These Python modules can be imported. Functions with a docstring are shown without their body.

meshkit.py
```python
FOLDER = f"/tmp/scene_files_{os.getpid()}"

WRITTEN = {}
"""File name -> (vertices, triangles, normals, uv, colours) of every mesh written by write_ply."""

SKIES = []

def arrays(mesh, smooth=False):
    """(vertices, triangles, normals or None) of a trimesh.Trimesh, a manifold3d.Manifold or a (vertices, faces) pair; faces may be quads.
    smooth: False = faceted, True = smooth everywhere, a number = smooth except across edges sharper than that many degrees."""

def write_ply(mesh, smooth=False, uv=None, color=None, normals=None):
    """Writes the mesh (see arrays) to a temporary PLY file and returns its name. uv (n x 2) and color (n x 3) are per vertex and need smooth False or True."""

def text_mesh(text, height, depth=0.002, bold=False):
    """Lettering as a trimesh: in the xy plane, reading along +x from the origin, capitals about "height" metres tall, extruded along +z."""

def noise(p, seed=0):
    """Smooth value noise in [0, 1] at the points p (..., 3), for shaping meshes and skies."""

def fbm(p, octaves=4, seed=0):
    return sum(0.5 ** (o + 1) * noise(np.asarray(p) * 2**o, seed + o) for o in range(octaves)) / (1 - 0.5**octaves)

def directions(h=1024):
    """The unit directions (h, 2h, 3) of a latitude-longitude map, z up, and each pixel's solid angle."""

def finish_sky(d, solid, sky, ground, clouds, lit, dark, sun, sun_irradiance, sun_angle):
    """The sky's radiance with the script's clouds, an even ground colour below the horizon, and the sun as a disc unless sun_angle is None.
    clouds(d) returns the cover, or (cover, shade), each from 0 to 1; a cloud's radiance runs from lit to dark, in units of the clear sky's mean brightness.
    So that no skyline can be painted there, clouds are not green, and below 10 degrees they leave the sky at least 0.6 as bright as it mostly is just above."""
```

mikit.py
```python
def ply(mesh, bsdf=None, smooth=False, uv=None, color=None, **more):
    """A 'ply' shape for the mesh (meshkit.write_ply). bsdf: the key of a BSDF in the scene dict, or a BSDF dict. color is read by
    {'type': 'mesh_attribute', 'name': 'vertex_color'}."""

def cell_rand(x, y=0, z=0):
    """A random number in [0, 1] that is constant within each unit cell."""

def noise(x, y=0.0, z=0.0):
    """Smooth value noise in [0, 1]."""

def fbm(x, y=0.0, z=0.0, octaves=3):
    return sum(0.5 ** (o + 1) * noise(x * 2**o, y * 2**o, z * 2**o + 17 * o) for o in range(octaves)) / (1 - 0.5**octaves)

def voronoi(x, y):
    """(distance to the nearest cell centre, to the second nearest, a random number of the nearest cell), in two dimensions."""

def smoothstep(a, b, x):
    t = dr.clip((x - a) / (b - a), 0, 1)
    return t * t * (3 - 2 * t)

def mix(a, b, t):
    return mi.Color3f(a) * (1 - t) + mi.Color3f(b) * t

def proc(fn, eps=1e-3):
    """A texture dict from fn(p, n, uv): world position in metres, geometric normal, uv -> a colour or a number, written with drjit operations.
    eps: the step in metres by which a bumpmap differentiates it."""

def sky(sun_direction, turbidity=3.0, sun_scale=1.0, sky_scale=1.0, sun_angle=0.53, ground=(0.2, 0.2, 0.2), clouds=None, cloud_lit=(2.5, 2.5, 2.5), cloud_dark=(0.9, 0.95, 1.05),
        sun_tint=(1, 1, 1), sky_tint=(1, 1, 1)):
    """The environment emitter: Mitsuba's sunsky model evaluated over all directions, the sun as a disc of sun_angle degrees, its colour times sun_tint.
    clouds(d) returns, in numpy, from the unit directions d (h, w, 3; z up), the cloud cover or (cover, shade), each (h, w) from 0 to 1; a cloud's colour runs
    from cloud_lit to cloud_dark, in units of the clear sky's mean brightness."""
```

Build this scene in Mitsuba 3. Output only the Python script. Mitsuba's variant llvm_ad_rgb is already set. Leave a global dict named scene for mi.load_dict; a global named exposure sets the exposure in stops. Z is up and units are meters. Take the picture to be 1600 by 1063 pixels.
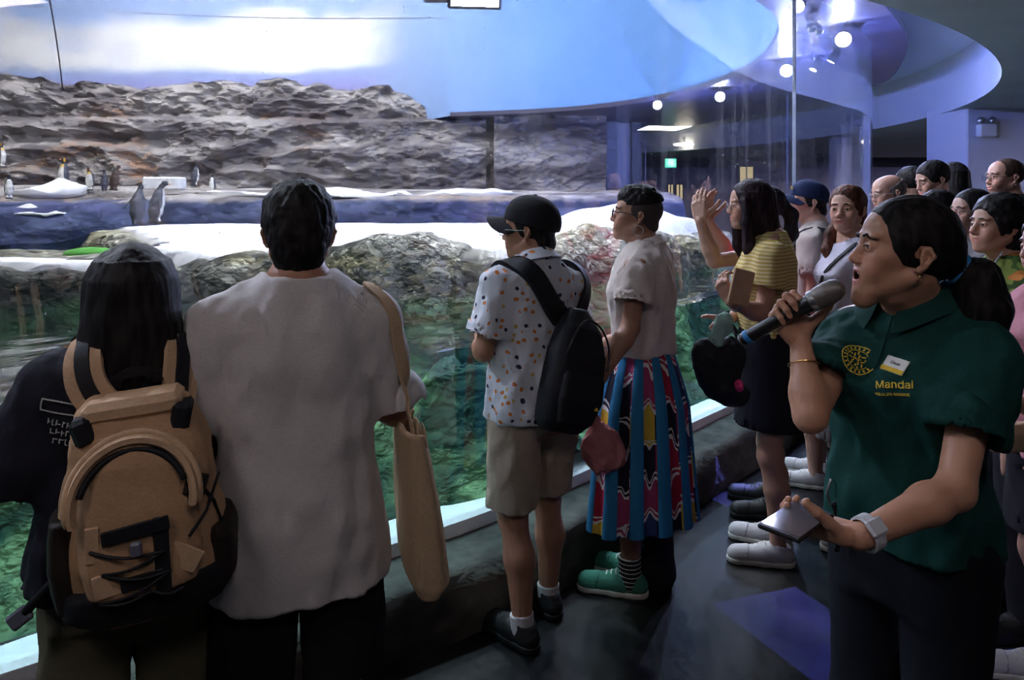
import math, random
import numpy as np, trimesh, mitsuba as mi, drjit as dr, mikit, meshkit
import shapely.geometry as sg
T = mi.ScalarTransform4f
random.seed(5); np.random.seed(5)
scene, labels = {}, {}

# ---------------------------------------------------------------- camera, light, exposure
F_PX, U0, V0, EYE = 1150.0, 800.0, 316.0, 1.65
scene['camera'] = {'type': 'perspective', 'fov': math.degrees(2 * math.atan(800 / F_PX)), 'fov_axis': 'x', 'near_clip': 0.05, 'far_clip': 200.0,
                   'principal_point_offset_x': 0.0, 'principal_point_offset_y': (531.5 - V0) / 1063.0,
                   'to_world': T().look_at(origin=[0, 0, EYE], target=[0, 1, EYE], up=[0, 0, 1])}
exposure = 0.75
FLOOD = (60.0, 61.0, 64.0)        # the habitat's floodlights
BLUE_SPOT = (20.0, 21.0, 120.0)     # the blue effect spots round the soffit
COVE = (25.0, 46.0, 57.0)            # light strip hidden in the lobby's cove
HALL = (5.8, 4.9, 4.8)          # dim downlights of the viewing hall
LAMP = (420.0, 470.0, 640.0)         # bright lenses of the soffit lamps
SOFFIT_FILL = (0.8, 1.1, 4.2)           # added unseen point lights that tint the soffit blue
FACE_FILL = (230.0, 250.0, 310.0)       # added lamps over the near pool edge, out of view, lighting the faces
LOBBY_FILL = (11.0, 10.8, 14.5)           # added ceiling panels that brighten the lobby

def P(u, v, d):
    """The point at depth d seen at pixel (u, v); used while laying the place out in metres."""
    return np.array([(u - U0) * d / F_PX, d, EYE - (v - V0) * d / F_PX])

# ---------------------------------------------------------------- names and labels
def new_key(key):
    if key not in scene and not any(k.startswith(key + '__') for k in scene) and key not in labels:
        return key
    i = 1
    while f'{key}_{i:03d}' in labels or f'{key}_{i:03d}' in scene or any(k.startswith(f'{key}_{i:03d}__') for k in scene):
        i += 1
    return f'{key}_{i:03d}'

def thing(name, label, cat, group=None):
    key = new_key(name)
    labels[key] = {'label': label, 'category': cat}
    if group: labels[key]['group'] = group
    return key

def put(shape, name, parent=None, label=None, kind=None):
    key = new_key(parent + '__' + name if parent else name)
    scene[key] = shape
    d = {}
    if label: d['label'] = label
    if kind: d['kind'] = kind
    if d: labels.setdefault(key, {}).update(d)
    return key

def part(parent, name, mesh, mat, smooth=30, label=None, kind=None, color=None, uv=None, **more):
    if color is not None or uv is not None: smooth = True if smooth else False
    return put(mikit.ply(mesh, mat, smooth=smooth, color=color, uv=uv, **more), name, parent, label, kind)

def solid(name, mesh, mat, label, cat, group=None, smooth=30, **kw):
    """A thing that is one mesh."""
    key = thing(name, label, cat, group)
    if kw.get('color') is not None: smooth = True
    scene[key] = mikit.ply(mesh, mat, smooth=smooth, **kw)
    return key

def struct(name, mesh, mat, smooth=False, label=None, parent=None, **kw):
    key = put(mikit.ply(mesh, mat, smooth=smooth, **kw), name, parent)
    if not parent:
        labels[key] = {'kind': 'structure'}
        if label: labels[key]['label'] = label
    elif label: labels[key] = {'label': label}
    return key

# ---------------------------------------------------------------- materials
def rgb(c): return {'type': 'rgb', 'value': [float(x) for x in c]}
def hexc(h): 
    c = np.array([int(h[i:i+2], 16) for i in (0, 2, 4)]) / 255.0
    return np.where(c <= 0.04045, c / 12.92, ((c + 0.055) / 1.055) ** 2.4)
def mat(name, color, rough=0.6, spec=0.4, metal=0.0, bump=None, bscale=0.002, eps=1e-3, two=True, **kw):
    base = color if isinstance(color, dict) else mikit.proc(color, eps) if callable(color) else rgb(color)
    b = {'type': 'principled', 'base_color': base, 'roughness': rough, 'specular': spec, 'metallic': metal, **kw}
    if bump is not None:
        b = {'type': 'bumpmap', 'arbitrary': mikit.proc(bump, eps), 'scale': bscale, 'bsdf': b}
    scene[name] = {'type': 'twosided', 'bsdf': b} if two else b
    return name
VC = {'type': 'mesh_attribute', 'name': 'vertex_color'}
def vmat(name, rough=0.6, spec=0.4, **kw): return mat(name, VC, rough, spec, **kw)
fbm, pnoise, sstep, pmix = mikit.fbm, mikit.noise, mikit.smoothstep, mikit.mix

# ---------------------------------------------------------------- mesh helpers
def box(c, s, bevel=0.0, rotz=0.0, R=None):
    c, s = np.asarray(c, float), np.asarray(s, float)
    if bevel > 0:
        b = min(bevel, 0.49 * s.min())
        pts = []
        for i in (-1, 1):
            for j in (-1, 1):
                for k in (-1, 1):
                    h = np.array([i, j, k]) * s / 2
                    for ax in range(3):
                        q = h.copy(); m = np.array([i, j, k]) * b; m[ax] = 0
                        pts.append(q - m)
        m = trimesh.convex.convex_hull(np.array(pts))
    else:
        m = trimesh.creation.box(s)
    M = np.eye(4)
    if rotz: M = trimesh.transformations.rotation_matrix(rotz, [0, 0, 1])
    if R is not None: M[:3, :3] = R
    M[:3, 3] = c
    m.apply_transform(M)
    return m

def join(ms): return trimesh.util.concatenate([m for m in ms if m is not None])

def grid_mesh(V):
    """A mesh from an (n, m, 3) array of points."""
    n, m = V.shape[:2]
    i, j = np.meshgrid(np.arange(n - 1), np.arange(m - 1), indexing='ij')
    a = (i * m + j).ravel()
    f = np.vstack([np.stack([a, a + m, a + m + 1], 1), np.stack([a, a + m + 1, a + 1], 1)])
    return trimesh.Trimesh(V.reshape(-1, 3), f, process=False)

def tube(points, radius, sides=10, close=False, cap=True):
    p = np.asarray(points, float)
    t = np.gradient(p, axis=0)
    if close: t = np.roll(p, -1, 0) - np.roll(p, 1, 0)
    t /= np.linalg.norm(t, axis=1, keepdims=True) + 1e-12
    a = np.cross(t[0], [0, 0, 1.0] if abs(t[0][2]) < 0.9 else [1.0, 0, 0]); a /= np.linalg.norm(a)
    A = []
    for k in range(len(p)):
        a = a - t[k] * (a @ t[k]); a /= np.linalg.norm(a) + 1e-12
        A.append(a.copy())
    A = np.array(A); B = np.cross(t, A)
    r = np.broadcast_to(radius, (len(p),))[:, None, None]
    ang = np.arange(sides) * 2 * np.pi / sides
    V = p[:, None] + r * (np.cos(ang)[None, :, None] * A[:, None] + np.sin(ang)[None, :, None] * B[:, None])
    if close: V = np.concatenate([V, V[:1]], 0)
    V = np.concatenate([V, V[:, :1]], 1)
    m = grid_mesh(V)
    if cap and not close:
        v = np.vstack([m.vertices, p[:1], p[-1:]]); n = len(m.vertices); L = len(p); s = sides + 1
        f = [m.faces]
        k = np.arange(sides)
        f.append(np.stack([np.full(sides, n), k, k + 1], 1)); base = (L - 1) * s
        f.append(np.stack([np.full(sides, n + 1), base + k + 1, base + k], 1))
        m = trimesh.Trimesh(v, np.vstack(f), process=False)
    return m

def ribbon(points, normals, width, thick):
    """A flat strap along points, its broad side facing normals."""
    p = np.asarray(points, float); n = np.asarray(normals, float)
    n = np.broadcast_to(n, p.shape).copy()
    t = np.gradient(p, axis=0); t /= np.linalg.norm(t, axis=1, keepdims=True) + 1e-12
    n -= t * (n * t).sum(1, keepdims=True); n /= np.linalg.norm(n, axis=1, keepdims=True) + 1e-12
    b = np.cross(t, n)
    w = np.broadcast_to(width, (len(p),))[:, None] / 2; h = thick / 2
    prof = [(-1, -1), (-0.93, 1), (0.93, 1), (1, -1)]
    V = np.stack([p + b * w * x + n * h * y for x, y in prof + prof[:1]], 1)
    m = grid_mesh(V)
    k = len(prof) + 1; L = len(p)
    f = np.vstack([m.faces, [[0, 1, 2], [0, 2, 3]], [[(L-1)*k, (L-1)*k+2, (L-1)*k+1], [(L-1)*k, (L-1)*k+3, (L-1)*k+2]]])
    return trimesh.Trimesh(m.vertices, f, process=False)

def spline(pts, n=60, close=False):
    from scipy.interpolate import CubicSpline
    p = np.asarray(pts, float)
    if close: p = np.vstack([p, p[:1]])
    d = np.r_[0, np.cumsum(np.sqrt(np.linalg.norm(np.diff(p, axis=0), axis=1)) + 1e-9)]
    cs = CubicSpline(d, p, bc_type='periodic' if close else 'natural')
    return cs(np.linspace(0, d[-1], n, endpoint=not close))

def resample(p, step):
    p = np.asarray(p, float)
    d = np.r_[0, np.cumsum(np.linalg.norm(np.diff(p, axis=0), axis=1))]
    n = max(2, int(d[-1] / step) + 1)
    s = np.linspace(0, d[-1], n)
    return np.stack([np.interp(s, d, p[:, k]) for k in range(p.shape[1])], 1)

def slab(poly, z0, z1):
    """A shapely polygon as a plate between two heights."""
    g = [poly] if poly.geom_type == 'Polygon' else list(poly.geoms)
    out = []
    for q in g:
        m = trimesh.creation.extrude_polygon(q, z1 - z0, engine='earcut'); m.apply_translation([0, 0, z0]); out.append(m)
    return join(out)

def path_normals(p):
    t = np.gradient(p, axis=0); t /= np.linalg.norm(t, axis=1, keepdims=True)
    return np.stack([-t[:, 1], t[:, 0]], 1)     # to the left of the direction of travel

def offset_path(p, d): return p + path_normals(p) * d

def wall_strip(p, z0, z1, nz=2):
    z = np.linspace(z0, z1, nz)
    V = np.zeros((len(p), nz, 3)); V[:, :, :2] = p[:, None]; V[:, :, 2] = z[None]
    return grid_mesh(V)

def profile_sweep(p, prof):
    """prof: (offset to the left, z) pairs, a closed outline swept along the plan path p."""
    n = path_normals(p)
    V = np.stack([np.c_[p + n * o, np.full(len(p), z)] for o, z in prof + prof[:1]], 1)
    return grid_mesh(V)

def rot_to(z, up=(0, 0, 1)):
    """Rotation whose third column is z."""
    z = np.asarray(z, float); z = z / np.linalg.norm(z)
    x = np.cross(up, z)
    if np.linalg.norm(x) < 1e-6: x = np.cross([0, 1, 0], z)
    x /= np.linalg.norm(x)
    return np.stack([x, np.cross(z, x), z], 1)

def place_mesh(m, R=None, t=(0, 0, 0)):
    m = m.copy(); M = np.eye(4)
    if R is not None: M[:3, :3] = R
    M[:3, 3] = t
    m.apply_transform(M)
    return m
# ---------------------------------------------------------------- the plan of the habitat
GLASS = resample(spline([(-6.0, -1.35), (-3.0, 0.98), (-1.37, 2.22), (-0.36, 3.04), (0.02, 3.38), (1.08, 4.53), (1.55, 5.06), (2.78, 6.55), (3.37, 7.31),
                         (3.88, 8.02), (4.28, 8.72), (4.60, 9.5), (4.77, 10.4), (4.76, 11.4), (4.58, 12.4), (4.25, 13.5), (3.75, 14.7), (3.1, 15.9), (2.3, 17.3)], 300), 0.08)
HOLE_A = spline([(-5.5, 0.6), (-2.4, 3.2), (-0.3, 4.6), (1.1, 5.5), (2.16, 6.55), (2.6, 7.24), (2.86, 7.93), (3.1, 8.96), (3.2, 10.0), (2.97, 11.8), (2.3, 13.3), (1.25, 14.4), (0.0, 15.0), (-1.3, 15.4)], 140)
PLATE_OUT = spline([(-6.6, -1.0), (-1.0, 2.0), (1.0, 3.8), (2.3, 5.35), (3.26, 6.55), (3.78, 7.24), (4.5, 8.38), (5.12, 9.7), (5.5, 10.7), (5.66, 11.6), (5.6, 12.8), (5.2, 14.6), (4.6, 16.2), (3.9, 17.9), (2.2, 18.8), (-1.3, 18.8)], 140)
ZP, ZL, ZU = 3.45, 3.0, 3.78        # soffit plate, lobby ceiling, raised lobby ceiling
CURB_Z, WATER_Z = 0.25, 1.02
HB_C, HB_R = np.array([-3.0, 13.0]), 9.7

# ---------------------------------------------------------------- materials of the setting
def floor_col(p, n, uv):
    a = fbm(p.x * 1.3, p.y * 1.3, 0.0, 4); b = fbm(p.x * 9, p.y * 9, 3.0, 3)
    c = pmix([0.005, 0.0055, 0.0065], [0.030, 0.028, 0.024], sstep(0.35, 0.72, a))
    return c * (0.65 + 0.7 * b)
mat('mat_floor', floor_col, rough=0.5, spec=0.16, bump=lambda p, n, uv: fbm(p.x * 25, p.y * 25, 0.0, 3), bscale=0.0022)
def curb_col(p, n, uv):
    a = fbm(p.x * 3, p.y * 3, p.z * 3, 4); b = fbm(p.x * 22, p.y * 22, p.z * 22, 3)
    return pmix([0.02, 0.02, 0.019], [0.10, 0.095, 0.08], sstep(0.3, 0.7, a)) * (0.6 + 0.8 * b)
mat('mat_curb', curb_col, rough=0.8, spec=0.3, bump=lambda p, n, uv: fbm(p.x * 30, p.y * 30, p.z * 30, 3), bscale=0.012)
mat('mat_sill', (0.72, 0.73, 0.76), 0.45)
mat('mat_ceiling', lambda p, n, uv: mi.Color3f(0.30, 0.34, 0.36) * (0.9 + 0.2 * fbm(p.x * 2, p.y * 2, 0.0)), 0.75)
mat('mat_cove', (0.62, 0.66, 0.70), 0.7)
mat('mat_plate', (0.08, 0.075, 0.11), 0.30, 0.6)
mat('mat_wall', lambda p, n, uv: pmix([0.46, 0.38, 0.40], [0.24, 0.23, 0.32], sstep(1.7, 2.6, p.z)), 0.7)
mat('mat_hall_wall', (0.10, 0.10, 0.11), 0.8)
mat('mat_column', (0.66, 0.67, 0.72), 0.6)
mat('mat_dark_band', (0.012, 0.014, 0.03), 0.6)
mat('mat_white_plastic', (0.75, 0.76, 0.76), 0.4)
mat('mat_black_metal', (0.02, 0.02, 0.022), 0.45)
mat('mat_grey_metal', (0.25, 0.26, 0.27), 0.4)

def mural_col(p, n, uv):
    # the painted sky: blue above, pale bank of cloud low over the rocks at the left
    zz = p.z + 0.35 * (fbm(p.x * 0.35, p.z * 0.5, 1.0, 4) - 0.5)
    edge = sstep(4.85, 5.15, zz) * (1 - sstep(6.25, 6.75, zz + 1.5 * (fbm(p.x * 0.5, p.z * 0.35, 7.0, 4) - 0.5)))
    left = 1 - sstep(-4.2, -2.2, p.x + 0.5 * (fbm(p.z * 1.2, p.x * 0.2, 4.0) - 0.5))
    cloud = edge * left
    sky = pmix([0.30, 0.40, 0.62], [0.16, 0.33, 0.66], sstep(-4, 2, p.x))
    low = pmix(sky, [0.30, 0.30, 0.58], (1 - sstep(4.5, 5.1, p.z)) * left)
    hi = pmix(low, [0.42, 0.42, 0.64], sstep(6.6, 7.4, p.z) * left * 0.8)
    return pmix(hi, pmix([0.90, 0.89, 0.86], [0.55, 0.60, 0.74], sstep(0.5, 0.75, fbm(p.x * 0.8, p.z * 1.6, 3.0, 4)) * 0.7), cloud)
mat('mat_mural', mural_col, 0.75, 0.2)

def rock_tint(p, base, pale, rust, s=1.0):
    a = fbm(p.x * 1.1 * s, p.y * 1.1 * s, p.z * 2.6 * s, 4)
    b = fbm(p.x * 7 * s, p.y * 7 * s, p.z * 9 * s, 3)
    c = fbm(p.x * 0.45 * s + 9, p.y * 0.45, p.z * 0.9 * s, 3)
    col = pmix(base, pale, sstep(0.36, 0.66, a))
    col = pmix(col, rust, sstep(0.52, 0.66, c) * 0.75 * sstep(0.35, 0.6, b))
    return col * (0.55 + 0.9 * b) * (0.62 + 0.76 * fbm(p.x * 17 * s, p.y * 17 * s, p.z * 21 * s, 3))
def cliff_col(p, n, uv): return rock_tint(p, [0.115, 0.10, 0.102], [0.32, 0.295, 0.28], [0.27, 0.14, 0.075])
mat('mat_cliff', cliff_col, 0.8, 0.3, bump=lambda p, n, uv: dr.abs(fbm(p.x * 3.5, p.y * 3.5, p.z * 6, 5) - 0.5) + 0.5 * fbm(p.x * 11, p.y * 11, p.z * 13, 3), bscale=0.14, eps=5e-3)
def shore_col(p, n, uv):
    speck = sstep(0.52, 0.72, fbm(p.x * 30, p.y * 30, p.z * 34, 3))
    c = rock_tint(p, [0.13, 0.13, 0.105], [0.58, 0.57, 0.45], [0.36, 0.32, 0.16], 1.9)
    c = c * (0.62 + 1.1 * speck)
    low_dark = (1 - sstep(1.10, 1.30, p.z + 0.22 * (fbm(p.x * 2.5, p.y * 2.5, p.z * 2.5, 3) - 0.5)))  # rock darkened towards the waterline
    c = c * (1 - 0.72 * low_dark)
    algae = pmix([0.012, 0.05, 0.032], [0.20, 0.33, 0.15], sstep(0.38, 0.68, fbm(p.x * 3.2, p.y * 3.2, p.z * 3.2, 4)))
    wet = 1 - sstep(0.98, 1.10, p.z + 0.10 * (fbm(p.x * 4, p.y * 4, 0.0) - 0.5))
    return pmix(c, algae * (0.5 + fbm(p.x * 14, p.y * 14, p.z * 14, 3)), wet)
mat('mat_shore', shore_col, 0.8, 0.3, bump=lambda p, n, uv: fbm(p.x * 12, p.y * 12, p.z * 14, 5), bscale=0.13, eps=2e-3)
def shelf_col(p, n, uv):  # dark blue rock below, tan towards the top
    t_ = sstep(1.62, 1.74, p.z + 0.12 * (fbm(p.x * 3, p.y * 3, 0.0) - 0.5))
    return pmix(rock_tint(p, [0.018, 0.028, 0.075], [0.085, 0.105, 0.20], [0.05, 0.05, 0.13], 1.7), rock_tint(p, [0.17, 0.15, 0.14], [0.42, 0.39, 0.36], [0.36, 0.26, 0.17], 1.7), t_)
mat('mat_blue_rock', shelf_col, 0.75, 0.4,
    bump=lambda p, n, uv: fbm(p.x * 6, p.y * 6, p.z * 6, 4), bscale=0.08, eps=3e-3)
mat('mat_snow', lambda p, n, uv: mi.Color3f(0.86, 0.86, 0.84) * (0.92 + 0.12 * fbm(p.x * 5, p.y * 5, 0.0, 3)), 0.7, 0.3)
mat('mat_ice_block', (0.84, 0.85, 0.86), 0.5, 0.4)
def pool_col(p, n, uv):
    a = fbm(p.x * 2.2, p.y * 2.2, 0.0, 4); b = fbm(p.x * 12, p.y * 12, 5.0, 3)
    return pmix([0.12, 0.24, 0.18], [0.46, 0.52, 0.42], sstep(0.35, 0.7, a)) * (0.6 + 0.8 * b)
mat('mat_pool_floor', pool_col, 0.8, 0.3)
mat('mat_green_mat', (0.10, 0.42, 0.05), 0.8)

scene['mat_glass'] = {'type': 'thindielectric', 'int_ior': 1.49, 'ext_ior': 1.0}
scene['mat_water'] = {'type': 'thindielectric', 'int_ior': 1.33, 'ext_ior': 1.0, 'specular_transmittance': rgb((0.80, 0.95, 0.925))}
scene['mat_water_side'] = {'type': 'thindielectric', 'int_ior': 1.05, 'ext_ior': 1.0, 'specular_transmittance': rgb((0.76, 0.94, 0.91))}

import shapely
# ---------------------------------------------------------------- hall: floor, ceiling, walls
struct('floor', slab(sg.box(-19.5, -4.5, 15, 24), -0.12, 0.0), 'mat_floor')
hole_b = sg.Point(*HB_C).buffer(HB_R, 96)
struct('ceiling', slab(sg.box(-19.5, -4.5, 15, 24).difference(hole_b).difference(sg.Polygon(np.vstack([GLASS, [(2.3, 30), (-30, 30), (-30, -1.4)]])).buffer(-0.6)), ZL, ZL + 0.06), 'mat_ceiling')
ang = np.linspace(0, 2 * np.pi, 193)
ring = np.c_[HB_C[0] + HB_R * np.cos(ang), HB_C[1] + HB_R * np.sin(ang)]
hab = sg.Polygon(np.vstack([GLASS, [(2.3, 30), (-30, 30), (-30, -1.4)]])).buffer(0)
out_ = ~shapely.contains_xy(hab, ring[:, 0], ring[:, 1])
i0 = np.argmax(~out_); rr_ = np.roll(ring[:-1], -i0, 0); oo_ = np.roll(out_[:-1], -i0)
ring = rr_[oo_]
struct('trim_1', wall_strip(ring, ZL, ZU + 0.05), 'mat_cove', smooth=True, label='curved pale blue cove wall round the raised lobby ceiling')
plate_poly = sg.Polygon(np.vstack([PLATE_OUT, HOLE_A[::-1]])).buffer(0)
inner_poly = sg.Polygon(np.vstack([PLATE_OUT, [(-25, 19), (-25, -1)]])).buffer(0)
struct('ceiling_raised', slab(hole_b.buffer(0.05).difference(inner_poly.buffer(-0.35)), ZU, ZU + 0.06), 'mat_cove')
struct('soffit_ceiling', slab(plate_poly, ZP, ZP + 0.08), 'mat_plate', label='dark curved soffit ring over the top of the viewing glass')
po = resample(PLATE_OUT, 0.12)
struct('trim_2', wall_strip(offset_path(po, 0.30), ZP + 0.08, ZU + 0.05), 'mat_cove', smooth=True)
strip = profile_sweep(offset_path(po, 0.24), [(-0.02, ZP + 0.085), (0.02, ZP + 0.085), (0.02, ZP + 0.10), (-0.02, ZP + 0.10)])
k = solid('cove_light_strip', strip, 'mat_white_plastic', 'long light strip hidden on top of the soffit ring', 'light strip')
scene[k]['emitter'] = {'type': 'area', 'radiance': rgb(COVE)}
struct('wall_back', box((-2.2, -4.6, 1.5), (34.6, 0.2, 3.0)), 'mat_hall_wall')
struct('wall_left', box((-19.6, 9.7, 4.3), (0.2, 28.8, 8.6)), 'mat_hall_wall')
struct('wall_right', box((15.1, 9.7, 1.5), (0.2, 28.8, 3.0)), 'mat_wall')
struct('wall_far', box((3, 22.6, 1.5), (24, 0.2, 3.0)), 'mat_wall')
struct('trim_3', box((3, 22.4, 2.9), (24, 0.25, 0.35)), 'mat_dark_band')

# ---------------------------------------------------------------- curb, sill and glass
g = GLASS
n2 = path_normals(g)
s_along = np.r_[0, np.cumsum(np.linalg.norm(np.diff(g, axis=0), axis=1))]
rows = []
for j, (o, z) in enumerate([(-0.31, -0.02), (-0.33, 0.06), (-0.32, 0.13), (-0.31, 0.19), (-0.285, 0.235), (-0.24, 0.25), (-0.18, 0.252), (-0.12, 0.25), (-0.06, 0.25), (0.0, 0.25), (0.25, 0.25), (0.25, -0.02)]):
    w = 1.0 if 0 < j < 9 else 0.0
    q = np.c_[s_along * 2.2, np.full(len(g), o * 6), np.full(len(g), z * 6)]
    dx = (meshkit.fbm(q, 4, 3) - 0.5) * 0.09 * w; dz = (meshkit.fbm(q + 31, 4, 5) - 0.5) * 0.035 * w
    rows.append(np.c_[g + n2 * (o + dx)[:, None], z + dz])
curb_m = grid_mesh(np.stack(rows, 1))
struct('curb', curb_m, 'mat_curb', smooth=40, label='rough dark rock curb below the viewing glass')
struct('trim_4', profile_sweep(g, [(-0.045, CURB_Z - 0.02), (-0.045, CURB_Z + 0.055), (0.02, CURB_Z + 0.06), (0.02, CURB_Z - 0.02)]), 'mat_sill', smooth=30, label='pale sill strip along the foot of the viewing glass')
struct('window_1', wall_strip(g, CURB_Z, ZP, 2), 'mat_glass', smooth=True, label='tall curved viewing window of the penguin habitat')
def veil(p, n, uv):  # streaky film added over the glass to give it a bluish haze
    a = p.x * 0.6 + p.y * 0.8
    st = fbm(a * 9, p.z * 0.5, 1.0, 3) * fbm(a * 30, p.z * 1.2, 5.0, 2)
    return 0.003 + 0.035 * sstep(0.25, 0.55, st) * sstep(1.0, 1.4, p.z)
scene['mat_haze_film'] = {'type': 'mask', 'opacity': mikit.proc(veil), 'bsdf': {'type': 'principledthin', 'base_color': rgb((0.8, 0.82, 0.9)), 'roughness': 0.9, 'diff_trans': 1.2, 'spec_trans': 0.0}}
fs = offset_path(g, 0.012)
struct('salt_film', wall_strip(fs[s_along > 5.0], WATER_Z + 0.02, ZP - 0.01, 2), 'mat_haze_film', smooth=True, parent='window_1')
rs = np.random.RandomState(8)
oct_ = np.array([[1, 0, 0], [-1, 0, 0], [0, 1, 0], [0, -1, 0], [0, 0, 1], [0, 0, -1.0]]); of_ = np.array([[0, 2, 4], [2, 1, 4], [1, 3, 4], [3, 0, 4], [2, 0, 5], [1, 2, 5], [3, 1, 5], [0, 3, 5]])
nd = 2600
ii = rs.randint(60, len(fs) - 120, nd); rz_ = 1.08 + 2.0 * rs.rand(nd) ** 1.3; rd_ = 0.0008 + 0.0022 * rs.rand(nd) ** 3
pc = np.c_[g[ii] + n2[ii] * 0.010 + (np.roll(g, -1, 0)[ii] - g[ii]) * rs.rand(nd)[:, None], rz_]
dv = (oct_[None] * rd_[:, None, None] * [1, 1, 1.5] + pc[:, None]).reshape(-1, 3)
mat('mat_drop', (0.85, 0.87, 0.92), 0.2, 0.7)
key_ = struct('water_drops', trimesh.Trimesh(dv, (of_[None] + 6 * np.arange(nd)[:, None, None]).reshape(-1, 3), process=False), 'mat_drop', smooth=True, parent='window_1', label='tiny dried drops on the inside of the glass')
labels[key_]['kind'] = 'stuff'
jp = [np.argmin(np.abs(g[:, 0] / np.maximum(g[:, 1], .1) - r) + (g[:, 1] > 9) * 9) for r in (0.384,)] + [np.argmin(np.linalg.norm(g - q, axis=1)) for q in ((4.6, 12.3), (2.9, 16.2), (-4.4, -0.1))]
mat('mat_joint', (0.20, 0.23, 0.32), 0.3, 0.5)
for i in jp:
    struct('window_joint', box((g[i, 0], g[i, 1], (CURB_Z + ZP) / 2), (0.008, 0.03, ZP - CURB_Z), rotz=math.atan2(n2[i, 1], n2[i, 0]) + math.pi / 2), 'mat_joint', parent='window_1')

# ---------------------------------------------------------------- pool and water
C0 = np.array([-1.5, 10.5])
t = np.r_[np.linspace(0, 0.25, 60), np.linspace(0.25, 1, 70)[1:]]
gp = resample(g[s_along > 0.3], 0.07)
W = np.zeros((len(gp), len(t), 3))
W[:, :, :2] = gp[:, None] + t[None, :, None] * (C0 - gp)[:, None]
inset = gp + path_normals(gp) * 0.005
W[:, 0, :2] = inset
W[:, :, 2] = WATER_Z + 0.012 * (meshkit.fbm(np.stack([W[..., 0] * 3.5, W[..., 1] * 3.5, W[..., 0] * 0], -1), 3, 11) - 0.5) + 0.006 * (meshkit.fbm(np.stack([W[..., 0] * 11, W[..., 1] * 11, W[..., 0] * 0], -1), 2, 4) - 0.5)
struct('water', grid_mesh(W), 'mat_water', smooth=True, label='rippled green pool water of the penguin habitat')
side = np.zeros((len(gp), 2, 3)); side[:, :, :2] = inset[:, None]; side[:, 0, 2] = CURB_Z; side[:, 1, 2] = W[:, 0, 2]
struct('water_face', grid_mesh(side), 'mat_water_side', smooth=True, parent='water')
left_w = np.array([[-14, 4.0], [-14, 22], [4, 22], [4, 16]])

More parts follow.
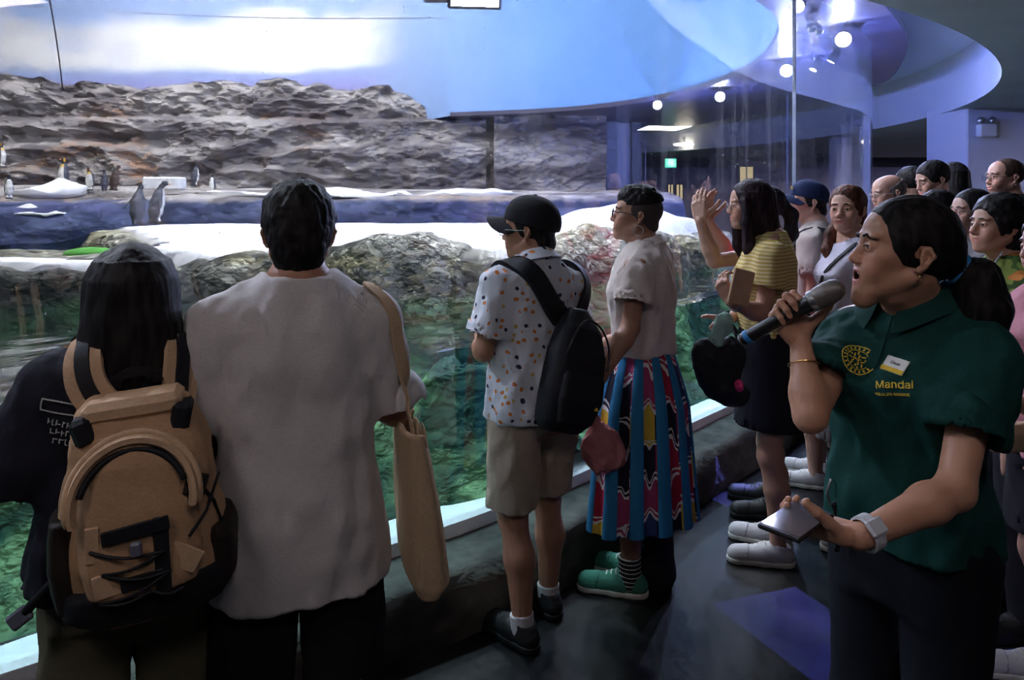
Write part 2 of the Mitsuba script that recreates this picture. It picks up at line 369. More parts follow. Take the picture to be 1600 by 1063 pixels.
def shore(x):
    """y of the island's shoreline in plan, along x."""
    return np.interp(x, [-12, -6, -4, -2.4, -1.2, -0.34, 0.2, 0.6, 1.2, 1.6, 2.3, 3.2, 4.0], [5.2, 4.6, 4.2, 4.0, 3.95, 4.0, 4.5, 4.9, 5.6, 6.2, 7.2, 8.8, 10.5])
def crest(x):
    return np.interp(x, [-12, -3.0, -2.2, -1.75, -1.3, -0.9, -0.56, -0.22, 0.0, 0.28, 0.56, 0.95, 1.4, 1.85, 2.6, 3.4], [1.22, 1.22, 1.22, 1.33, 1.36, 1.42, 1.45, 1.40, 1.34, 1.46, 1.56, 1.48, 1.36, 1.36, 1.40, 1.30])
def sstp(a, b, x):
    q = np.clip((x - a) / (b - a), 0, 1); return q * q * (3 - 2 * q)
PLATEAU = np.array([(-2.75, 4.9), (-2.95, 5.6), (-4.0, 7.6), (-5.15, 9.2), (-5.2, 10.6), (-3.0, 11.2), (0.2, 11.4), (2.0, 11.0), (2.6, 9.6), (2.2, 8.0), (1.4, 6.5), (0.4, 5.2), (-0.8, 4.5), (-2.0, 4.5)])
plat_poly = sg.Polygon(PLATEAU)
FRONT_L = sg.Polygon([(-9, 4.4), (-3.2, 4.35), (-2.2, 4.4), (-2.3, 4.9), (-3.2, 5.5), (-5.0, 5.9), (-9, 6.0)])
import shapely
def poly_dist(poly, x, y):
    """Signed distance to the polygon's edge, positive inside."""
    pts = shapely.points(x.ravel(), y.ravel())
    d = shapely.distance(poly.exterior, pts); ins = shapely.contains(poly, pts)
    return np.where(ins, d, -d).reshape(x.shape)
def terrain(x, y):
    q = np.stack([x, y, 0 * x], -1)
    n1 = meshkit.fbm(q * 1.6, 5, 21) - 0.5; n2_ = meshkit.fbm(q * 5.5, 4, 8) - 0.5
    land = np.maximum(poly_dist(plat_poly, x, y), poly_dist(FRONT_L, x, y))
    s = y - shore(x) + 0.5 * n1
    up = sstp(-0.18, 0.42, s)
    behind = sstp(-0.55, 0.05, land + 0.5 * n1)
    top = crest(x) + 0.16 * n1 + 0.10 * n2_
    plateau = 1.30 + 0.03 * n2_
    w = sstp(0.35, 1.5, y - shore(x))
    top = top * (1 - w) + plateau * w
    bed = 0.30 + 0.25 * n1 + 0.06 * n2_ - 0.10
    mound = 0.62 * np.exp(-((x + 0.35) / 0.62) ** 2 - ((y - 3.85) / 0.36) ** 2) + 0.55 * np.exp(-((x + 2.6) / 1.1) ** 2 - ((y - 3.25) / 0.45) ** 2) + 0.30 * np.exp(-((x - 0.9) / 0.6) ** 2 - ((y - 5.2) / 0.35) ** 2)
    bed = bed + mound * (1 + 0.5 * n1 + 0.6 * n2_)
    # low ledge of the far shore
    m = up * behind
    z = bed * (1 - m) + top * m
    return z
xs = np.arange(-9.5, 5.4, 0.055); ys = np.r_[np.arange(0.2, 7.0, 0.045), np.arange(7.0, 13.0, 0.11)]
X, Y = np.meshgrid(xs, ys, indexing='ij')
Z = terrain(X, Y)
gpoly = sg.Polygon(np.vstack([g, [(-9, 20), (-9, -1)]])).buffer(0)
ins = poly_dist(gpoly, X, Y)
tm = grid_mesh(np.stack([X, Y, Z], -1))
fin = (ins.ravel() > 0.0)[tm.faces].all(1)
bed_low = Z.ravel()[tm.faces].max(1) < 0.42
tm.update_faces(fin); 
tm.remove_unreferenced_vertices()
tm.vertices[:, :2] += (np.stack([meshkit.fbm(tm.vertices * 2.5, 4, 41), meshkit.fbm(tm.vertices * 2.5, 4, 43)], 1) - 0.5) * 0.22 * sstp(0.25, 0.5, poly_dist(gpoly, tm.vertices[:, 0], tm.vertices[:, 1]))[:, None]
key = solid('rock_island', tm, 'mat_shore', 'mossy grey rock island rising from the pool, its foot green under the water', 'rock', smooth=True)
# pale sandy ledge just inside the glass
led = []
for o, z in [(0.02, 0.27), (0.02, 0.30), (0.10, 0.305), (0.16, 0.295), (0.22, 0.26), (0.26, 0.12)]:
    q = np.c_[gp * 3, np.full(len(gp), o * 9)]
    led.append(np.c_[gp + path_normals(gp) * (o + (meshkit.fbm(q, 3, 2) - 0.5) * (0.10 if o > 0.05 else 0))[:, None], np.full(len(gp), z) + (meshkit.fbm(q + 7, 3, 2) - 0.5) * 0.02])
struct('trim_5', grid_mesh(np.stack(led, 1)), 'mat_sill', smooth=True, label='pale ledge under water inside the viewing glass')

# snow lying on the island
def snow_mesh(poly, zfun, step=0.07):
    x0, y0, x1, y1 = poly.bounds
    xs, ys = np.arange(x0 - .1, x1 + .1, step), np.arange(y0 - .1, y1 + .1, step)
    X, Y = np.meshgrid(xs, ys, indexing='ij')
    d = poly_dist(poly, X, Y) + 0.25 * (meshkit.fbm(np.stack([X, Y, 0 * X], -1) * 1.8, 3, 77) - 0.5)
    Z = zfun(X, Y) - 0.5 * (1 - sstp(-0.06, 0.14, d))
    m = grid_mesh(np.stack([X, Y, Z], -1))
    m.update_faces((d.ravel() > -0.10)[m.faces].all(1)); m.remove_unreferenced_vertices()
    return m
def snow_top(x, y):
    q = np.stack([x, y, 0 * x], -1)
    w = sstp(0.2, 1.2, y - shore(x))
    rise = 0.30 * np.exp(-((x - 1.15) / 0.55) ** 2 - ((y - 7.3) / 0.7) ** 2) + 0.20 * np.exp(-((x - 0.62) / 0.4) ** 2 - ((y - 6.6) / 0.5) ** 2) + 0.12 * np.exp(-((x - 2.0) / 0.5) ** 2 - ((y - 7.8) / 0.7) ** 2)
    return 1.335 + 0.035 * (meshkit.fbm(q * 1.7, 3, 5) - 0.5) + (crest(x) - 1.37) * (1 - w) * 0.8 + rise
solid('snow_field', snow_mesh(plat_poly.buffer(-0.04), snow_top), 'mat_snow', 'broad white snow field covering the rock island behind the people', 'snow', smooth=True)
solid('snow_patch', snow_mesh(FRONT_L, lambda x, y: 1.275 + 0.03 * (meshkit.fbm(np.stack([x, y, 0 * x], -1) * 2, 3, 5) - 0.5) - 0.02 * sstp(4.6, 5.6, y)), 'mat_snow', 'white snow lying along the mossy rock at the left end of the pool', 'snow', smooth=True)
gm = trimesh.creation.icosphere(subdivisions=3); gm.apply_scale([0.19, 0.14, 0.05]); gm.apply_translation(P(142, 397, 5.35))
solid('green_mat', gm, 'mat_green_mat', 'small bright green turf mat at the edge of the snow by the channel', 'mat', smooth=True)

# ---------------------------------------------------------------- far shore: shelf, cliff, rock walls, painted sky
def sheet(u0, u1, nu, z0, ztop, nz, y0, amp, seed, zs=1.0, yfun=None, step=None):
    x = np.linspace(u0, u1, nu)
    v = np.linspace(0, 1, nz)
    Xg = np.repeat(x[:, None], nz, 1); Zt = np.array([ztop(a) for a in x])
    Zg = z0 + (Zt[:, None] - z0) * v[None]
    q = np.stack([Xg * 0.9, Zg * 2.0 * zs, 0 * Xg], -1)
    r = 1 - np.abs(2 * meshkit.fbm(q, 5, seed) - 1)
    fine = meshkit.fbm(np.stack([Xg * 3.2, Zg * 6, 0 * Xg], -1), 4, seed + 9) - 0.5
    Yg = (yfun(Xg, Zg) if yfun else y0) - amp * (r - 0.5) * 1.6 - amp * 0.7 * fine
    Zg = Zg + 0.12 * amp * fine * (v[None] > 0.02)
    back = np.stack([Xg[:, -1], Yg[:, -1] + 1.2, Zg[:, -1] - 0.1], -1)[:, None]
    return grid_mesh(np.concatenate([np.stack([Xg, Yg, Zg], -1), back], 1))
tp = np.array([(-300, 118), (-100, 120), (0, 113), (30, 120), (58, 118), (75, 126), (95, 127), (120, 122), (150, 128), (180, 129), (210, 136), (240, 133), (270, 126), (300, 125), (320, 129), (345, 124), (372, 127), (386, 132), (402, 122), (430, 118), (455, 122), (473, 131), (490, 125), (520, 134), (545, 136), (590, 131), (607, 130), (612, 141), (640, 148), (665, 168), (690, 181), (760, 184)], float)
D_C = 16.2
cx = (tp[:, 0] - U0) * D_C / F_PX; cz = EYE - (tp[:, 1] - V0) * D_C / F_PX
ctop = lambda x: float(np.interp(x, cx, cz)) + 0.06 * float(meshkit.fbm(np.array([x * 3.0, 0, 0]), 3, 2) - 0.5)
def cliff_y(X, Z):
    led = 0.55 * sstp(3.38, 3.56, Z + 0.10 * (meshkit.fbm(np.stack([X * 0.8, 0 * X, 0 * X], -1), 2, 3) - 0.5))
    led += 0.25 * sstp(2.7, 2.95, Z + 0.35 * (meshkit.fbm(np.stack([X * 0.5, 0 * X, 0 * X], -1), 3, 13) - 0.5))
    lump = 0.22 * (meshkit.fbm(np.stack([X * 1.3 - Z * 1.2, Z * 1.1, 0 * X], -1), 3, 33) - 0.5) * 2
    slope = 0.10 * (Z - 2.0)
    return D_C - 0.6 + led + slope - lump
cl = sheet(-17, -0.55, 420, 1.6, ctop, 150, D_C, 0.34, 51, yfun=cliff_y)
solid('rock_cliff', cl, 'mat_cliff', 'long brown grey layered rock cliff under the painted sky', 'cliff', smooth=True)
def rwall(u0, u1, d, label, seed, top=3.5, matn='mat_cliff'):
    x0, x1 = (u0 - U0) * d / F_PX, (u1 - U0) * d / F_PX
    m = sheet(x0, x1, 70, 1.6, lambda x: top, 70, d, 0.26, seed)
    return solid('rock_wall', m, matn, label, 'rock wall', smooth=True)
rwall(715, 775, 15.9, 'narrow dark rock wall section beside the cliff end', 61)
rwall(772, 946, 15.5, 'broad mauve rock wall section beside the pale column behind the pool', 71)
# middle shelf in front of the cliff
def shelf_y(x): return np.interp(x, [-16, -9.0, -7.9, -6.2, -5.9, -3.0, 0, 3, 5], [11.4, 11.2, 11.5, 12.6, 12.4, 12.7, 13.0, 13.2, 13.4])
x = np.linspace(-16, 3.1, 330)
prof = []
for k_, (dy, z) in enumerate([(0.25, 0.4), (0.12, 0.8), (0.02, 1.0), (-0.08, 1.2), (-0.05, 1.4), (0.05, 1.55), (0.12, 1.66), (0.3, 1.74), (0.7, 1.80), (1.2, 1.84), (1.8, 1.87), (2.6, 1.92), (3.6, 1.98)]):
    drop = np.interp(x, [-16, -8.2, -7.4, -6.5, -5.8, 4], [0.20, 0.22, 0.20, 0.06, 0.0, 0.0]) * (z > 1.15) * (dy < 2.0)
    q = np.c_[x * 1.3, np.full(len(x), z * 3), np.full(len(x), dy * 2)]
    nz_ = meshkit.fbm(q, 4, 91) - 0.5
    prof.append(np.c_[x, shelf_y(x) + dy + 0.45 * nz_, z - drop + (0.16 if dy < .5 else 0.08) * (meshkit.fbm(q + 50, 4, 92) - 0.5)])
solid('rock_shelf', grid_mesh(np.stack(prof, 1)), 'mat_blue_rock', 'blue rock shelf below the brown cliff where the penguins stand', 'rock', smooth=True)
# pale stone paving of snow crust along the shelf top
def crust(u0, u1, d0, d1, z0, label, seed, h=0.10):
    m = trimesh.creation.icosphere(subdivisions=4); v = m.vertices.copy()
    r_ = np.sqrt((v[:, 0] - 0.25) ** 2 + v[:, 1] ** 2)
    v[:, 2] = np.where(v[:, 2] > 0, 1.25 * np.maximum(0.06, 1 - r_ ** 0.9) * np.clip(v[:, 2] * 4, 0, 1), v[:, 2])
    a, b = P(u0, 300, (d0 + d1) / 2), P(u1, 300, (d0 + d1) / 2)
    v = v * [(b[0] - a[0]) / 2, (d1 - d0) / 2, h] + [(a[0] + b[0]) / 2, (d0 + d1) / 2, z0]
    nn = meshkit.fbm(v * 2.4, 4, seed) - 0.5
    v[:, 2] += 0.25 * nn * (v[:, 2] > z0 - 0.02); v[:, 0] += 0.25 * nn
    m.vertices = v
    return solid('snow_crust', m, 'mat_snow', label, 'snow', smooth=True)
crust(18, 132, 13.2, 14.2, 1.84, 'white snow heap on the far shelf beside the upright king penguin', 3, 0.20)
crust(300, 620, 12.9, 13.5, 1.79, 'thin strip of snow along the far shelf edge behind the dark-haired man', 5, 0.09)
crust(600, 800, 13.4, 14.0, 1.80, 'strip of snow along the shelf foot of the mauve rock walls', 7, 0.08)
crust(-60, 108, 11.6, 12.4, 1.49, 'snow dusted ledge at the far left below the penguins', 9, 0.10)
ib = box(P(257, 287, 13.6), (0.70, 0.30, 0.24), 0.03)
solid('ice_block', ib, 'mat_ice_block', 'white rectangular ice block on the far shelf among the penguins', 'ice block', smooth=False)

# the painted sky: straight backdrop at the left, curving round with the soffit at the right
mur = np.vstack([[(-19, 18.6), (-6.0, 18.6), (-3.0, 17.6)], HOLE_A[::-1][:int(len(HOLE_A) * 0.72)]])
mur = offset_path(resample(spline(mur, 300), 0.15), 0.05)
struct('wall_mural', wall_strip(mur, ZP + 0.01, 8.6, 40), 'mat_mural', smooth=True, label='curved backdrop wall painted as blue sky with a white cloud bank')
struct('wall_mural_foot', wall_strip(np.array([(-19, 18.62), (-6, 18.62), (-1.2, 16.9)]), 1.5, ZP + 0.02), 'mat_mural')
struct('ceiling_habitat', slab(sg.box(-19, -1, 6, 20), 8.6, 8.7), 'mat_cove')
# hanging cable in front of the painted sky
a, b = P(70, -40, 14.0), P(98, 140, 16.2)
solid('hanging_cable', tube(spline([a, (a + b) / 2 + [0.03, 0, 0], b], 12), 0.012, 6), 'mat_black_metal', 'thin dark cable hanging down the painted sky to the cliff top', 'cable', smooth=True)
a, b, c = P(-20, 5, 17.8), P(350, 26, 16.6), P(700, 28, 14.6)
solid('sagging_cable', tube(spline([a, b, c], 20), 0.01, 6), 'mat_grey_metal', 'thin grey cable stretched across the painted sky above the clouds', 'cable', smooth=True)

# pale posts where the far glass meets the rock
for nm, (u0, u1, v1, d), m, lab in [('frame_post', (946, 964, 345, 16.6), 'mat_grey_metal', 'grey frame post between the mauve rock wall and the pale blue column'),
                             ('column', (963, 986, 345, 16.9), 'mat_column', 'slim pale blue column beside the end of the rock wall'),
                             ('frame_post', (986, 1002, 345, 16.7), 'mat_grey_metal', 'grey frame post on the lobby side of the slim pale blue column')]:
    a, b = P(u0, 200, d), P(u1, 200, d)
    solid(nm, box(((a[0] + b[0]) / 2, d, 1.75), (b[0] - a[0], 0.25, 3.5), 0.01), m, lab, 'column' if nm == 'column' else 'post', smooth=False)
def col(u0, u1, d, label):
    a, b = P(u0, 0, d), P(u1, 0, d)
    w = b[0] - a[0]
    return solid('lobby_column', box(((a[0] + b[0]) / 2, d + w / 2, 1.55), (w, w, 3.1), 0.02), 'mat_column', label, 'column', smooth=False)
col(1511, 1625, 10.6, 'wide pale lavender lobby column carrying the emergency light')
col(1306, 1331, 15.2, 'pale lobby column seen through the end of the curved glass')

# ---------------------------------------------------------------- lamps
ORD = ['first', 'second', 'third', 'fourth', 'fifth']
def flood(pos, target, size=(0.55, 0.30), rad=FLOOD, label=''):
    pos, target = np.array(pos, float), np.array(target, float)
    R = rot_to(target - pos)
    t_ = thing('floodlight', label, 'floodlight', 'floodlights over the habitat')
    part(t_, 'housing', box(pos - R[:, 2] * 0.09, (size[0] + 0.08, size[1] + 0.08, 0.16), 0.02, R=R), 'mat_black_metal', False)
    m = grid_mesh(np.array([[[-size[0] / 2, -size[1] / 2, 0], [size[0] / 2, -size[1] / 2, 0]], [[-size[0] / 2, size[1] / 2, 0], [size[0] / 2, size[1] / 2, 0]]]))
    m = place_mesh(m, R, pos + R[:, 2] * 0.004)
    if m.face_normals[0] @ R[:, 2] < 0: m.invert()
    k = part(t_, 'lens', m, 'mat_white_plastic', False)
    scene[k]['emitter'] = {'type': 'area', 'radiance': rgb(rad)}
    part(t_, 'stem', tube([pos - R[:, 2] * 0.1, [pos[0], pos[1], max(pos[2] + 0.3, 8.6)]], 0.02, 8), 'mat_black_metal', 30)
for x_, y_ in [(-10.5, 13.5), (-7.5, 13.5), (-4.5, 13.5), (-1.5, 12.8)]:
    flood((x_, y_, 7.6), (x_ - 0.3, 18.6, 5.2), (1.0, 0.5), label=f'floodlight washing the painted sky, {ORD[int(round((x_ + 10.5) / 3))]} from the left')
for x_, y_, tx, ty in [(-8.0, 8.2, -8.2, 9.5), (-5.2, 7.5, -5.2, 9.0), (-2.6, 7.5, -2.6, 8.8), (-0.2, 8.4, -0.2, 9.2), (1.6, 9.5, 1.4, 9.6)]:
    flood((x_, y_, 7.6), (tx, ty, 1.3), (0.9, 0.6), label=f'floodlight pointing down at the snow field, {ORD[[-8.0, -5.2, -2.6, -0.2, 1.6].index(x_)]} from the left')

# dim recessed downlights of the viewing hall
for i, (x_, y_) in enumerate([(-1.3, 0.15), (0.5, -0.35)]):
    t_ = thing('downlight', ['recessed ceiling downlight above the backpack at the left of the hall', 'recessed ceiling downlight above the middle of the hall'][i], 'downlight')
    part(t_, 'frame', box((x_, y_, ZL - 0.012), (0.66, 0.66, 0.03), 0.005), 'mat_white_plastic', False)
    m = grid_mesh(np.array([[[x_ - .3, y_ - .3, ZL - .03], [x_ - .3, y_ + .3, ZL - .03]], [[x_ + .3, y_ - .3, ZL - .03], [x_ + .3, y_ + .3, ZL - .03]]]))
    if m.face_normals[0][2] > 0: m.invert()
    k = part(t_, 'diffuser', m, 'mat_white_plastic', False); scene[k]['emitter'] = {'type': 'area', 'radiance': rgb(HALL)}

for i, (x_, y_) in enumerate([(-4.3, 1.35), (-2.6, 2.75), (-0.9, 3.95), (0.6, 5.0), (1.55, 5.75)]):  # lamps added out of view to brighten the faces
    t_ = thing('ring_lamp', f'added unseen fill lamp under the soffit ring over the near pool edge, {ORD[i]} from the left', 'lamp', 'added fill lamps over the near edge of the pool')
    a = np.linspace(0, 2 * np.pi, 25); c_ = np.array([x_, y_, ZP - 0.10]); R_ = rot_to(np.array([0.35, -0.45, -0.75]))
    part(t_, 'housing', place_mesh(grid_mesh(np.stack([np.stack([r * np.cos(a), r * np.sin(a), 0 * a + zz], -1) for zz, r in [(-.10, 0.0), (-.10, .09), (.02, .115), (.02, .105), (0, .105)]], 1)), R_, c_), 'mat_black_metal', 40)
    a = a[:-1]
    ds = place_mesh(trimesh.Trimesh(np.vstack([np.c_[.10 * np.cos(a), .10 * np.sin(a), 0 * a + .008], [[0, 0, .008]]]), np.array([[q, (q + 1) % 24, 24] for q in range(24)]), process=False), R_, c_)
    if ds.face_normals[0] @ R_[:, 2] < 0: ds.invert()
    k = part(t_, 'lens', ds, 'mat_white_plastic', False); scene[k]['emitter'] = {'type': 'area', 'radiance': rgb(FACE_FILL)}

q = P(742, -3, 9.5)
flood(q, (0.2, 3.0, 1.0), (0.62, 0.22), np.array(FLOOD) * .6, 'bright floodlight hanging at the top edge of the view before the blue backdrop')
solid('ballast_box', box(q + [-.50, .05, .06], (.34, .22, .16), .01), 'mat_black_metal', 'dark ballast box hanging beside the bright floodlight at the top', 'box', smooth=False)
# ---------------------------------------------------------------- modelling bodies and cloth as smooth blended volumes
class Field:
    """A signed distance field on a rectilinear grid, finer in the zones (centre, half size, step)."""
    def __init__(self, lo, hi, h, zones=()):
        self.ax = []
        for k in range(3):
            x, out = lo[k], [lo[k]]
            while x < hi[k]:
                st = h
                for c, hs, hf in zones:
                    hs = np.broadcast_to(hs, 3)
                    a, b = c[k] - hs[k], c[k] + hs[k]
                    if a - 1e-9 <= x < b: st = min(st, hf)
                    elif x < a < x + st: st = min(st, max(a - x, hf))
                x += st; out.append(x)
            self.ax.append(np.array(out))
        self.D = np.full([len(a) for a in self.ax], 0.25, np.float32)
    def op(self, fn, lo, hi, k=0.0, mode='add', pad=0.03):
        lo, hi = np.asarray(lo) - pad - k, np.asarray(hi) + pad + k
        sl = tuple(slice(max(0, np.searchsorted(a, lo[i]) - 1), np.searchsorted(a, hi[i]) + 1) for i, a in enumerate(self.ax))
        if any(s.stop <= s.start for s in sl): return
        q = [a[s].astype(np.float32) for a, s in zip(self.ax, sl)]
        b = fn(q[0][:, None, None], q[1][None, :, None], q[2][None, None, :]).astype(np.float32)
        a = self.D[sl]
        if mode == 'add':
            if k > 0:
                h = np.clip(0.5 + 0.5 * (b - a) / k, 0, 1); r = b * (1 - h) + a * h - k * h * (1 - h)
            else: r = np.minimum(a, b)
        elif mode == 'sub':
            if k > 0:
                h = np.clip(0.5 - 0.5 * (a + b) / k, 0, 1); r = a * (1 - h) - b * h + k * h * (1 - h)
            else: r = np.maximum(a, -b)
        else:
            r = np.maximum(a, b)
        self.D[sl] = r
    def cone(self, a, b, ra, rb=None, k=0.0, mode='add'):
        a, b = np.asarray(a, float), np.asarray(b, float); rb = ra if rb is None else rb
        ab = b - a; L2 = max(ab @ ab, 1e-9)
        def fn(x, y, z):
            t = np.clip(((x - a[0]) * ab[0] + (y - a[1]) * ab[1] + (z - a[2]) * ab[2]) / L2, 0, 1)
            return np.sqrt((x - a[0] - t * ab[0]) ** 2 + (y - a[1] - t * ab[1]) ** 2 + (z - a[2] - t * ab[2]) ** 2) - (ra + t * (rb - ra))
        r = max(ra, rb)
        self.op(fn, np.minimum(a, b) - r, np.maximum(a, b) + r, k, mode)
    def chain(self, pts, radii, k=0.0, mode='add'):
        radii = np.broadcast_to(radii, (len(pts),))
        for i in range(len(pts) - 1): self.cone(pts[i], pts[i + 1], radii[i], radii[i + 1], k, mode)
    def ball(self, c, r, k=0.0, mode='add', R=None):
        c = np.asarray(c, float); r = np.broadcast_to(np.asarray(r, float), 3); R = np.eye(3) if R is None else R
        def fn(x, y, z):
            q = [(x - c[0]) * R[0, i] + (y - c[1]) * R[1, i] + (z - c[2]) * R[2, i] for i in range(3)]
            k0 = np.sqrt(sum((q[i] / r[i]) ** 2 for i in range(3))) + 1e-6
            k1 = np.sqrt(sum((q[i] / r[i] ** 2) ** 2 for i in range(3))) + 1e-6
            return k0 * (k0 - 1) / k1
        e = np.abs(R) @ r
        self.op(fn, c - e, c + e, k, mode)
    def box(self, c, half, rad=0.0, k=0.0, mode='add', R=None):
        c = np.asarray(c, float); h = np.asarray(half, float) - rad; R = np.eye(3) if R is None else R
        def fn(x, y, z):
            q = [np.abs((x - c[0]) * R[0, i] + (y - c[1]) * R[1, i] + (z - c[2]) * R[2, i]) - h[i] for i in range(3)]
            return np.sqrt(sum(np.maximum(v, 0) ** 2 for v in q)) + np.minimum(np.maximum(np.maximum(q[0], q[1]), q[2]), 0) - rad
        e = np.abs(R) @ np.asarray(half, float)
        self.op(fn, c - e, c + e, k, mode)
    def loft(self, prof, k=0.0, mode='add', n=2.3, o=(0, 0, 0), R=None):
        """prof: rows (z, half width, half depth, centre y[, centre x]) going up."""
        pr = np.array([list(r) + [0] * (5 - len(r)) for r in prof], float); o = np.asarray(o, float); R = np.eye(3) if R is None else R
        def fn(x, y, z):
            q = [(x - o[0]) * R[0, i] + (y - o[1]) * R[1, i] + (z - o[2]) * R[2, i] for i in range(3)]
            zz = q[2]
            g = [np.interp(zz, pr[:, 0], pr[:, j]) for j in range(1, 5)]
            X, Y = q[0] - g[3], q[1] - g[2]
            kk = ((np.abs(X) / g[0]) ** n + (np.abs(Y) / g[1]) ** n) ** (1 / n) + 1e-5
            r = np.sqrt(X * X + Y * Y) + 1e-4
            d = r * (1 - 1 / kk)
            return np.maximum(d, np.maximum(zz - pr[-1, 0], pr[0, 0] - zz))
        m = max(pr[:, 1].max(), pr[:, 2].max()) + np.abs(pr[:, 3:]).max()
        c0, c1 = o + R[:, 2] * pr[0, 0], o + R[:, 2] * pr[-1, 0]
        self.op(fn, np.minimum(c0, c1) - m, np.maximum(c0, c1) + m, k, mode)
    def cut(self, pnt, nrm):
        """Removes what lies on the side of the plane that nrm points to."""
        p0, n0 = np.asarray(pnt, float), np.asarray(nrm, float) / np.linalg.norm(nrm)
        lo = [a[0] for a in self.ax]; hi = [a[-1] for a in self.ax]
        self.op(lambda x, y, z: (x - p0[0]) * n0[0] + (y - p0[1]) * n0[1] + (z - p0[2]) * n0[2], lo, hi, 0, 'max')
    def mesh(self, keep=True):
        D = self.D
        D[0], D[-1] = 0.2, 0.2; D[:, 0], D[:, -1] = 0.2, 0.2; D[:, :, 0], D[:, :, -1] = 0.2, 0.2
        S = D < 0
        n = np.array(D.shape)
        cnt = sum(S[i:n[0] - 1 + i, j:n[1] - 1 + j, k:n[2] - 1 + k].astype(np.int8) for i in (0, 1) for j in (0, 1) for k in (0, 1))
        act = (cnt > 0) & (cnt < 8)
        idx = np.full(act.shape, -1, np.int64); cells = np.argwhere(act); idx[act] = np.arange(len(cells))
        acc, num = np.zeros((len(cells), 3)), np.zeros(len(cells))
        corners = [(i, j, k) for i in (0, 1) for j in (0, 1) for k in (0, 1)]
        val = {c: D[tuple((cells + c).T)] for c in corners}
        pos = lambda c: np.stack([self.ax[a][cells[:, a] + c[a]] for a in range(3)], 1)
        for c in corners:
            for a in range(3):
                if c[a] == 0:
                    e = list(c); e[a] = 1; e = tuple(e)
                    va, vb = val[c], val[e]; cr = (va < 0) != (vb < 0)
                    t = np.where(cr, va / np.where(cr, va - vb, 1), 0)
                    pc, pe = pos(c), pos(e)
                    acc += np.where(cr[:, None], pc + (pe - pc) * t[:, None], 0); num += cr
        V = acc / num[:, None]
        Fs = []
        for a in range(3):
            b, c = (a + 1) % 3, (a + 2) % 3
            s0 = [slice(None)] * 3; s1 = [slice(None)] * 3; s0[a] = slice(0, -1); s1[a] = slice(1, None)
            A, B = S[tuple(s0)], S[tuple(s1)]
            e = np.argwhere(A != B)
            e = e[(e[:, b] > 0) & (e[:, c] > 0) & (e[:, b] < n[b] - 1) & (e[:, c] < n[c] - 1)]
            ins = A[tuple(e.T)]
            def cell(db, dc):
                q = e.copy(); q[:, b] -= db; q[:, c] -= dc
                return idx[tuple(q.T)]
            q = np.stack([cell(1, 1), cell(0, 1), cell(0, 0), cell(1, 0)], 1)
            q[~ins] = q[~ins][:, ::-1]
            Fs += [q[:, [0, 1, 2]], q[:, [0, 2, 3]]]
        m = trimesh.Trimesh(V, np.vstack(Fs), process=False)
        return m

def Rz(a): c, s = math.cos(a), math.sin(a); return np.array([[c, -s, 0], [s, c, 0], [0, 0, 1.0]])
def Rx(a): c, s = math.cos(a), math.sin(a); return np.array([[1.0, 0, 0], [0, c, -s], [0, s, c]])
def Ry(a): c, s = math.cos(a), math.sin(a); return np.array([[c, 0, s], [0, 1.0, 0], [-s, 0, c]])
def rad(d): return math.radians(d)
def unit(v): v = np.asarray(v, float); return v / np.linalg.norm(v)
def rot_about(axis, a, v):
    axis = unit(axis); v = np.asarray(v, float)
    return v * math.cos(a) + np.cross(axis, v) * math.sin(a) + axis * (axis @ v) * (1 - math.cos(a))

def displace(m, amp, scale, seed=0, octaves=3):
    """Moves a mesh along its normals by noise; scale per axis."""
    q = np.asarray(m.vertices) * np.asarray(scale)
    d = (meshkit.fbm(q, octaves, seed) - 0.5) * 2 * amp
    m.vertices = m.vertices + m.vertex_normals * np.asarray(d)[:, None]
    return m

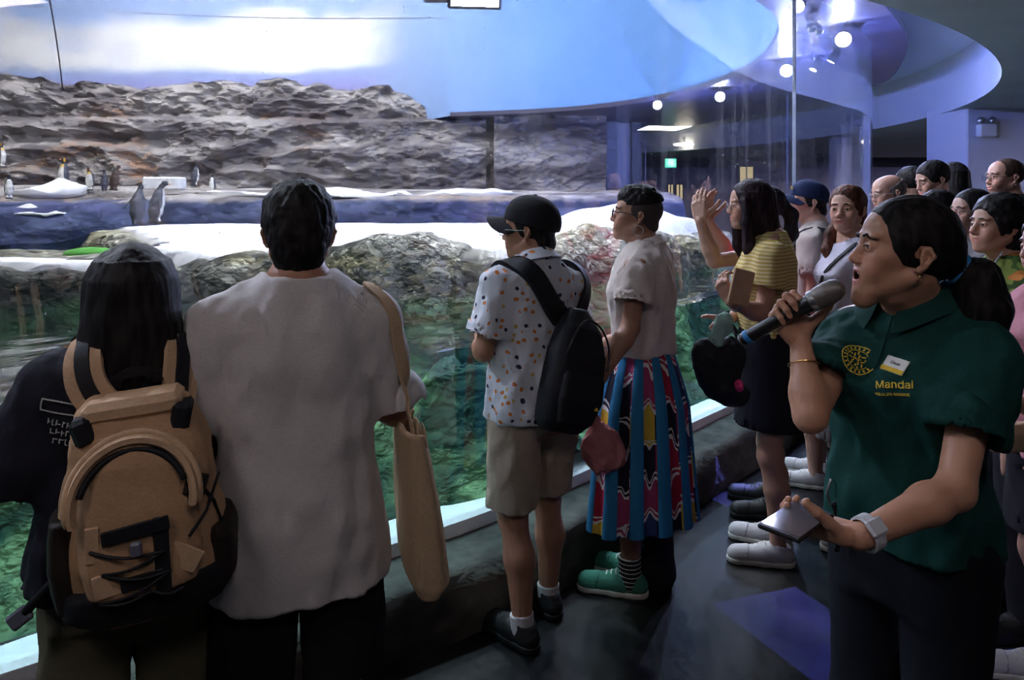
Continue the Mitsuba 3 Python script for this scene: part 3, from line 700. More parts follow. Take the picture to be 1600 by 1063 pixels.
def add_hand(F, wrist, f, n, side, curl=(25, 30, 20), spread=0.0, s=1.0, thumb=None, tcurl=(10, 15), curls=None, k=0.006):
    """A hand of five fingers rooted at the wrist. f: towards the fingers, n: the way the palm faces, side: 'R' or 'L'."""
    w = np.asarray(wrist, float); f = unit(f); n = np.asarray(n, float); n = unit(n - f * (n @ f))
    t = np.cross(f, n) if side == 'R' else -np.cross(f, n)
    offs = [0.030, 0.0105, -0.0095, -0.0275]; base = [0.088, 0.092, 0.088, 0.079]
    lens = [0.070, 0.079, 0.073, 0.057]; rr = [0.0092, 0.0095, 0.0090, 0.0080]
    F.ball(w + f * 0.048 * s, np.array([0.036, 0.052, 0.0135]) * s, 0.012, R=np.stack([t, f, n], 1))
    F.cone(w + f * 0.02 * s + t * 0.02 * s + n * 0.006 * s, w + f * 0.055 * s + t * 0.026 * s + n * 0.008 * s, 0.016 * s, 0.013 * s, 0.012)
    F.cone(w + f * 0.02 * s - t * 0.018 * s + n * 0.004 * s, w + f * 0.065 * s - t * 0.025 * s + n * 0.004 * s, 0.014 * s, 0.011 * s, 0.012)
    tips = []
    for i in range(4):
        kn = w + (f * base[i] + t * offs[i]) * s
        F.cone(w + (f * 0.02 + t * offs[i] * 0.6) * s, kn, 0.012 * s, 0.0105 * s, 0.008)
        F.ball(kn - n * 0.003 * s, 0.0108 * s, 0.006)
        c = (curls[i] if curls else curl); d = unit(f + t * spread * (1.5 - i) * 0.5); p = kn; ax = np.cross(d, n)
        for j, (fr, rk) in enumerate(zip((0.46, 0.30, 0.24), (1.0, 0.92, 0.82))):
            d = rot_about(ax, rad(c[j]), d)
            q = p + d * lens[i] * fr * s
            F.cone(p, q, rr[i] * rk * s, rr[i] * (rk - 0.09) * s, 0.004 if j else k)
            p = q
        tips.append(p)
    td = unit(t * 0.75 + f * 0.55 + n * 0.35) if thumb is None else unit(thumb)
    p = w + (f * 0.022 + t * 0.022 + n * 0.004) * s
    ax = np.cross(td, unit(f - t * 0.3 + n * 0.3))
    for j, (L, ra, rb) in enumerate(((0.044, 0.0145, 0.0115), (0.034, 0.0112, 0.0100), (0.026, 0.0100, 0.0080))):
        if j: td = rot_about(ax, rad(tcurl[j - 1]), td)
        q = p + td * L * s
        F.cone(p, q, ra * s, rb * s, 0.010 if j == 0 else 0.004); p = q
    tips.append(p)
    return tips

def add_head(F, hc, R, s=1.0, fem=0.0, mouth=0.0, jaw=1.0, nose=1.0, ear=True, hi=True, chin=1.0):
    """A head with brow, sockets, nose, lips, chin and ears. hc: between the ears. R: columns right, forward, up."""
    A = lambda x, y, z: hc + R @ (np.array([x, y, z]) * s)
    B = lambda c, r, k, mode='add', RR=None: F.ball(A(*c), np.asarray(r) * s, k * s, mode, R if RR is None else R @ RR)
    C = lambda a, b, ra, rb, k, mode='add': F.cone(A(*a), A(*b), ra * s, rb * s, k * s, mode)
    B((0, -0.010, 0.034), (0.073, 0.093, 0.080), 0)
    B((0, 0.045, 0.040), (0.058, 0.046, 0.052), 0.03)
    B((0, 0.034, -0.030), (0.058 * jaw, 0.054, 0.066), 0.03)
    B((0, 0.052, -0.068), (0.040 * jaw, 0.036, 0.040), 0.022)
    B((0, 0.074, -0.097), (0.020 * jaw, 0.016 * chin, 0.016), 0.022)
    for x in (-1, 1):
        C((x * 0.058 * jaw, -0.004, -0.048), (x * 0.022 * jaw, 0.066, -0.094), 0.013, 0.011, 0.022)      # jaw line
        B((x * 0.043, 0.060, -0.018), (0.021, 0.022, 0.018), 0.022)                                         # cheekbone
        B((x * 0.030, 0.070, -0.048), (0.022, 0.020, 0.022), 0.02)                                          # cheek
        B((x * 0.028, 0.084, 0.024), (0.026, 0.012, 0.0075 - 0.002 * fem), 0.014)                           # brow
    if hi:
        for x in (-1, 1):
            B((x * 0.032, 0.0985, 0.0015), (0.020, 0.016, 0.0125), 0.012, 'sub')                            # eye socket
            B((x * 0.032, 0.0795, 0.001), (0.0165, 0.0130, 0.0125), 0.004)                                  # lids round the eyeball
            C((x * 0.020, 0.0915, 0.0052), (x * 0.042, 0.0865, 0.0052), 0.0030, 0.0026, 0.004)             # upper lid
            C((x * 0.021, 0.0900, -0.0068), (x * 0.041, 0.0860, -0.0062), 0.0024, 0.0022, 0.004)           # lower lid
            B((x * 0.0315, 0.0945, -0.0008), (0.0135, 0.0056, 0.0046), 0.0015, 'sub')                        # opening
    C((0, 0.083, 0.018), (0, 0.1020 + 0.03 * (nose - 1), -0.026), 0.0090, 0.0105 * nose, 0.012)
    B((0, 0.1035 + 0.03 * (nose - 1), -0.031), (0.0115 * nose, 0.0105 * nose, 0.0095), 0.010)
    for x in (-1, 1):
        B((x * 0.0130 * nose, 0.095, -0.0345), (0.0080 * nose, 0.0105, 0.0075), 0.006)
        if hi: B((x * 0.0070, 0.1015, -0.0430), (0.0036, 0.0046, 0.0042), 0.003, 'sub')
    # mouth
    op = mouth
    B((0, 0.0800, -0.064 - 0.006 * op), (0.028, 0.014, 0.020 + 0.010 * op), 0.014)
    B((0, 0.0905, -0.0575 + 0.003 * op), (0.0225 - 0.003 * op, 0.0075, 0.0050), 0.005)
    B((0, 0.0890 - 0.003 * op, -0.0685 - 0.013 * op), (0.0195 - 0.003 * op, 0.0080, 0.0056), 0.005)
    if op > 0.05: B((0, 0.090, -0.0630 - 0.005 * op), (0.0185, 0.024, 0.0105 * op), 0.003, 'sub')
    elif hi: B((0, 0.0985, -0.0630), (0.023, 0.0075, 0.0018), 0.003, 'sub')
    if op > 0.05:
        B((0, 0.070 , -0.108 - 0.012 * op), (0.024 * jaw, 0.022, 0.018), 0.022)
    if ear:
        for x in (-1, 1):
            RR = Rz(x * rad(-30)) @ Rx(rad(-12))
            B((x * 0.0770, -0.012, -0.004), (0.0068, 0.0142, 0.0250), 0.006, RR=RR)
            C((x * 0.0830, -0.016, 0.0165), (x * 0.0870, -0.024, 0.003), 0.0042, 0.0042, 0.004)
            C((x * 0.0870, -0.024, 0.003), (x * 0.0800, -0.012, -0.024), 0.0042, 0.0045, 0.004)
            C((x * 0.0770, -0.001, 0.015), (x * 0.0830, -0.014, 0.0185), 0.0036, 0.0042, 0.004)
            if hi: B((x * 0.0885, -0.010, -0.001), (0.0050, 0.0080, 0.0120), 0.004, 'sub', RR=RR)
            B((x * 0.0745, -0.006, -0.029), (0.0060, 0.0080, 0.0085), 0.006)

class Person:
    """A standing figure: a skeleton in its own frame (x right, y forward, z up) and the transform into the place."""
    def __init__(self, label, xy, yaw, height=1.70, group=None, fem=0.0, build=1.0, skin=(0.36, 0.20, 0.13), head_yaw=0.0, head_pitch=0.0, head_roll=0.0, lean=0.0, head_fwd=0.0, z0=0.0, name='person', hf=None):
        self.key = thing(name, label, 'person', group)
        self.R, self.o, self.h = Rz(yaw), np.array([xy[0], xy[1], z0]), height
        s = self.s = height / 1.70; self.fem, self.build = fem, build; self.skin = np.asarray(skin, float)
        self.hs = 1.0 - 0.045 * fem + 0.3 * (s - 1)
        self.lean = lean
        sw = (0.178 - 0.022 * fem) * s * (0.6 + 0.4 * build)
        self.j = {}
        for sg_, x in (('R', 1), ('L', -1)):
            self.j['shoulder' + sg_] = np.array([x * sw, -0.012 + lean * 0.5, 1.385 * s])
            self.j['hip' + sg_] = np.array([x * 0.088 * s, -0.005, 0.90 * s])
            self.j['knee' + sg_] = np.array([x * 0.095 * s, 0.012, 0.475 * s])
            self.j['ankle' + sg_] = np.array([x * 0.100 * s, -0.025, 0.085 * s])
            self.j['elbow' + sg_] = self.j['shoulder' + sg_] + np.array([x * 0.05, -0.02, -0.285 * s])
            self.j['wrist' + sg_] = self.j['elbow' + sg_] + np.array([x * 0.005, 0.05, -0.24 * s])
        self.hc = np.array([0, 0.010 + lean + head_fwd, height - 0.114 * self.hs - 0.012])
        self.HR = Rz(head_yaw) @ Rx(head_pitch) @ Ry(head_roll)
        self.hands = {'R': None, 'L': None}
        self.zones = [(self.hc, (0.12, 0.14, 0.15), 0.005 if hf is None else hf)]
    def W(self, q): return np.asarray(q) @ self.R.T + self.o
    def loc(self, w): return (np.asarray(w, float) - self.o) @ self.R
    def ldir(self, w): return np.asarray(w, float) @ self.R
    def hp(self, x, y, z): return self.hc + self.HR @ (np.array([x, y, z]) * self.hs)
    def finish(self, m): m.vertices = self.W(m.vertices); return m
    def arm(self, side, elbow, wrist):
        self.j['elbow' + side], self.j['wrist' + side] = np.asarray(elbow, float), np.asarray(wrist, float)
    def hand(self, side, f, n, hf=0.0035, **kw):
        self.hands[side] = dict(f=f, n=n, **kw)
        w = self.j['wrist' + side]
        self.zones.append((w + unit(f) * 0.08, 0.115, hf))
    def torso_prof(self, g=0.0, hem=0.80):
        s, b, fm = self.s, self.build, self.fem
        rows = [(0.78, .160, .105, -.008), (0.90, .172, .118, -.012), (1.00, .158 - .012 * fm, .108, -.002), (1.08, .146 - .022 * fm, .102, .002), (1.18, .150 - .016 * fm, .108, .004),
                (1.27, .160 - .012 * fm, .114 + .012 * fm, .004 + .010 * fm), (1.345, .160 - .012 * fm, .100, -.006), (1.40, .138 - .012 * fm, .080, -.014), (1.44, .085, .062, -.018), (1.47, .055, .052, -.018)]
        return [(z * s, a * s * (0.5 + 0.5 * b) + g, d * s * b + g, c + self.lean * np.clip((z - 0.9) / 0.6, 0, 1)) for z, a, d, c in rows]
    def build_body(self, mat='mat_skin', mouth=0.0, jaw=1.0, nose=1.0, hi=True, h=0.012, lip=(0.42, 0.13, 0.11), legs=True, name='body', stubble=None, chin=1.0, arms=True):
        s, j = self.s, self.j; A = 0.92 + 0.08 * self.build - 0.08 * self.fem
        pts = np.array(list(j.values()) + [self.hc + [0, 0, .14], self.hc - [0, .14, 0], self.hc + [0, .14, 0]])
        ext = [pts]
        for sd in 'RL':
            if self.hands[sd]: ext.append((j['wrist' + sd] + unit(self.hands[sd]['f']) * 0.2)[None]); ext.append(j['wrist' + sd][None] + 0.1); ext.append(j['wrist' + sd][None] - 0.1)
        ext = np.vstack(ext)
        lo, hi_ = ext.min(0) - 0.14, ext.max(0) + 0.14
        lo[2] = 0.02 if legs else 0.70 * s
        F = Field(lo, hi_, h, self.zones)
        F.loft(self.torso_prof(), 0.0)
        for sd in 'RL':
            x = 1 if sd == 'R' else -1
            if legs:
                F.cone(j['hip' + sd], j['knee' + sd], 0.085 * s * A, 0.056 * s * A, 0.04)
                F.cone(j['knee' + sd], j['knee' + sd] * 0.62 + j['ankle' + sd] * 0.38 + [0, -0.018, 0], 0.052 * s * A, 0.056 * s * A, 0.03)
                F.cone(j['knee' + sd] * 0.62 + j['ankle' + sd] * 0.38 + [0, -0.018, 0], j['ankle' + sd], 0.056 * s * A, 0.036 * s * A, 0.03)
                F.cone(j['ankle' + sd] + [0, 0.01, -0.03], j['ankle' + sd] + [x * 0.012, 0.12, -0.055], 0.032 * s, 0.024 * s, 0.03)
            F.ball(j['shoulder' + sd] - [0, 0, 0.022], 0.048 * s * A, 0.06)
            F.cone([x * 0.035 * s, -0.03 + self.lean, 1.445 * s], j['shoulder' + sd] + [-x * 0.02, 0, -0.012 * s], 0.030 * s, 0.036 * s * A, 0.05)
            F.cone(j['shoulder' + sd] + [x * 0.004, 0, -0.028], j['elbow' + sd], 0.046 * s * A, 0.037 * s * A, 0.03)
            e, w = j['elbow' + sd], j['wrist' + sd]
            F.cone(e, e * 0.72 + w * 0.28, 0.037 * s * A, 0.040 * s * A, 0.02)
            F.cone(e * 0.72 + w * 0.28, w, 0.040 * s * A, 0.0255 * s * A, 0.02)
            if self.hands[sd]:
                kw = dict(self.hands[sd]); add_hand(F, w, kw.pop('f'), kw.pop('n'), sd, **kw)
            else:
                d = unit(w - e); F.cone(w, w + d * 0.09, 0.026, 0.024, 0.02); F.cone(w + d * .09, w + d * .15, 0.024, 0.014, 0.01)
        nb = np.array([0, -0.02 + self.lean, 1.43 * s])
        r = 0.058 - 0.009 * self.fem
        F.cone(nb, self.hp(0, -0.022, -0.045), r * s * (0.6 + 0.4 * self.build) + 0.004, r * self.hs, 0.035)
        F.cone(nb + [0, 0.03, 0.01], self.hp(0, 0.012, -0.085), 0.040 * s, 0.036 * self.hs, 0.03)
        add_head(F, self.hc, self.HR, self.hs, self.fem, mouth, jaw, nose, hi=hi, chin=chin)
        m = F.mesh()
        # colour: skin, lips, inside of the mouth, stubble
        q = (m.vertices - self.hc) @ self.HR / self.hs
        c = np.repeat(self.skin[None], len(q), 0)
        c = c * (0.90 + 0.2 * np.asarray(meshkit.fbm(np.asarray(m.vertices) * 14, 3, 3)))[:, None]
        red = np.exp(-((np.abs(q[:, 0]) - 0.04) / 0.02) ** 2 - ((q[:, 1] - 0.075) / 0.03) ** 2 - ((q[:, 2] + 0.03) / 0.025) ** 2) + np.exp(-(q[:, 0] / 0.016) ** 2 - ((q[:, 1] - 0.112) / 0.016) ** 2 - ((q[:, 2] + 0.03) / 0.014) ** 2)
        c = c * (1 + red[:, None] * np.array([0.12, -0.06, -0.08]))
        lipm = (np.clip(1.2 - np.sqrt((q[:, 0] / 0.0235) ** 2 + ((q[:, 2] + 0.063 + 0.006 * mouth) / (0.0100 + 0.013 * mouth)) ** 2), 0, 0.25) * 4) * (q[:, 1] > 0.078)
        c = c * (1 - lipm[:, None] * 0.75) + np.asarray(lip) * lipm[:, None] * 0.75
        if mouth > 0.05:
            ins = ((np.abs(q[:, 0]) < 0.019) & (q[:, 1] < 0.0905) & (q[:, 1] > 0.06) & (np.abs(q[:, 2] + 0.063 + 0.005 * mouth) < 0.0125 * mouth)).astype(float)
            c = c * (1 - ins[:, None]) + np.array([0.05, 0.01, 0.01]) * ins[:, None]
        if stubble is not None:
            st = np.clip((q[:, 1] - 0.0) / 0.03, 0, 1) * np.clip((-0.035 - q[:, 2]) / 0.02, 0, 1) * np.clip((q[:, 2] + 0.16) / 0.03, 0, 1) * (1 - lipm)
            c = c * (1 - st[:, None] * 0.7) + np.asarray(stubble) * st[:, None] * 0.7
        self.body_q = q
        self.skin_mesh = self.finish(m)
        part(self.key, name, m, mat, True, color=np.clip(c, 0, 1))
        return m
    def eyes(self, iris=(0.02, 0.012, 0.008), look=(0, 0)):
        for x in (-1, 1):
            e = trimesh.creation.icosphere(subdivisions=3, radius=1.0)
            d = unit([math.sin(look[0]), math.cos(look[0]) * math.cos(look[1]), math.sin(look[1])])
            a = e.vertices @ d
            c = np.where((a > 0.82)[:, None], np.array(iris), np.array([0.62, 0.58, 0.55])); c = np.where((a > 0.965)[:, None], 0.004, c)
            e.apply_scale(0.0118 * self.hs)
            e.vertices = self.hp(x * 0.0315, 0.0798, -0.0008) + e.vertices @ self.HR.T
            part(self.key, 'eye', self.finish(e), 'mat_eye', True, color=c)
    def snap(self, pts, off):
        """Moves points of the head onto its skin."""
        from scipy.spatial import cKDTree
        d, i = cKDTree(self.skin_mesh.vertices).query(self.W(np.array(pts)), k=4)
        return self.loc(np.asarray(self.skin_mesh.vertices)[i].mean(1) + np.asarray(self.skin_mesh.vertex_normals)[i].mean(1) * off)
    def brows(self, col=None, th=0.0026, z=0.0215, arch=0.005, matn='mat_hair'):
        for x in (-1, 1):
            pts = [self.hp(x * (0.012 + 0.040 * t), 0.0985 - 0.022 * t ** 2, z + arch * math.sin(math.pi * min(1, t * 1.1)) - 0.003 * t) for t in np.linspace(0, 1, 11)]
            r = th * self.hs * np.array([0.7, 1, 1.1, 1.15, 1.1, 1.05, 0.95, 0.85, 0.7, 0.5, 0.3])
            part(self.key, 'eyebrow', self.finish(tube(self.snap(pts, 0.0002), r, 7)), matn, True)
    def lashes(self, th=0.0012):
        for x in (-1, 1):
            pts = [self.hp(x * (0.0315 + 0.0150 * t), 0.0925 - 0.0045 * t - 0.003 * t * t, 0.0030 - 0.0040 * t * t) for t in np.linspace(-1, 1, 11)]
            part(self.key, 'eyelashes', self.finish(tube(pts, th * np.array([.6, .9, 1, 1.1, 1.2, 1.3, 1.3, 1.3, 1.2, 1, .5]), 6)), 'mat_hair', True)
    def teeth(self):
        pts = [self.hp(x, 0.0885 - 12 * x * x, -0.0602) for x in np.linspace(-0.014, 0.014, 9)]
        part(self.key, 'teeth', self.finish(ribbon(pts, self.HR[:, 1], 0.0055, 0.003)), 'mat_teeth', 30)
    def hair(self, fn, mat='mat_hair', h=0.005, lo=(-.14, -.16, -.16), hi=(.14, .14, .17), amp=0.0022, scale=(70, 70, 9), seed=1, label=None, name='hair', post=None):
        """fn(F) shapes the hair in the head's own frame."""
        F = Field(np.array(lo, float), np.array(hi, float), h)
        fn(F)
        m = F.mesh()
        if amp: displace(m, amp, scale, seed, 3)
        if post: post(m)
        m.vertices = self.hc + (m.vertices * self.hs) @ self.HR.T
        part(self.key, name, self.finish(m), mat, True, label)
        return m
    def glasses(self, mat='mat_black_plastic', lens=True, rim=0.0016, w=0.024, hgt=0.018, z=-0.002):
        t_ = new_key(self.key + '__glasses')
        ms = []
        for x in (-1, 1):
            a = np.linspace(0, 2 * np.pi, 28, endpoint=False)
            pts = [self.hp(x * 0.034 + w * np.sign(math.cos(q)) * abs(math.cos(q)) ** 0.8, 0.1075 - 0.10 * (abs(x * 0.034 + w * math.cos(q)) - 0.03) * 0.6, z + hgt * np.sign(math.sin(q)) * abs(math.sin(q)) ** 0.8) for q in a]
            ms.append(tube(pts, rim, 6, close=True))
            ms.append(tube([self.hp(x * 0.057, 0.104, z + 0.006), self.hp(x * 0.074, 0.075, z + 0.006), self.hp(x * 0.079, 0.0, z + 0.004), self.hp(x * 0.078, -0.012, z - 0.012)], rim * 1.1, 6))
        ms.append(tube([self.hp(-0.011, 0.1105, z + 0.004), self.hp(0, 0.1135, z + 0.007), self.hp(0.011, 0.1105, z + 0.004)], rim, 6))
        scene[t_] = mikit.ply(self.finish(join(ms)), mat, smooth=40)
        return t_

def cranium(F, t=0.012, k=0.0, s=1.0):
    F.ball((0, -0.010, 0.034), np.array([0.073 + t, 0.093 + t, 0.080 + t]) * s, k)

# cloth
def shell_mesh(F, folds=0.004, fscale=(9, 9, 4), seed=1, fine=0.0):
    m = F.mesh()
    if folds: displace(m, folds, fscale, seed, 3)
    if fine: displace(m, fine, (60, 60, 60), seed + 3, 2)
    return m

def sleeve(F, p, side, end=0.55, r0=0.075, r1=0.075, k=0.04, drop=0.0, hollow=True):
    """A sleeve from the shoulder to a share of the way to the elbow."""
    a, b = p.j['shoulder' + side], p.j['elbow' + side]
    e = a + (b - a) * end; d = unit(b - a)
    F.cone(a - [0, 0, 0.038], e - d * r1 * 0.2, r0, r1, k)
    return e, d

def sleeve_cut(F, e, d, r):
    """Ends a sleeve square and hollows its mouth."""
    F.cut(e, d)
    F.cone(e - d * 0.02, e + d * 0.2, r * 0.84, r * 0.84, 0.006, 'sub')

def make_shoe(p, side, matn, sole_mat, name='shoe', label=None, L=0.27, yaw=0.0, high=0.0, sole_h=0.028):
    a = p.j['ankle' + side]; x = 1 if side == 'R' else -1
    F = Field((-0.07, -0.12, -0.005), (0.07, 0.24, 0.15 + high), 0.006)
    F.cone((0, -0.045, 0.045), (0, 0.04, 0.055), 0.038, 0.044, 0.02)
    F.cone((0, 0.03, 0.045), (0.004 * x, L - 0.10, 0.036), 0.045, 0.040, 0.02)
    F.cone((0, -0.030, 0.05), (0, -0.022, 0.098 + high), 0.040, 0.042, 0.02)
    F.cone((0, -0.020, 0.085 + high), (0, -0.02, 0.18 + high), 0.034, 0.036, 0.004, 'sub')
    F.cut((0, 0, 0.105 + high), (0, -0.25, 1)); F.cut((0, 0, 0.016), (0, 0, -1))
    u = F.mesh(); displace(u, 0.0012, (60, 60, 60), 4, 2)
    F = Field((-0.08, -0.13, -0.01), (0.08, 0.25, 0.06), 0.006)
    F.cone((0, -0.046, 0.02), (0, 0.05, 0.02), 0.042, 0.043); F.cone((0, 0.05, 0.02), (0.004 * x, L - 0.098, 0.02), 0.043, 0.044, 0.02)
    F.cut((0, 0, sole_h), (0, 0, 1)); F.cut((0, 0, 0.002), (0, 0, -1))
    so = F.mesh()
    laces = [tube([(-0.024, yy, 0.090 - i * 0.0080), (-0.012, yy + 0.003, 0.099 - i * 0.0080), (0.012, yy + 0.003, 0.099 - i * 0.0080), (0.024, yy, 0.090 - i * 0.0080)], 0.0036, 6) for i, yy in enumerate((0.045, 0.065, 0.085, 0.105))]
    def over(lo_y, hi_y, g):
        G = Field((-0.07, -0.12, -0.005), (0.07, 0.24, 0.13), 0.006)
        G.cone((0, -0.045, 0.045), (0, 0.04, 0.055), 0.038 + g, 0.044 + g, 0.02)
        G.cone((0, 0.03, 0.045), (0.004 * x, L - 0.10, 0.036), 0.045 + g, 0.040 + g, 0.02)
        G.cut((0, lo_y, 0), (0, -1, -0.25)); G.cut((0, hi_y, 0), (0, 1, 0.25)); G.cut((0, 0, 0.016), (0, 0, -1)); G.cut((0, 0, 0.085), (0, 0, 1))
        return G.mesh()
    toe, heel = over(0.135, 0.3, 0.0028), over(-0.2, -0.035, 0.0028)
    M = Rz(yaw - x * rad(6)); t0 = np.array([a[0], a[1] + 0.012, 0])
    k = None
    out = []
    for m, mt, nm, sm in ((u, matn, name, True), (so, sole_mat, 'sole', 40), (join(laces), sole_mat, 'laces', True), (toe, matn, 'toe_cap', 40), (heel, matn, 'heel_counter', 40)):
        m.vertices = m.vertices @ M.T + t0
        if nm == name: k = part(p.key, nm, p.finish(m), mt, sm, label)
        else: part(k, nm, p.finish(m), mt, sm)
    return k

def make_sock(p, side, matn, z1=0.15, r=0.043):
    a = p.j['ankle' + side]; kn = p.j['knee' + side]; d = unit(kn - a)
    F = Field(a + [-0.08, -0.08, -0.06], a + [0.08, 0.08, 0.20], 0.006)
    F.cone(a - [0, 0, 0.03], a + d * (z1 - 0.085), r, r + 0.002)
    F.cut(a + d * (z1 - 0.085), d)
    part(p.key, 'sock', p.finish(F.mesh()), matn, True)

# skin, hair and cloth materials
mat('mat_skin', VC, 0.48, 0.45)
mat('mat_eye', VC, 0.12, 0.6)
mat('mat_teeth', (0.75, 0.72, 0.66), 0.25)
def hair_mat(name, c, c2): 
    mat(name, lambda p, n, uv: pmix(c, c2, sstep(0.3, 0.75, fbm(p.x * 90, p.y * 90, p.z * 14, 2))), 0.6, 0.16)
hair_mat('mat_hair', [0.006, 0.0055, 0.006], [0.018, 0.016, 0.017])
hair_mat('mat_hair_brown', [0.045, 0.018, 0.012], [0.12, 0.045, 0.028])
hair_mat('mat_hair_grey', [0.10, 0.09, 0.09], [0.24, 0.22, 0.21])
def weave(c, a=0.10, sc=900.0):
    return lambda p, n, uv: mi.Color3f(*[float(v) for v in c]) * (1 - a + 2 * a * fbm(p.x * sc / 4, p.y * sc / 4, p.z * sc / 4, 2))
def cloth(name, c, a=0.10, rough=0.85, **kw): return mat(name, weave(c, a), rough, 0.2, bump=lambda p, n, uv: pnoise(p.x * 700, p.y * 700, p.z * 700), bscale=0.0006, **kw)
mat('mat_black_plastic', (0.012, 0.012, 0.014), 0.3, 0.5)
mat('mat_rubber_black', (0.012, 0.012, 0.013), 0.6)
mat('mat_rubber_white', (0.55, 0.54, 0.48), 0.6)
mat('mat_gold', (0.75, 0.55, 0.22), 0.25, metal=1.0)
mat('mat_silver', (0.6, 0.6, 0.62), 0.3, metal=1.0)
# ---------------------------------------------------------------- clothes, caps, bags
def tee(p, hem, matn, ease=0.015, hem_a=None, hem_b=None, sl=0.6, r0=0.078, r1=0.080, folds=0.006, seed=1, name='shirt', label=None, h=0.009, neck=0.012, n=2.5, fine=0.0, hemtilt=0.0, tuck=None, fscale=(10, 10, 4), neck_z=1.455, curve=0.0):
    """A top with short sleeves: torso, sleeves, neck opening, hem."""
    s = p.s
    body = p.torso_prof(ease)
    ah = hem_a if hem_a else np.interp(hem, [r[0] for r in body], [r[1] for r in body]) + 0.012
    bh = hem_b if hem_b else np.interp(hem, [r[0] for r in body], [r[2] for r in body]) + 0.014
    rows = [(hem - 0.03, ah, bh, -0.004)]
    ch = 1.27 * s
    for z, a, b, c in body:
        if z <= hem + 0.02: continue
        w = np.clip((z - hem) / (ch - hem), 0, 1)
        if z < ch: a, b = max(a, ah * (1 - w) + a * w), max(b, bh * (1 - w) + b * w)
        rows.append((z, a, b, c))
    j = p.j
    ends = [j['elbow' + q] for q in 'RL'] + [j['shoulder' + q] for q in 'RL']
    E = np.array(ends + [[ah, bh, hem], [-ah, -bh, hem], [0, 0, 1.5 * s]])
    F = Field(np.minimum(E.min(0), [-.3, -.25, hem]) - 0.10, np.maximum(E.max(0), [.3, .25, 1.5]) + 0.10, h)
    F.loft(rows, 0, n=n)
    for sd, x in (('R', 1), ('L', -1)):
        F.cone([x * 0.05 * s, -0.02 + p.lean, 1.425 * s], j['shoulder' + sd] - [0, 0, 0.020], 0.052 * s, 0.052 * s, 0.03)
    for sd in 'RL':
        S = Field.__new__(Field); S.ax = F.ax; S.D = np.full_like(F.D, 0.25)
        e, d = sleeve(S, p, sd, sl, r0, r1, 0.03); sleeve_cut(S, e, d, r1)
        kk = 0.035; hh = np.clip(0.5 + 0.5 * (S.D - F.D) / kk, 0, 1)
        F.D = S.D * (1 - hh) + F.D * hh - kk * hh * (1 - hh)
    F.cut((0, 0, hem), (0, -hemtilt, -1))
    if curve:
        for x in (-1, 1): F.cut((x * ah * 0.35, 0, hem), (x * curve, 0, -1))
    nb = np.array([0, -0.02 + p.lean, 1.43 * s]); hn = p.hp(0, -0.015, -0.06)
    r = (0.058 - 0.009 * p.fem) * s + neck
    F.cone(nb + [0, 0.012, neck_z * s - 1.43 * s], hn + [0, 0, .03], r, r * 1.15, 0.01, 'sub')
    m = shell_mesh(F, folds * 3.0, fscale, seed, fine)
    displace(m, folds * 1.2, (22, 22, 11), seed + 7, 2)
    part(p.key, name, p.finish(m), matn, True, label)
    return m

def collar(p, matn, z=1.445, r=0.062, hgt=0.035, fold=0.030, gap=0.35, point=0.02, name='collar', tilt=0.35, label=None, cy=-0.012):
    """A folded shirt collar, open at the front."""
    s = p.s
    th = np.linspace(gap, 2 * np.pi - gap, 48) + np.pi / 2
    rows = []
    for k, (dr_, dz) in enumerate([(0.004, -0.010), (-0.002, hgt * 0.6), (-0.002, hgt), (0.004, hgt + 0.003), (0.010, hgt * 0.85), (0.012 + fold * 0.5, hgt * 0.25), (0.014 + fold, -fold * 0.35), (0.010 + fold, -fold * 0.35 - 0.003), (0.006, hgt * 0.3)]):
        fr = np.clip((np.sin(th) - 0.35) / 0.6, 0, 1)
        rr = r * s + dr_
        zz = z * s + dz - tilt * rr * np.sin(th) - (point * fr * fr if 5 <= k <= 7 else 0)
        rows.append(np.stack([rr * np.cos(th) * 1.04, cy + p.lean + rr * np.sin(th) * 0.98 + (0.012 * fr if 5 <= k <= 7 else 0), zz], -1))
    m = grid_mesh(np.stack(rows, 1))
    part(p.key, name, p.finish(m), matn, 50, label)

def shorts(p, top, bottom, matn, r_top=0.105, r_bot=0.105, name='shorts', label=None, folds=0.006, seed=3, h=0.009, hip=0.0, fscale=(12, 12, 5)):
    s, j = p.s, p.j
    F = Field((-.32, -.28, bottom - .06), (.32, .28, top + .05), h)
    rows = [r for r in p.torso_prof(0.014 + hip) if r[0] < top + 0.02]
    z0 = 0.80 * s
    F.loft([(z0, *p.torso_prof(0.012 + hip)[0][1:])] + [r for r in rows if r[0] > z0 + .01] + [(top, rows[-1][1] - .002, rows[-1][2] - .002, rows[-1][3])], 0)
    for sd in 'RL':
        a, k = j['hip' + sd], j['knee' + sd]
        d = unit(k - a); e = a + d * (a[2] - bottom) / max(-d[2], .3)
        F.cone(a + [0, 0, -0.02], e + d * .08, r_top * s, r_bot * s, 0.03)
    for sd in 'RL':
        a, k = j['hip' + sd], j['knee' + sd]
        d = unit(k - a); e = a + d * (a[2] - bottom) / max(-d[2], .3)
        F.cone(e - d * 0.03, e + d * 0.2, r_bot * s * 0.86, r_bot * s * 0.86, 0.004, 'sub')
    F.box((0, 0, bottom - 0.02), (0.006, 0.3, 0.74 * s - bottom), 0.004, 0.022, 'sub')
    F.cut((0, 0, bottom), (0, 0, -1))
    m = shell_mesh(F, folds * 2.2, fscale, seed)
    displace(m, folds * 0.9, (26, 26, 14), seed + 5, 2)
    part(p.key, name, p.finish(m), matn, True, label)
    return m

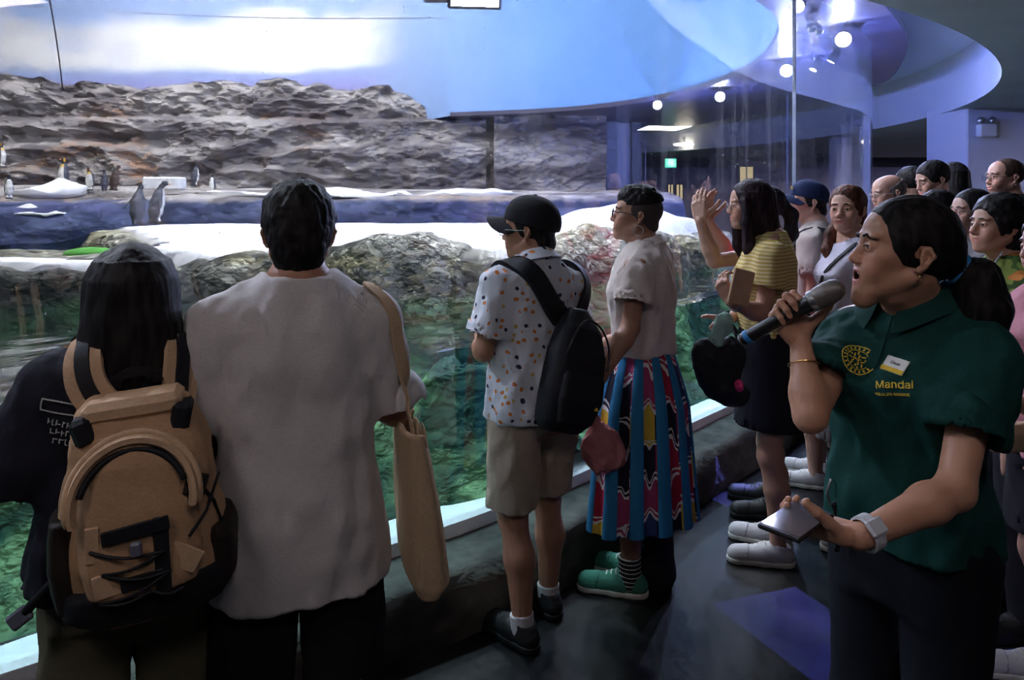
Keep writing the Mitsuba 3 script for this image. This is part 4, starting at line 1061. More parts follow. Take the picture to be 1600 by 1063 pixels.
def trousers(p, top, matn, r_top=0.10, r_kn=0.078, r_bot=0.068, name='trousers', label=None, bottom=0.06):
    s, j = p.s, p.j
    F = Field((-.32, -.28, 0.0), (.32, .28, top + .05), 0.011)
    rows = [r for r in p.torso_prof(0.012) if r[0] < top + 0.02]
    F.loft(rows + [(top, rows[-1][1], rows[-1][2], rows[-1][3])], 0)
    for sd in 'RL':
        F.cone(j['hip' + sd], j['knee' + sd], r_top * s, r_kn * s, 0.03)
        F.cone(j['knee' + sd], j['ankle' + sd] - [0, 0, 0.03], r_kn * s, r_bot * s, 0.03)
    F.cut((0, 0, bottom), (0, 0, -1))
    m = shell_mesh(F, 0.006, (12, 12, 7), 5)
    part(p.key, name, p.finish(m), matn, True, label)
    return m

def skirt(p, top, bottom, matn, a0=0.135, a1=0.20, b0=0.10, b1=0.17, name='skirt', label=None, folds=0.005, h=0.01):
    F = Field((-.34, -.3, bottom - .05), (.34, .3, top + .04), h)
    F.loft([(bottom - .02, a1, b1, 0), ((top * .55 + bottom * .45), a1 * .6 + max(a0, .18) * .4, b1 * .6 + b0 * .4, -.004), (top - .02, a0, b0, 0), (top, a0, b0, 0)], 0, n=2.2)
    F.loft([(bottom - .03, a1 - .012, b1 - .012, 0), (bottom + .04, a1 - .014, b1 - .014, 0)], 0.004, 'sub', n=2.2)
    F.cut((0, 0, bottom), (0, 0, -1))
    m = shell_mesh(F, folds, (12, 12, 3), 6)
    part(p.key, name, p.finish(m), matn, True, label)

def cap(p, matn, brim_yaw=0.0, tilt=0.0, label=None, crown=0.016, brim=0.075, bz=0.050):
    R = Rx(tilt)
    F = Field((-.13, -.15, -.02), (.13, .14, .17), 0.0055)
    F.ball((0, -0.008, 0.036), (0.073 + crown, 0.094 + crown, 0.082 + crown))
    F.ball((0, 0.03, 0.075), (0.06, 0.06, 0.05), 0.03)
    F.cut((0, 0, bz - 0.028), (0, 0.16, -1))
    c = F.mesh(); c.vertices = p.hc + (c.vertices @ R.T * p.hs) @ p.HR.T
    k = part(p.key, 'cap', p.finish(c), matn, True, label)
    th = np.linspace(rad(-62), rad(62), 25); rr = np.linspace(0, 1, 8)
    top = np.zeros((25, 8, 3))
    for i, t_ in enumerate(th):
        L = brim * max(0.0, math.cos(t_ * 1.35)) ** 0.5
        for q, f in enumerate(rr):
            x, y = math.sin(t_) * (0.086 + 0.25 * L * f), -0.008 + math.cos(t_) * 0.103 + L * f
            top[i, q] = (x, y, bz - 0.006 - 8.5 * x * x - 0.10 * L * f)
    bot = top[:, ::-1] - [0, 0, 0.004]
    ring = np.concatenate([top, bot, top[:, :1]], 1)
    b = grid_mesh(ring); b.vertices = p.hc + (b.vertices @ R.T * p.hs) @ p.HR.T
    part(k, 'brim', p.finish(b), matn, 40)
    btn = trimesh.creation.icosphere(subdivisions=2, radius=0.008); btn.vertices = p.hc + ((btn.vertices * [1, 1, .6] + [0, -0.008, 0.036 + 0.082 + crown]) @ R.T * p.hs) @ p.HR.T
    part(k, 'button', p.finish(btn), matn, True)
    return k

def decal(m2, cloth, centre, nrm, up, off=0.0035):
    """Lays a flat mesh (xy plane, centred) onto the surface of cloth round centre."""
    from scipy.spatial import cKDTree
    n = unit(nrm); u = np.asarray(up, float); u = unit(u - n * (u @ n)); r = np.cross(u, n)
    v = np.asarray(m2.vertices)
    org = centre + v[:, :1] * r + v[:, 1:2] * u + n * 0.12
    loc, ri, _ = cloth.ray.intersects_location(org, np.repeat(-n[None], len(org), 0), multiple_hits=False)
    base = centre + v[:, :1] * r + v[:, 1:2] * u
    cv = np.asarray(cloth.vertices); sel = np.linalg.norm(cv - centre, axis=1) < 0.25
    sel &= np.asarray(cloth.vertex_normals) @ n > 0.05
    cv = cv[sel]; q2 = np.stack([(cv - centre) @ r, (cv - centre) @ u], 1); hgt = (cv - centre) @ n
    d, i = cKDTree(q2).query(v[:, :2], k=6)
    w = 1 / (d + 1e-4) ** 2; hh = (hgt[i] * w).sum(1) / w.sum(1)
    hh = np.array(hh); hit = (loc - centre) @ n; ok = np.abs(hit) < 0.09; hh[ri[ok]] = hit[ok]
    out = m2.copy(); out.vertices = base + n * (hh + off + v[:, 2])[:, None]
    return out

def text2(t_, hgt, depth=0.0008, bold=False, sub=1):
    m = meshkit.text_mesh(t_, hgt, depth, bold)
    b = m.bounds; m.apply_translation([-(b[0, 0] + b[1, 0]) / 2, -(b[0, 1] + b[1, 1]) / 2, 0])
    for _ in range(sub): m = m.subdivide()
    return m

def patch(w, hgt, nx=12, ny=8, th=0.001):
    x, y = np.meshgrid(np.linspace(-w / 2, w / 2, nx), np.linspace(-hgt / 2, hgt / 2, ny), indexing='ij')
    return grid_mesh(np.stack([x, y, 0 * x + th], -1))

def on_shirt(shirt, start, d, off=0.004):
    """First point of a mesh along a ray, and its normal."""
    loc, ray, tri = shirt.ray.intersects_location([start], [d], multiple_hits=False)
    return loc[0], shirt.face_normals[tri[0]]

def strap_over(cloth, pts, width, thick, lift=0.006, n=40):
    """A strap that follows the surface of a cloth mesh along guide points."""
    from scipy.spatial import cKDTree
    g = spline(pts, n)
    tr = cKDTree(cloth.vertices); d, i = tr.query(g, k=10)
    P_ = np.asarray(cloth.vertices)[i].mean(1); N_ = np.asarray(cloth.vertex_normals)[i].mean(1); N_ /= np.linalg.norm(N_, axis=1, keepdims=True)
    from scipy.ndimage import gaussian_filter1d
    N_ = gaussian_filter1d(N_, 2.5, axis=0); P_ = gaussian_filter1d(P_, 1.5, axis=0)
    N_ /= np.linalg.norm(N_, axis=1, keepdims=True)
    hgt = ((g - P_) * N_).sum(1)
    g2 = g - N_ * (hgt - lift)[:, None]
    return ribbon(g2, N_, width, thick), g2, N_
# ---------------------------------------------------------------- cloth colours
cloth('mat_tee_white', (0.50, 0.49, 0.50))
cloth('mat_tee_navy', (0.012, 0.013, 0.022))
cloth('mat_shorts_olive', (0.10, 0.095, 0.06))
cloth('mat_shorts_black', (0.010, 0.010, 0.013))
cloth('mat_khaki', (0.36, 0.31, 0.245))
cloth('mat_tan', (0.40, 0.255, 0.15), 0.14)
cloth('mat_tan_pale', (0.48, 0.33, 0.21), 0.14)
cloth('mat_canvas', (0.44, 0.325, 0.21), 0.14)
cloth('mat_black_nylon', (0.011, 0.012, 0.016), rough=0.6)
cloth('mat_dark_mesh', (0.02, 0.016, 0.014), rough=0.6)
mat('mat_grey_plastic', (0.12, 0.13, 0.18), 0.4)
mat('mat_print_white', (0.45, 0.46, 0.48), 0.7)

# ---------------------------------------------------------------- woman with the tan backpack
w1 = Person('person with long black hair in a dark oversized shirt wearing a tan backpack', P(206, 0, 1.72)[:2], rad(30), 1.545, fem=1.0, skin=(0.30, 0.165, 0.11), head_yaw=rad(-2))
for sd, x in (('R', 1), ('L', -1)):
    w1.arm(sd, w1.j['shoulder' + sd] + [x * 0.085, 0.03, -0.225], w1.j['shoulder' + sd] + [x * 0.03, 0.24, -0.30])
w1.build_body(hi=False)
sh1 = tee(w1, 0.80, 'mat_tee_navy', 0.035, 0.225, 0.165, sl=1.02, r0=0.085, r1=0.108, folds=0.010, seed=4, fscale=(9, 9, 3))
shorts(w1, 0.95, 0.48, 'mat_shorts_olive', 0.11, 0.125, hip=0.01)
for sd in 'RL': make_shoe(w1, sd, 'mat_rubber_black', 'mat_rubber_white')
def hair_long1(F):
    cranium(F, 0.020)
    F.ball((0, -0.02, 0.03), (0.098, 0.112, 0.105), 0.02)
    F.loft([(-0.275, 0.100, 0.045, -0.085), (-0.24, 0.130, 0.066, -0.078), (-0.20, 0.140, 0.080, -0.066), (-0.14, 0.128, 0.092, -0.055), (-0.05, 0.113, 0.105, -0.040), (0.05, 0.103, 0.112, -0.022), (0.09, 0.085, 0.095, -0.015)], 0.02, n=2.2)
    F.ball((0.128, -0.03, -0.205), (0.035, 0.035, 0.03), 0.03); F.ball((-0.128, -0.03, -0.205), (0.04, 0.035, 0.03), 0.03)
    F.ball((0, 0.115, -0.06), (0.066, 0.085, 0.115), 0.02, 'sub')
    F.cone((0, 0.03, -0.08), (0, 0.0, -0.28), 0.055, 0.06, 0.01, 'sub')
def ragged1(m):
    v = m.vertices; a = np.arctan2(v[:, 0], -v[:, 1])
    low = np.clip((-0.17 - v[:, 2]) / 0.10, 0, 1)
    v[:, 2] += low * 0.055 * (meshkit.fbm(np.stack([v[:, 0] * 45, v[:, 1] * 45, 0 * a], -1), 3, 8) - 0.55)
    v[:, 0] *= 1 + low * 0.10 * (meshkit.fbm(np.stack([a * 6, v[:, 2] * 30, 0 * a], -1), 2, 9) - 0.3)
    m.vertices = v
w1.hair(hair_long1, lo=(-.2, -.2, -.32), hi=(.2, .16, .17), amp=0.006, scale=(45, 45, 5), post=ragged1)
# print on the back of the shirt
rs = np.random.RandomState(12)
for row, (x0, x1, z_) in enumerate([(-.165, -.10, 1.180), (-.160, -.09, 1.160), (-.155, -.085, 1.138)]):      # illegible lines of print
    ms, x_ = [], x0
    while x_ < x1:
        w_ = rs.uniform(.004, .010)
        ms += [box((x_ - (x0 + x1) / 2, rs.uniform(-.002, .002), .0005), (.0022, .012, .001)), box((x_ - (x0 + x1) / 2 + w_ / 2, rs.choice([-.005, 0, .005]), .0005), (w_, .002, .001))]
        x_ += w_ + .004
    ctr, nr = on_shirt(sh1, w1.W([(x0 + x1) / 2, -0.6, z_]), w1.R @ [0, 1, 0])
    part(w1.key + '__shirt', 'print_lines', decal(join(ms).subdivide(), sh1, ctr, nr, (0.25, 0, 1)), 'mat_print_white', False)
ctr, nr = on_shirt(sh1, w1.W([-0.13, -0.6, 1.215]), w1.R @ [0, 1, 0])
fr = [(-.045, -.012), (.045, -.012), (.045, .012), (-.045, .012), (-.045, -.012)]
part(w1.key + '__shirt', 'print_frame', decal(join([box(((a[0] + b[0]) / 2, (a[1] + b[1]) / 2, 0.0005), (abs(a[0] - b[0]) + .003, abs(a[1] - b[1]) + .003, 0.001)).subdivide().subdivide() for a, b in zip(fr, fr[1:])]), sh1, ctr, nr, (0.25, 0, 1)), 'mat_print_white', False)

# backpack: built in her frame, y = backwards from her back
def backpack():
    bk = thing('backpack', 'tan and black hiking backpack on the back of the long-haired person', 'backpack')
    L2W = lambda m: w1.finish(m)
    T0 = np.array([0.022, -0.150, 0.015]); tl = rad(7)           # hangs a little to her right, turned
    Q = lambda m: (setattr(m, 'vertices', ((m.vertices * [0.92, 1, 0.93]) @ (Rz(rad(-10)) @ Ry(rad(-5))).T) + T0 + [0, 0, 1.02]), L2W(m))[1]
    S = Field((-.24, -.28, -.30), (.24, .14, .34), 0.008)
    S.loft([(-0.225, .150, .070, -.055), (-0.19, .168, .092, -.060), (-0.08, .168, .100, -.062), (0.05, .158, .094, -.056), (0.15, .138, .078, -.046), (0.205, .115, .060, -.036), (0.225, .09, .045, -.03)], 0, n=3.0)
    m = displace(S.mesh(), 0.016, (13, 13, 10), 3); k = part(bk, 'body', Q(m), 'mat_tan', True)
    S = Field((-.24, -.30, -.30), (.24, .14, .10), 0.008)        # black base
    S.loft([(-0.245, .150, .075, -.058), (-0.21, .176, .102, -.064), (-0.165, .176, .106, -.066), (-0.150, .172, .100, -.064)], 0, n=3.0)
    part(bk, 'base', Q(displace(S.mesh(), 0.004, (20, 20, 20), 5)), 'mat_black_nylon', True, 'black fabric base')
    for x, lab in ((-1, 'dark mesh side pocket'), (1, 'dark side pocket')):   # side pockets
        S = Field((-.27, -.24, -.26), (.27, .14, .06), 0.008)
        S.loft([(-0.20, .03, .075, -.055, x * .155), (-0.10, .036, .085, -.058, x * .158), (0.0 if x < 0 else -0.07, .030, .082, -.056, x * .152)], 0, n=2.6)
        part(bk, 'side_pocket', Q(displace(S.mesh(), 0.003, (20, 20, 20), 6)), 'mat_dark_mesh', True, lab)
    # front pocket with its arched hood
    S = Field((-.2, -.30, -.22), (.2, .02, .20), 0.006)
    S.loft([(-0.165, .112, .05, -.135), (-0.10, .122, .055, -.135), (0.0, .120, .052, -.130), (0.10, .105, .045, -.120), (0.160, .07, .035, -.105)], 0, n=2.6)
    part(bk, 'front_pocket', Q(displace(S.mesh(), 0.006, (16, 16, 14), 8)), 'mat_tan', True)
    a = np.linspace(-0.25, math.pi + 0.25, 40)
    arch = np.stack([0.128 * np.cos(a), -0.150 - 0.035 * np.sin(np.clip(a, 0, math.pi)) * 0 - 0.008 * np.cos(a) ** 2 * 0, 0.040 + 0.125 * np.sin(a)], -1)
    arch[:, 1] = -0.178 + 0.045 * np.clip(np.sin(a), 0, 1)
    part(bk, 'hood_piping', Q(tube(arch, 0.0085, 10)), 'mat_tan_pale', True, 'pale piping over the front pocket')
    ar2 = arch * [0.90, 1, 0.90] + [0, -0.012, 0]
    hood = grid_mesh(np.stack([arch + [0, 0.01, 0.004], arch * [.97, 1, .97] + [0, -0.022, 0.0], ar2 + [0, -0.010, 0.0], ar2 * [.93, 1, .93] + [0, 0.006, 0]], 1))
    part(bk, 'pocket_hood', Q(hood), 'mat_tan_pale', 40)
    part(bk, 'hood_opening', Q(tube(ar2[6:-6] * [.92, 1, .92] + [0, -.001, -.004], 0.007, 8)), 'mat_black_nylon', True, 'black zip under the hood')
    # patches and webbing
    f0 = lambda x, z: np.array([x, -0.192 + 2.0 * x * x, z])
    for c, s_, mt, nm, ry in [((-0.085, -.04), (.028, .075), 'mat_tan_pale', 'webbing_strap', 4), ((-0.062, -.125), (.055, .050), 'mat_tan_pale', 'patch', -6), ((0.085, -.105), (.070, .050), 'mat_tan_pale', 'patch', 35),
                          ((0.005, -.128), (.085, .028), 'mat_black_nylon', 'webbing_strap', -3), ((0.0, -.022), (.13, .030), 'mat_black_nylon', 'webbing_strap', -4), ((0.045, -.085), (.030, .16), 'mat_black_nylon', 'webbing_strap', 2)]:
        part(bk, nm, Q(box(f0(*c), (s_[0], 0.006, s_[1]), 0.002, R=Ry(rad(ry)))), mt, False)
    pts = [(-.09, -.05), (.05, -.075), (-.07, -.10), (.06, -.12), (-.08, -.16), (.02, -.15), (.08, -.165)]
    for q, (a_, b_) in enumerate(zip(pts, pts[1:])):
        mid = ((a_[0] + b_[0]) / 2, (a_[1] + b_[1]) / 2 - 0.008)
        part(bk, 'shock_cord', Q(tube(spline([f0(*a_) + [0, -.006, 0], f0(*mid) + [0, -.010, 0], f0(*b_) + [0, -.006, 0]], 10), 0.0032, 6)), 'mat_black_nylon', True)
    part(bk, 'cord_lock', Q(box(f0(0.0, -.055) + [0, -.012, 0], (0.022, 0.016, 0.03), 0.004)), 'mat_grey_plastic', False, 'grey cord lock')
    # side flap of the main compartment, right: diagonal seam and black mesh window
    part(bk, 'seam', Q(tube([(0.112, -.150, .06), (0.150, -.120, -.02), (0.172, -.10, -.13)], 0.004, 6)), 'mat_black_nylon', True)
    part(bk, 'seam', Q(tube([(0.165, -.09, .03), (0.135, -.145, -.03), (0.10, -.185, -.06)], 0.0035, 6)), 'mat_black_nylon', True)
    part(bk, 'mesh_window', Q(box((0.120, -.150, 0.035), (0.055, 0.012, 0.045), 0.003, R=Rz(rad(42)) @ Ry(rad(25)))), 'mat_dark_mesh', False)
    # top cap with black corners and the handle
    part(bk, 'top_flap', Q(displace(box((0, -.050, .205), (0.205, 0.115, 0.050), 0.015).subdivide().subdivide(), 0.003, (20, 20, 20), 2)), 'mat_tan_pale', 40)
    for x in (-1, 1): part(bk, 'corner_patch', Q(box((x * .098, -.075, .175), (0.042, 0.085, 0.062), 0.01, R=Ry(rad(x * 14)))), 'mat_black_nylon', False, 'black corner patch')
    hd = [(-.045, .01, .235), (-.03, .0, .262), (.03, .0, .262), (.045, .01, .235)]
    part(bk, 'handle', Q(ribbon(spline(hd, 16), (0, -1, 0), 0.022, 0.006)), 'mat_black_nylon', 30)
    # shoulder straps over the shirt: broad tan with a black middle
    for x in (-1, 1):
        gp_ = [w1.W([x * .075 + .02, -.175, 1.205]), w1.W([x * .105 + .006, -.17, 1.28]), w1.W([x * .120, -.07, 1.395]), w1.W([x * .118, 0.03, 1.36]), w1.W([x * .112, .13, 1.22]), w1.W([x * .125, .15, 1.08])]
        for off, wd, mt, lf in ((0, 0.078, 'mat_tan_pale', 0.010), (0.0, 0.030, 'mat_black_nylon', 0.016)):
            m, _, _ = strap_over(sh1, gp_, wd, 0.010, lf)
            part(bk, 'shoulder_strap', m, mt, 30, 'tan shoulder strap' if wd > .05 else 'black centre band of a shoulder strap')
    # dangling hip belt end with its buckle at her left
    b0 = w1.W([-.175, -.14, .84]); b1 = w1.W([-.20, -.13, .81])
    part(bk, 'hip_belt', tube(spline([w1.W([-.14, -.16, .88]), b0, b1], 10), 0.010, 8), 'mat_black_nylon', True)
    bu = box(b1 + [-.012, 0, -.012], (0.052, 0.014, 0.034), 0.005, R=Ry(rad(-38)))
    part(bk, 'buckle', bu, 'mat_grey_plastic', False, 'grey plastic buckle')
backpack()

# ---------------------------------------------------------------- man in the white T-shirt with the tote bag
m2 = Person('person with short black hair in a plain white t-shirt and black shorts', P(467, 0, 1.82)[:2], rad(16), 1.70, build=1.04, skin=(0.34, 0.17, 0.105))
m2.arm('L', m2.j['shoulderL'] + [-0.055, 0.02, -0.27], m2.j['shoulderL'] + [0.10, 0.22, -0.26])
m2.arm('R', m2.j['shoulderR'] + [0.055, 0.02, -0.27], m2.j['shoulderR'] + [-0.10, 0.20, -0.24])
m2.build_body(hi=False)
sh2 = tee(m2, 0.70, 'mat_tee_white', 0.026, 0.212, 0.162, sl=0.96, r0=0.074, r1=0.080, folds=0.010, seed=11, hemtilt=0.12, curve=0.32, n=2.5, neck=0.014, fscale=(8, 8, 2.6))
ring_ = [m2.W([0.073 * math.cos(a), -0.018 + 0.071 * math.sin(a), 1.438 + 0.008 * (-math.sin(a))]) for a in np.linspace(0, 2 * np.pi, 40, endpoint=False)]
part(m2.key, 'neckband', tube(ring_, 0.009, 8, close=True), 'mat_tee_white', True)
shorts(m2, 0.90, 0.50, 'mat_shorts_black', 0.112, 0.125, hip=-0.004)
for sd in 'RL': make_shoe(m2, sd, 'mat_rubber_black', 'mat_rubber_black')
def hair_short2(F):
    F.ball((0, -0.008, 0.040), (0.089, 0.108, 0.096))
    F.ball((0, -0.040, -0.010), (0.074, 0.078, 0.085), 0.02)
    F.ball((0, -0.06, -0.055), (0.060, 0.044, 0.045), 0.02)
    F.ball((0, 0.125, -0.03), (0.09, 0.085, 0.10), 0.01, 'sub')
    for x in (-1, 1):
        F.ball((x * 0.085, 0.0, -0.030), (0.022, 0.035, 0.045), 0.01, 'sub')
        F.ball((x * 0.085, -0.015, -0.085), (0.040, 0.06, 0.050), 0.015, 'sub')
    F.cut((0, -0.05, -0.098), (0, -0.25, -1))
m2.hair(hair_short2, amp=0.007, scale=(55, 55, 26), seed=5, h=0.0045)

def tote():
    k = thing('tote_bag', 'beige canvas tote bag hanging from the shoulder of the person in the white t-shirt', 'tote bag')
    Lm = lambda m: m2.finish(m)
    S = Field((.16, -.22, .66), (.42, .22, 1.14), 0.0055)
    S.loft([(0.70, .030, .165, 0, .30), (0.73, .052, .175, 0, .305), (0.85, .048, .178, 0, .295), (1.0, .038, .175, 0, .280), (1.10, .030, .170, 0, .268)], 0, n=3.2)
    S.loft([(0.99, .020, .155, 0, .281), (1.02, .026, .160, 0, .279), (1.2, .021, .158, 0, .266)], 0.004, 'sub', n=3.2)
    S.cut((.27, 0, 1.095), (0, 0.03, 1))
    m = displace(S.mesh(), 0.006, (12, 8, 7), 4)
    part(k, 'body', Lm(m), 'mat_canvas', True)
    from scipy.spatial import cKDTree
    from scipy.ndimage import gaussian_filter1d
    tr = cKDTree(sh2.vertices); VN = np.asarray(sh2.vertex_normals)
    for y0, y1, dz in ((-.11, .10, 0.0), (-.085, .12, 0.012)):
        gp_ = np.array([m2.W(q) for q in [(.272, y0, 1.00), (.270, y0, 1.09), (.262, y0 * .8, 1.18), (.235, -.062, 1.29), (.205, -.045, 1.375), (.175 - dz, -.012, 1.43), (.200, .035, 1.38), (.235, .06, 1.29), (.262, y1 * .8, 1.18), (.270, y1, 1.09), (.272, y1, 1.0)]])
        g2 = spline(gp_, 70)
        d_, i_ = tr.query(g2, k=8); Ps, Ns = np.asarray(sh2.vertices)[i_].mean(1), VN[i_].mean(1)
        Ns /= np.linalg.norm(Ns, axis=1, keepdims=True); hh = ((g2 - Ps) * Ns).sum(1)
        w_ = sstp(1.14, 1.24, g2[:, 2])
        push = np.where(w_ > 0.02, w_ * (0.006 + dz * .4 - hh), 0) + (1 - w_) * np.maximum(0, 0.008 - hh) * (d_[:, 0] < .05)
        g2 = gaussian_filter1d(g2 + Ns * push[:, None], 1.2, axis=0, mode='nearest')
        nn = gaussian_filter1d(Ns * w_[:, None] + (m2.R @ np.array([1.0, 0, 0]))[None] * (1 - w_)[:, None], 2, axis=0, mode='nearest')
        part(k, 'handle', ribbon(g2, nn, 0.030, 0.004), 'mat_canvas', 30)
tote()

# ---------------------------------------------------------------- man in the black cap with the sling bag
def motif(p, n, uv):
    a = p.x * 0.75 + p.y * 0.66; b = p.x * -0.66 + p.y * 0.75
    side = dr.abs(n.x * 0.75 + n.y * 0.66) > 0.72
    a = dr.select(side, b + 3.0, a)
    f, g_, w = mikit.voronoi(a * 27 + fbm(p.x * 60, p.y * 60, p.z * 60, 2) * 0.35, p.z * 27)
    base = mi.Color3f(0.56, 0.60, 0.66)
    col = dr.select(w < 0.45, mi.Color3f(0.55, 0.20, 0.06), dr.select(w < 0.7, mi.Color3f(0.03, 0.03, 0.06), mi.Color3f(0.50, 0.36, 0.12)))
    return dr.select((f < 0.20) & (w < 0.80), col, base)
mat('mat_motif_shirt', motif, 0.85, 0.2)
m3 = Person('person in a black cap, white patterned shirt and khaki shorts', P(833, 0, 2.86)[:2], rad(38), 1.665, build=0.97, skin=(0.36, 0.19, 0.12), head_yaw=rad(34), head_fwd=0.01)
m3.j['hipL'] += [-0.012, 0, 0]; m3.j['hipR'] += [0.012, 0, 0]; m3.j['kneeL'] += [-0.015, -0.02, 0]; m3.j['kneeR'] += [0.012, 0, 0]; m3.j['ankleL'] += [-0.015, -0.05, 0]; m3.j['ankleR'] += [0.01, 0.06, 0]; m3.j['kneeR'] += [0.0, 0.03, 0]
m3.arm('L', m3.j['shoulderL'] + [-0.060, 0.02, -0.26], m3.j['shoulderL'] + [0.06, 0.20, -0.24])
m3.arm('R', m3.j['shoulderR'] + [0.05, 0.03, -0.26], m3.j['shoulderR'] + [-0.06, 0.20, -0.22])
m3.build_body(); m3.eyes(); m3.brows(); m3.glasses('mat_silver')
sh3 = tee(m3, 0.83, 'mat_motif_shirt', 0.022, 0.200, 0.158, sl=0.78, r0=0.076, r1=0.084, folds=0.009, seed=21)
collar(m3, 'mat_motif_shirt', z=1.452, r=0.060, gap=0.3)
shorts(m3, 0.93, 0.50, 'mat_khaki', 0.108, 0.098, folds=0.008, hip=-0.003)
for sd in 'RL':
    make_sock(m3, sd, 'mat_tee_white', 0.125); make_shoe(m3, sd, 'mat_rubber_black', 'mat_rubber_black')
def hair_under_cap(F):
    cranium(F, 0.010); F.ball((0, 0.11, -0.02), (0.10, 0.105, 0.13), 0.01, 'sub')
    F.ball((0, -0.06, -0.05), (0.060, 0.044, 0.045), 0.02)
    F.cut((0, 0, 0.05), (0, 0, 1)); F.cut((0, -0.05, -0.095), (0, -0.2, -1))
m3.hair(hair_under_cap, amp=0.003)
cloth('mat_cap_black', (0.012, 0.012, 0.015))
cap(m3, 'mat_cap_black', tilt=rad(6), label='black baseball cap', crown=0.021, brim=0.085)

def sling():
    k = thing('sling_bag', 'black teardrop sling bag on the back of the person in the black cap', 'bag')
    S = Field((-.24, -.36, .76), (.26, -.04, 1.28), 0.008)
    R_ = Ry(rad(15)); o = np.array([0.028, -0.165, 1.03])
    S.loft([(-0.225, .085, .05, -.02), (-0.19, .118, .068, -.03), (-0.08, .132, .080, -.04), (0.06, .125, .076, -.036), (0.15, .098, .058, -.022), (0.20, .062, .036, -.008), (0.225, .04, .025, 0)], 0, n=2.5, o=o, R=R_)
    part(k, 'body', m3.finish(displace(S.mesh(), 0.003, (10, 10, 10), 5)), 'mat_black_nylon', True)
    S = Field((-.24, -.36, .76), (.26, -.04, 1.28), 0.008)
    S.loft([(-0.185, .085, .03, -.085), (-0.10, .105, .034, -.098), (-0.02, .102, .03, -.095), (0.005, .09, .02, -.09)], 0, n=2.8, o=o, R=R_)
    pk = part(k, 'front_pocket', m3.finish(S.mesh()), 'mat_black_nylon', True)
    z = [o + R_ @ np.array(q) for q in [(-.095, -.075, .02), (-.10, -.10, .09), (-.06, -.088, .16), (0.0, -.075, .188), (.06, -.088, .16), (.10, -.10, .09), (.098, -.11, .02)]]
    part(k, 'zip', m3.finish(tube(spline(z, 30), 0.0035, 6)), 'mat_black_plastic', True)
    lg = o + R_ @ np.array([0.055, -.130, -.12])
    part(k, 'logo', m3.finish(join([box(lg, (0.016, 0.004, 0.006), 0.001, R=Ry(rad(-30))), box(lg + [0.008, 0, -.006], (0.010, 0.004, 0.006), 0.001, R=Ry(rad(35)))])), mat('mat_yellow_logo', (0.7, 0.42, 0.05), 0.5), False, 'small yellow stitched mark')
    st, g2, N_ = strap_over(sh3, [m3.W([0.03, -.19, 1.22]), m3.W([-.055, -.15, 1.33]), m3.W([-.125, -.03, 1.42]), m3.W([-.13, .05, 1.36]), m3.W([-.06, .15, 1.20])], np.linspace(0.090, 0.062, 40), 0.016, 0.012)
    part(k, 'shoulder_strap', st, 'mat_black_nylon', 30)
    st, _, _ = strap_over(sh3, [m3.W([0.150, -.14, 1.20]), m3.W([0.19, -.05, 1.30]), m3.W([.175, 0.0, 1.42]), m3.W([.16, .07, 1.33]), m3.W([.10, .15, 1.15])], 0.045, 0.018, 0.012)
    part(k, 'shoulder_strap', st, 'mat_black_nylon', 30)
    part(k, 'strap_loop', m3.finish(ribbon([(-.075, -.21, 1.09), (-.085, -.225, 1.04), (-.085, -.22, .98)], (0, -1, 0), 0.014, 0.004)), 'mat_black_nylon', 30)
sling()

def pink_bag():
    c = P(938, 700, 2.92)
    k = thing('drawstring_bag', 'small crumpled pink drawstring bag hanging beside the khaki shorts', 'bag')
    F = Field(c - .14, c + [.14, .14, .20], 0.007)
    F.ball(c + [0.008, 0, -.012], (0.088, 0.06, 0.092)); F.ball(c + [0.04, 0, -.02], (0.05, 0.05, 0.06), .02); F.cone(c + [-.015, 0, .05], c + [-.025, 0, .10], 0.032, 0.014, 0.03); F.cone(c + [-.025, 0, .10], c + [-.03, 0, .125], 0.016, 0.026, 0.01)
    cloth('mat_pink', (0.50, 0.20, 0.21))
    part(k, 'body', displace(F.mesh(), 0.030, (24, 24, 13), 9, 4), 'mat_pink', True)
    wl = m3.W([0.17, 0.05, 0.93])
    for dx in (-.006, .006): part(k, 'cord', tube(spline([c + [-.025 + dx, 0, .10], (c + wl) / 2 + [dx, 0, .06], wl], 12), 0.003, 6), 'mat_pink', True)
pink_bag()

# ---------------------------------------------------------------- woman with cropped hair, hoop earring and patterned skirt
cloth('mat_linen', (0.62, 0.56, 0.52))
m4 = Person('person with cropped dark hair and a hoop earring in a blue patterned skirt', P(1004, 0, 3.12)[:2], rad(68), 1.715, fem=0.6, skin=(0.36, 0.19, 0.125), head_yaw=rad(14), head_pitch=rad(9), head_fwd=0.012)
m4.arm('L', m4.loc(P(985, 512, 2.92)), m4.loc(P(945, 580, 2.83)))
m4.hand('L', m4.ldir(unit([-0.75, -0.1, -0.65])), m4.ldir([0.4, 0.8, -0.5]), hf=0.005, curl=(35, 40, 25))
m4.arm('R', m4.j['shoulderR'] + [0.04, 0.02, -0.27], m4.j['shoulderR'] + [-0.02, 0.2, -0.38])
m4.j['ankleL'] += [0.05, 0.065, 0]; m4.j['kneeL'] += [0.03, 0.05, 0]; m4.j['ankleR'] += [0, 0.06, 0]; m4.j['kneeR'] += [0, 0.04, 0]
m4.build_body(); m4.eyes(); m4.brows(); m4.glasses()
sh4 = tee(m4, 1.02, 'mat_linen', 0.022, 0.165, 0.125, sl=0.62, r0=0.074, r1=0.082, folds=0.009, seed=31)
collar(m4, 'mat_linen', z=1.450, r=0.060, gap=0.35, hgt=0.028, fold=0.022)
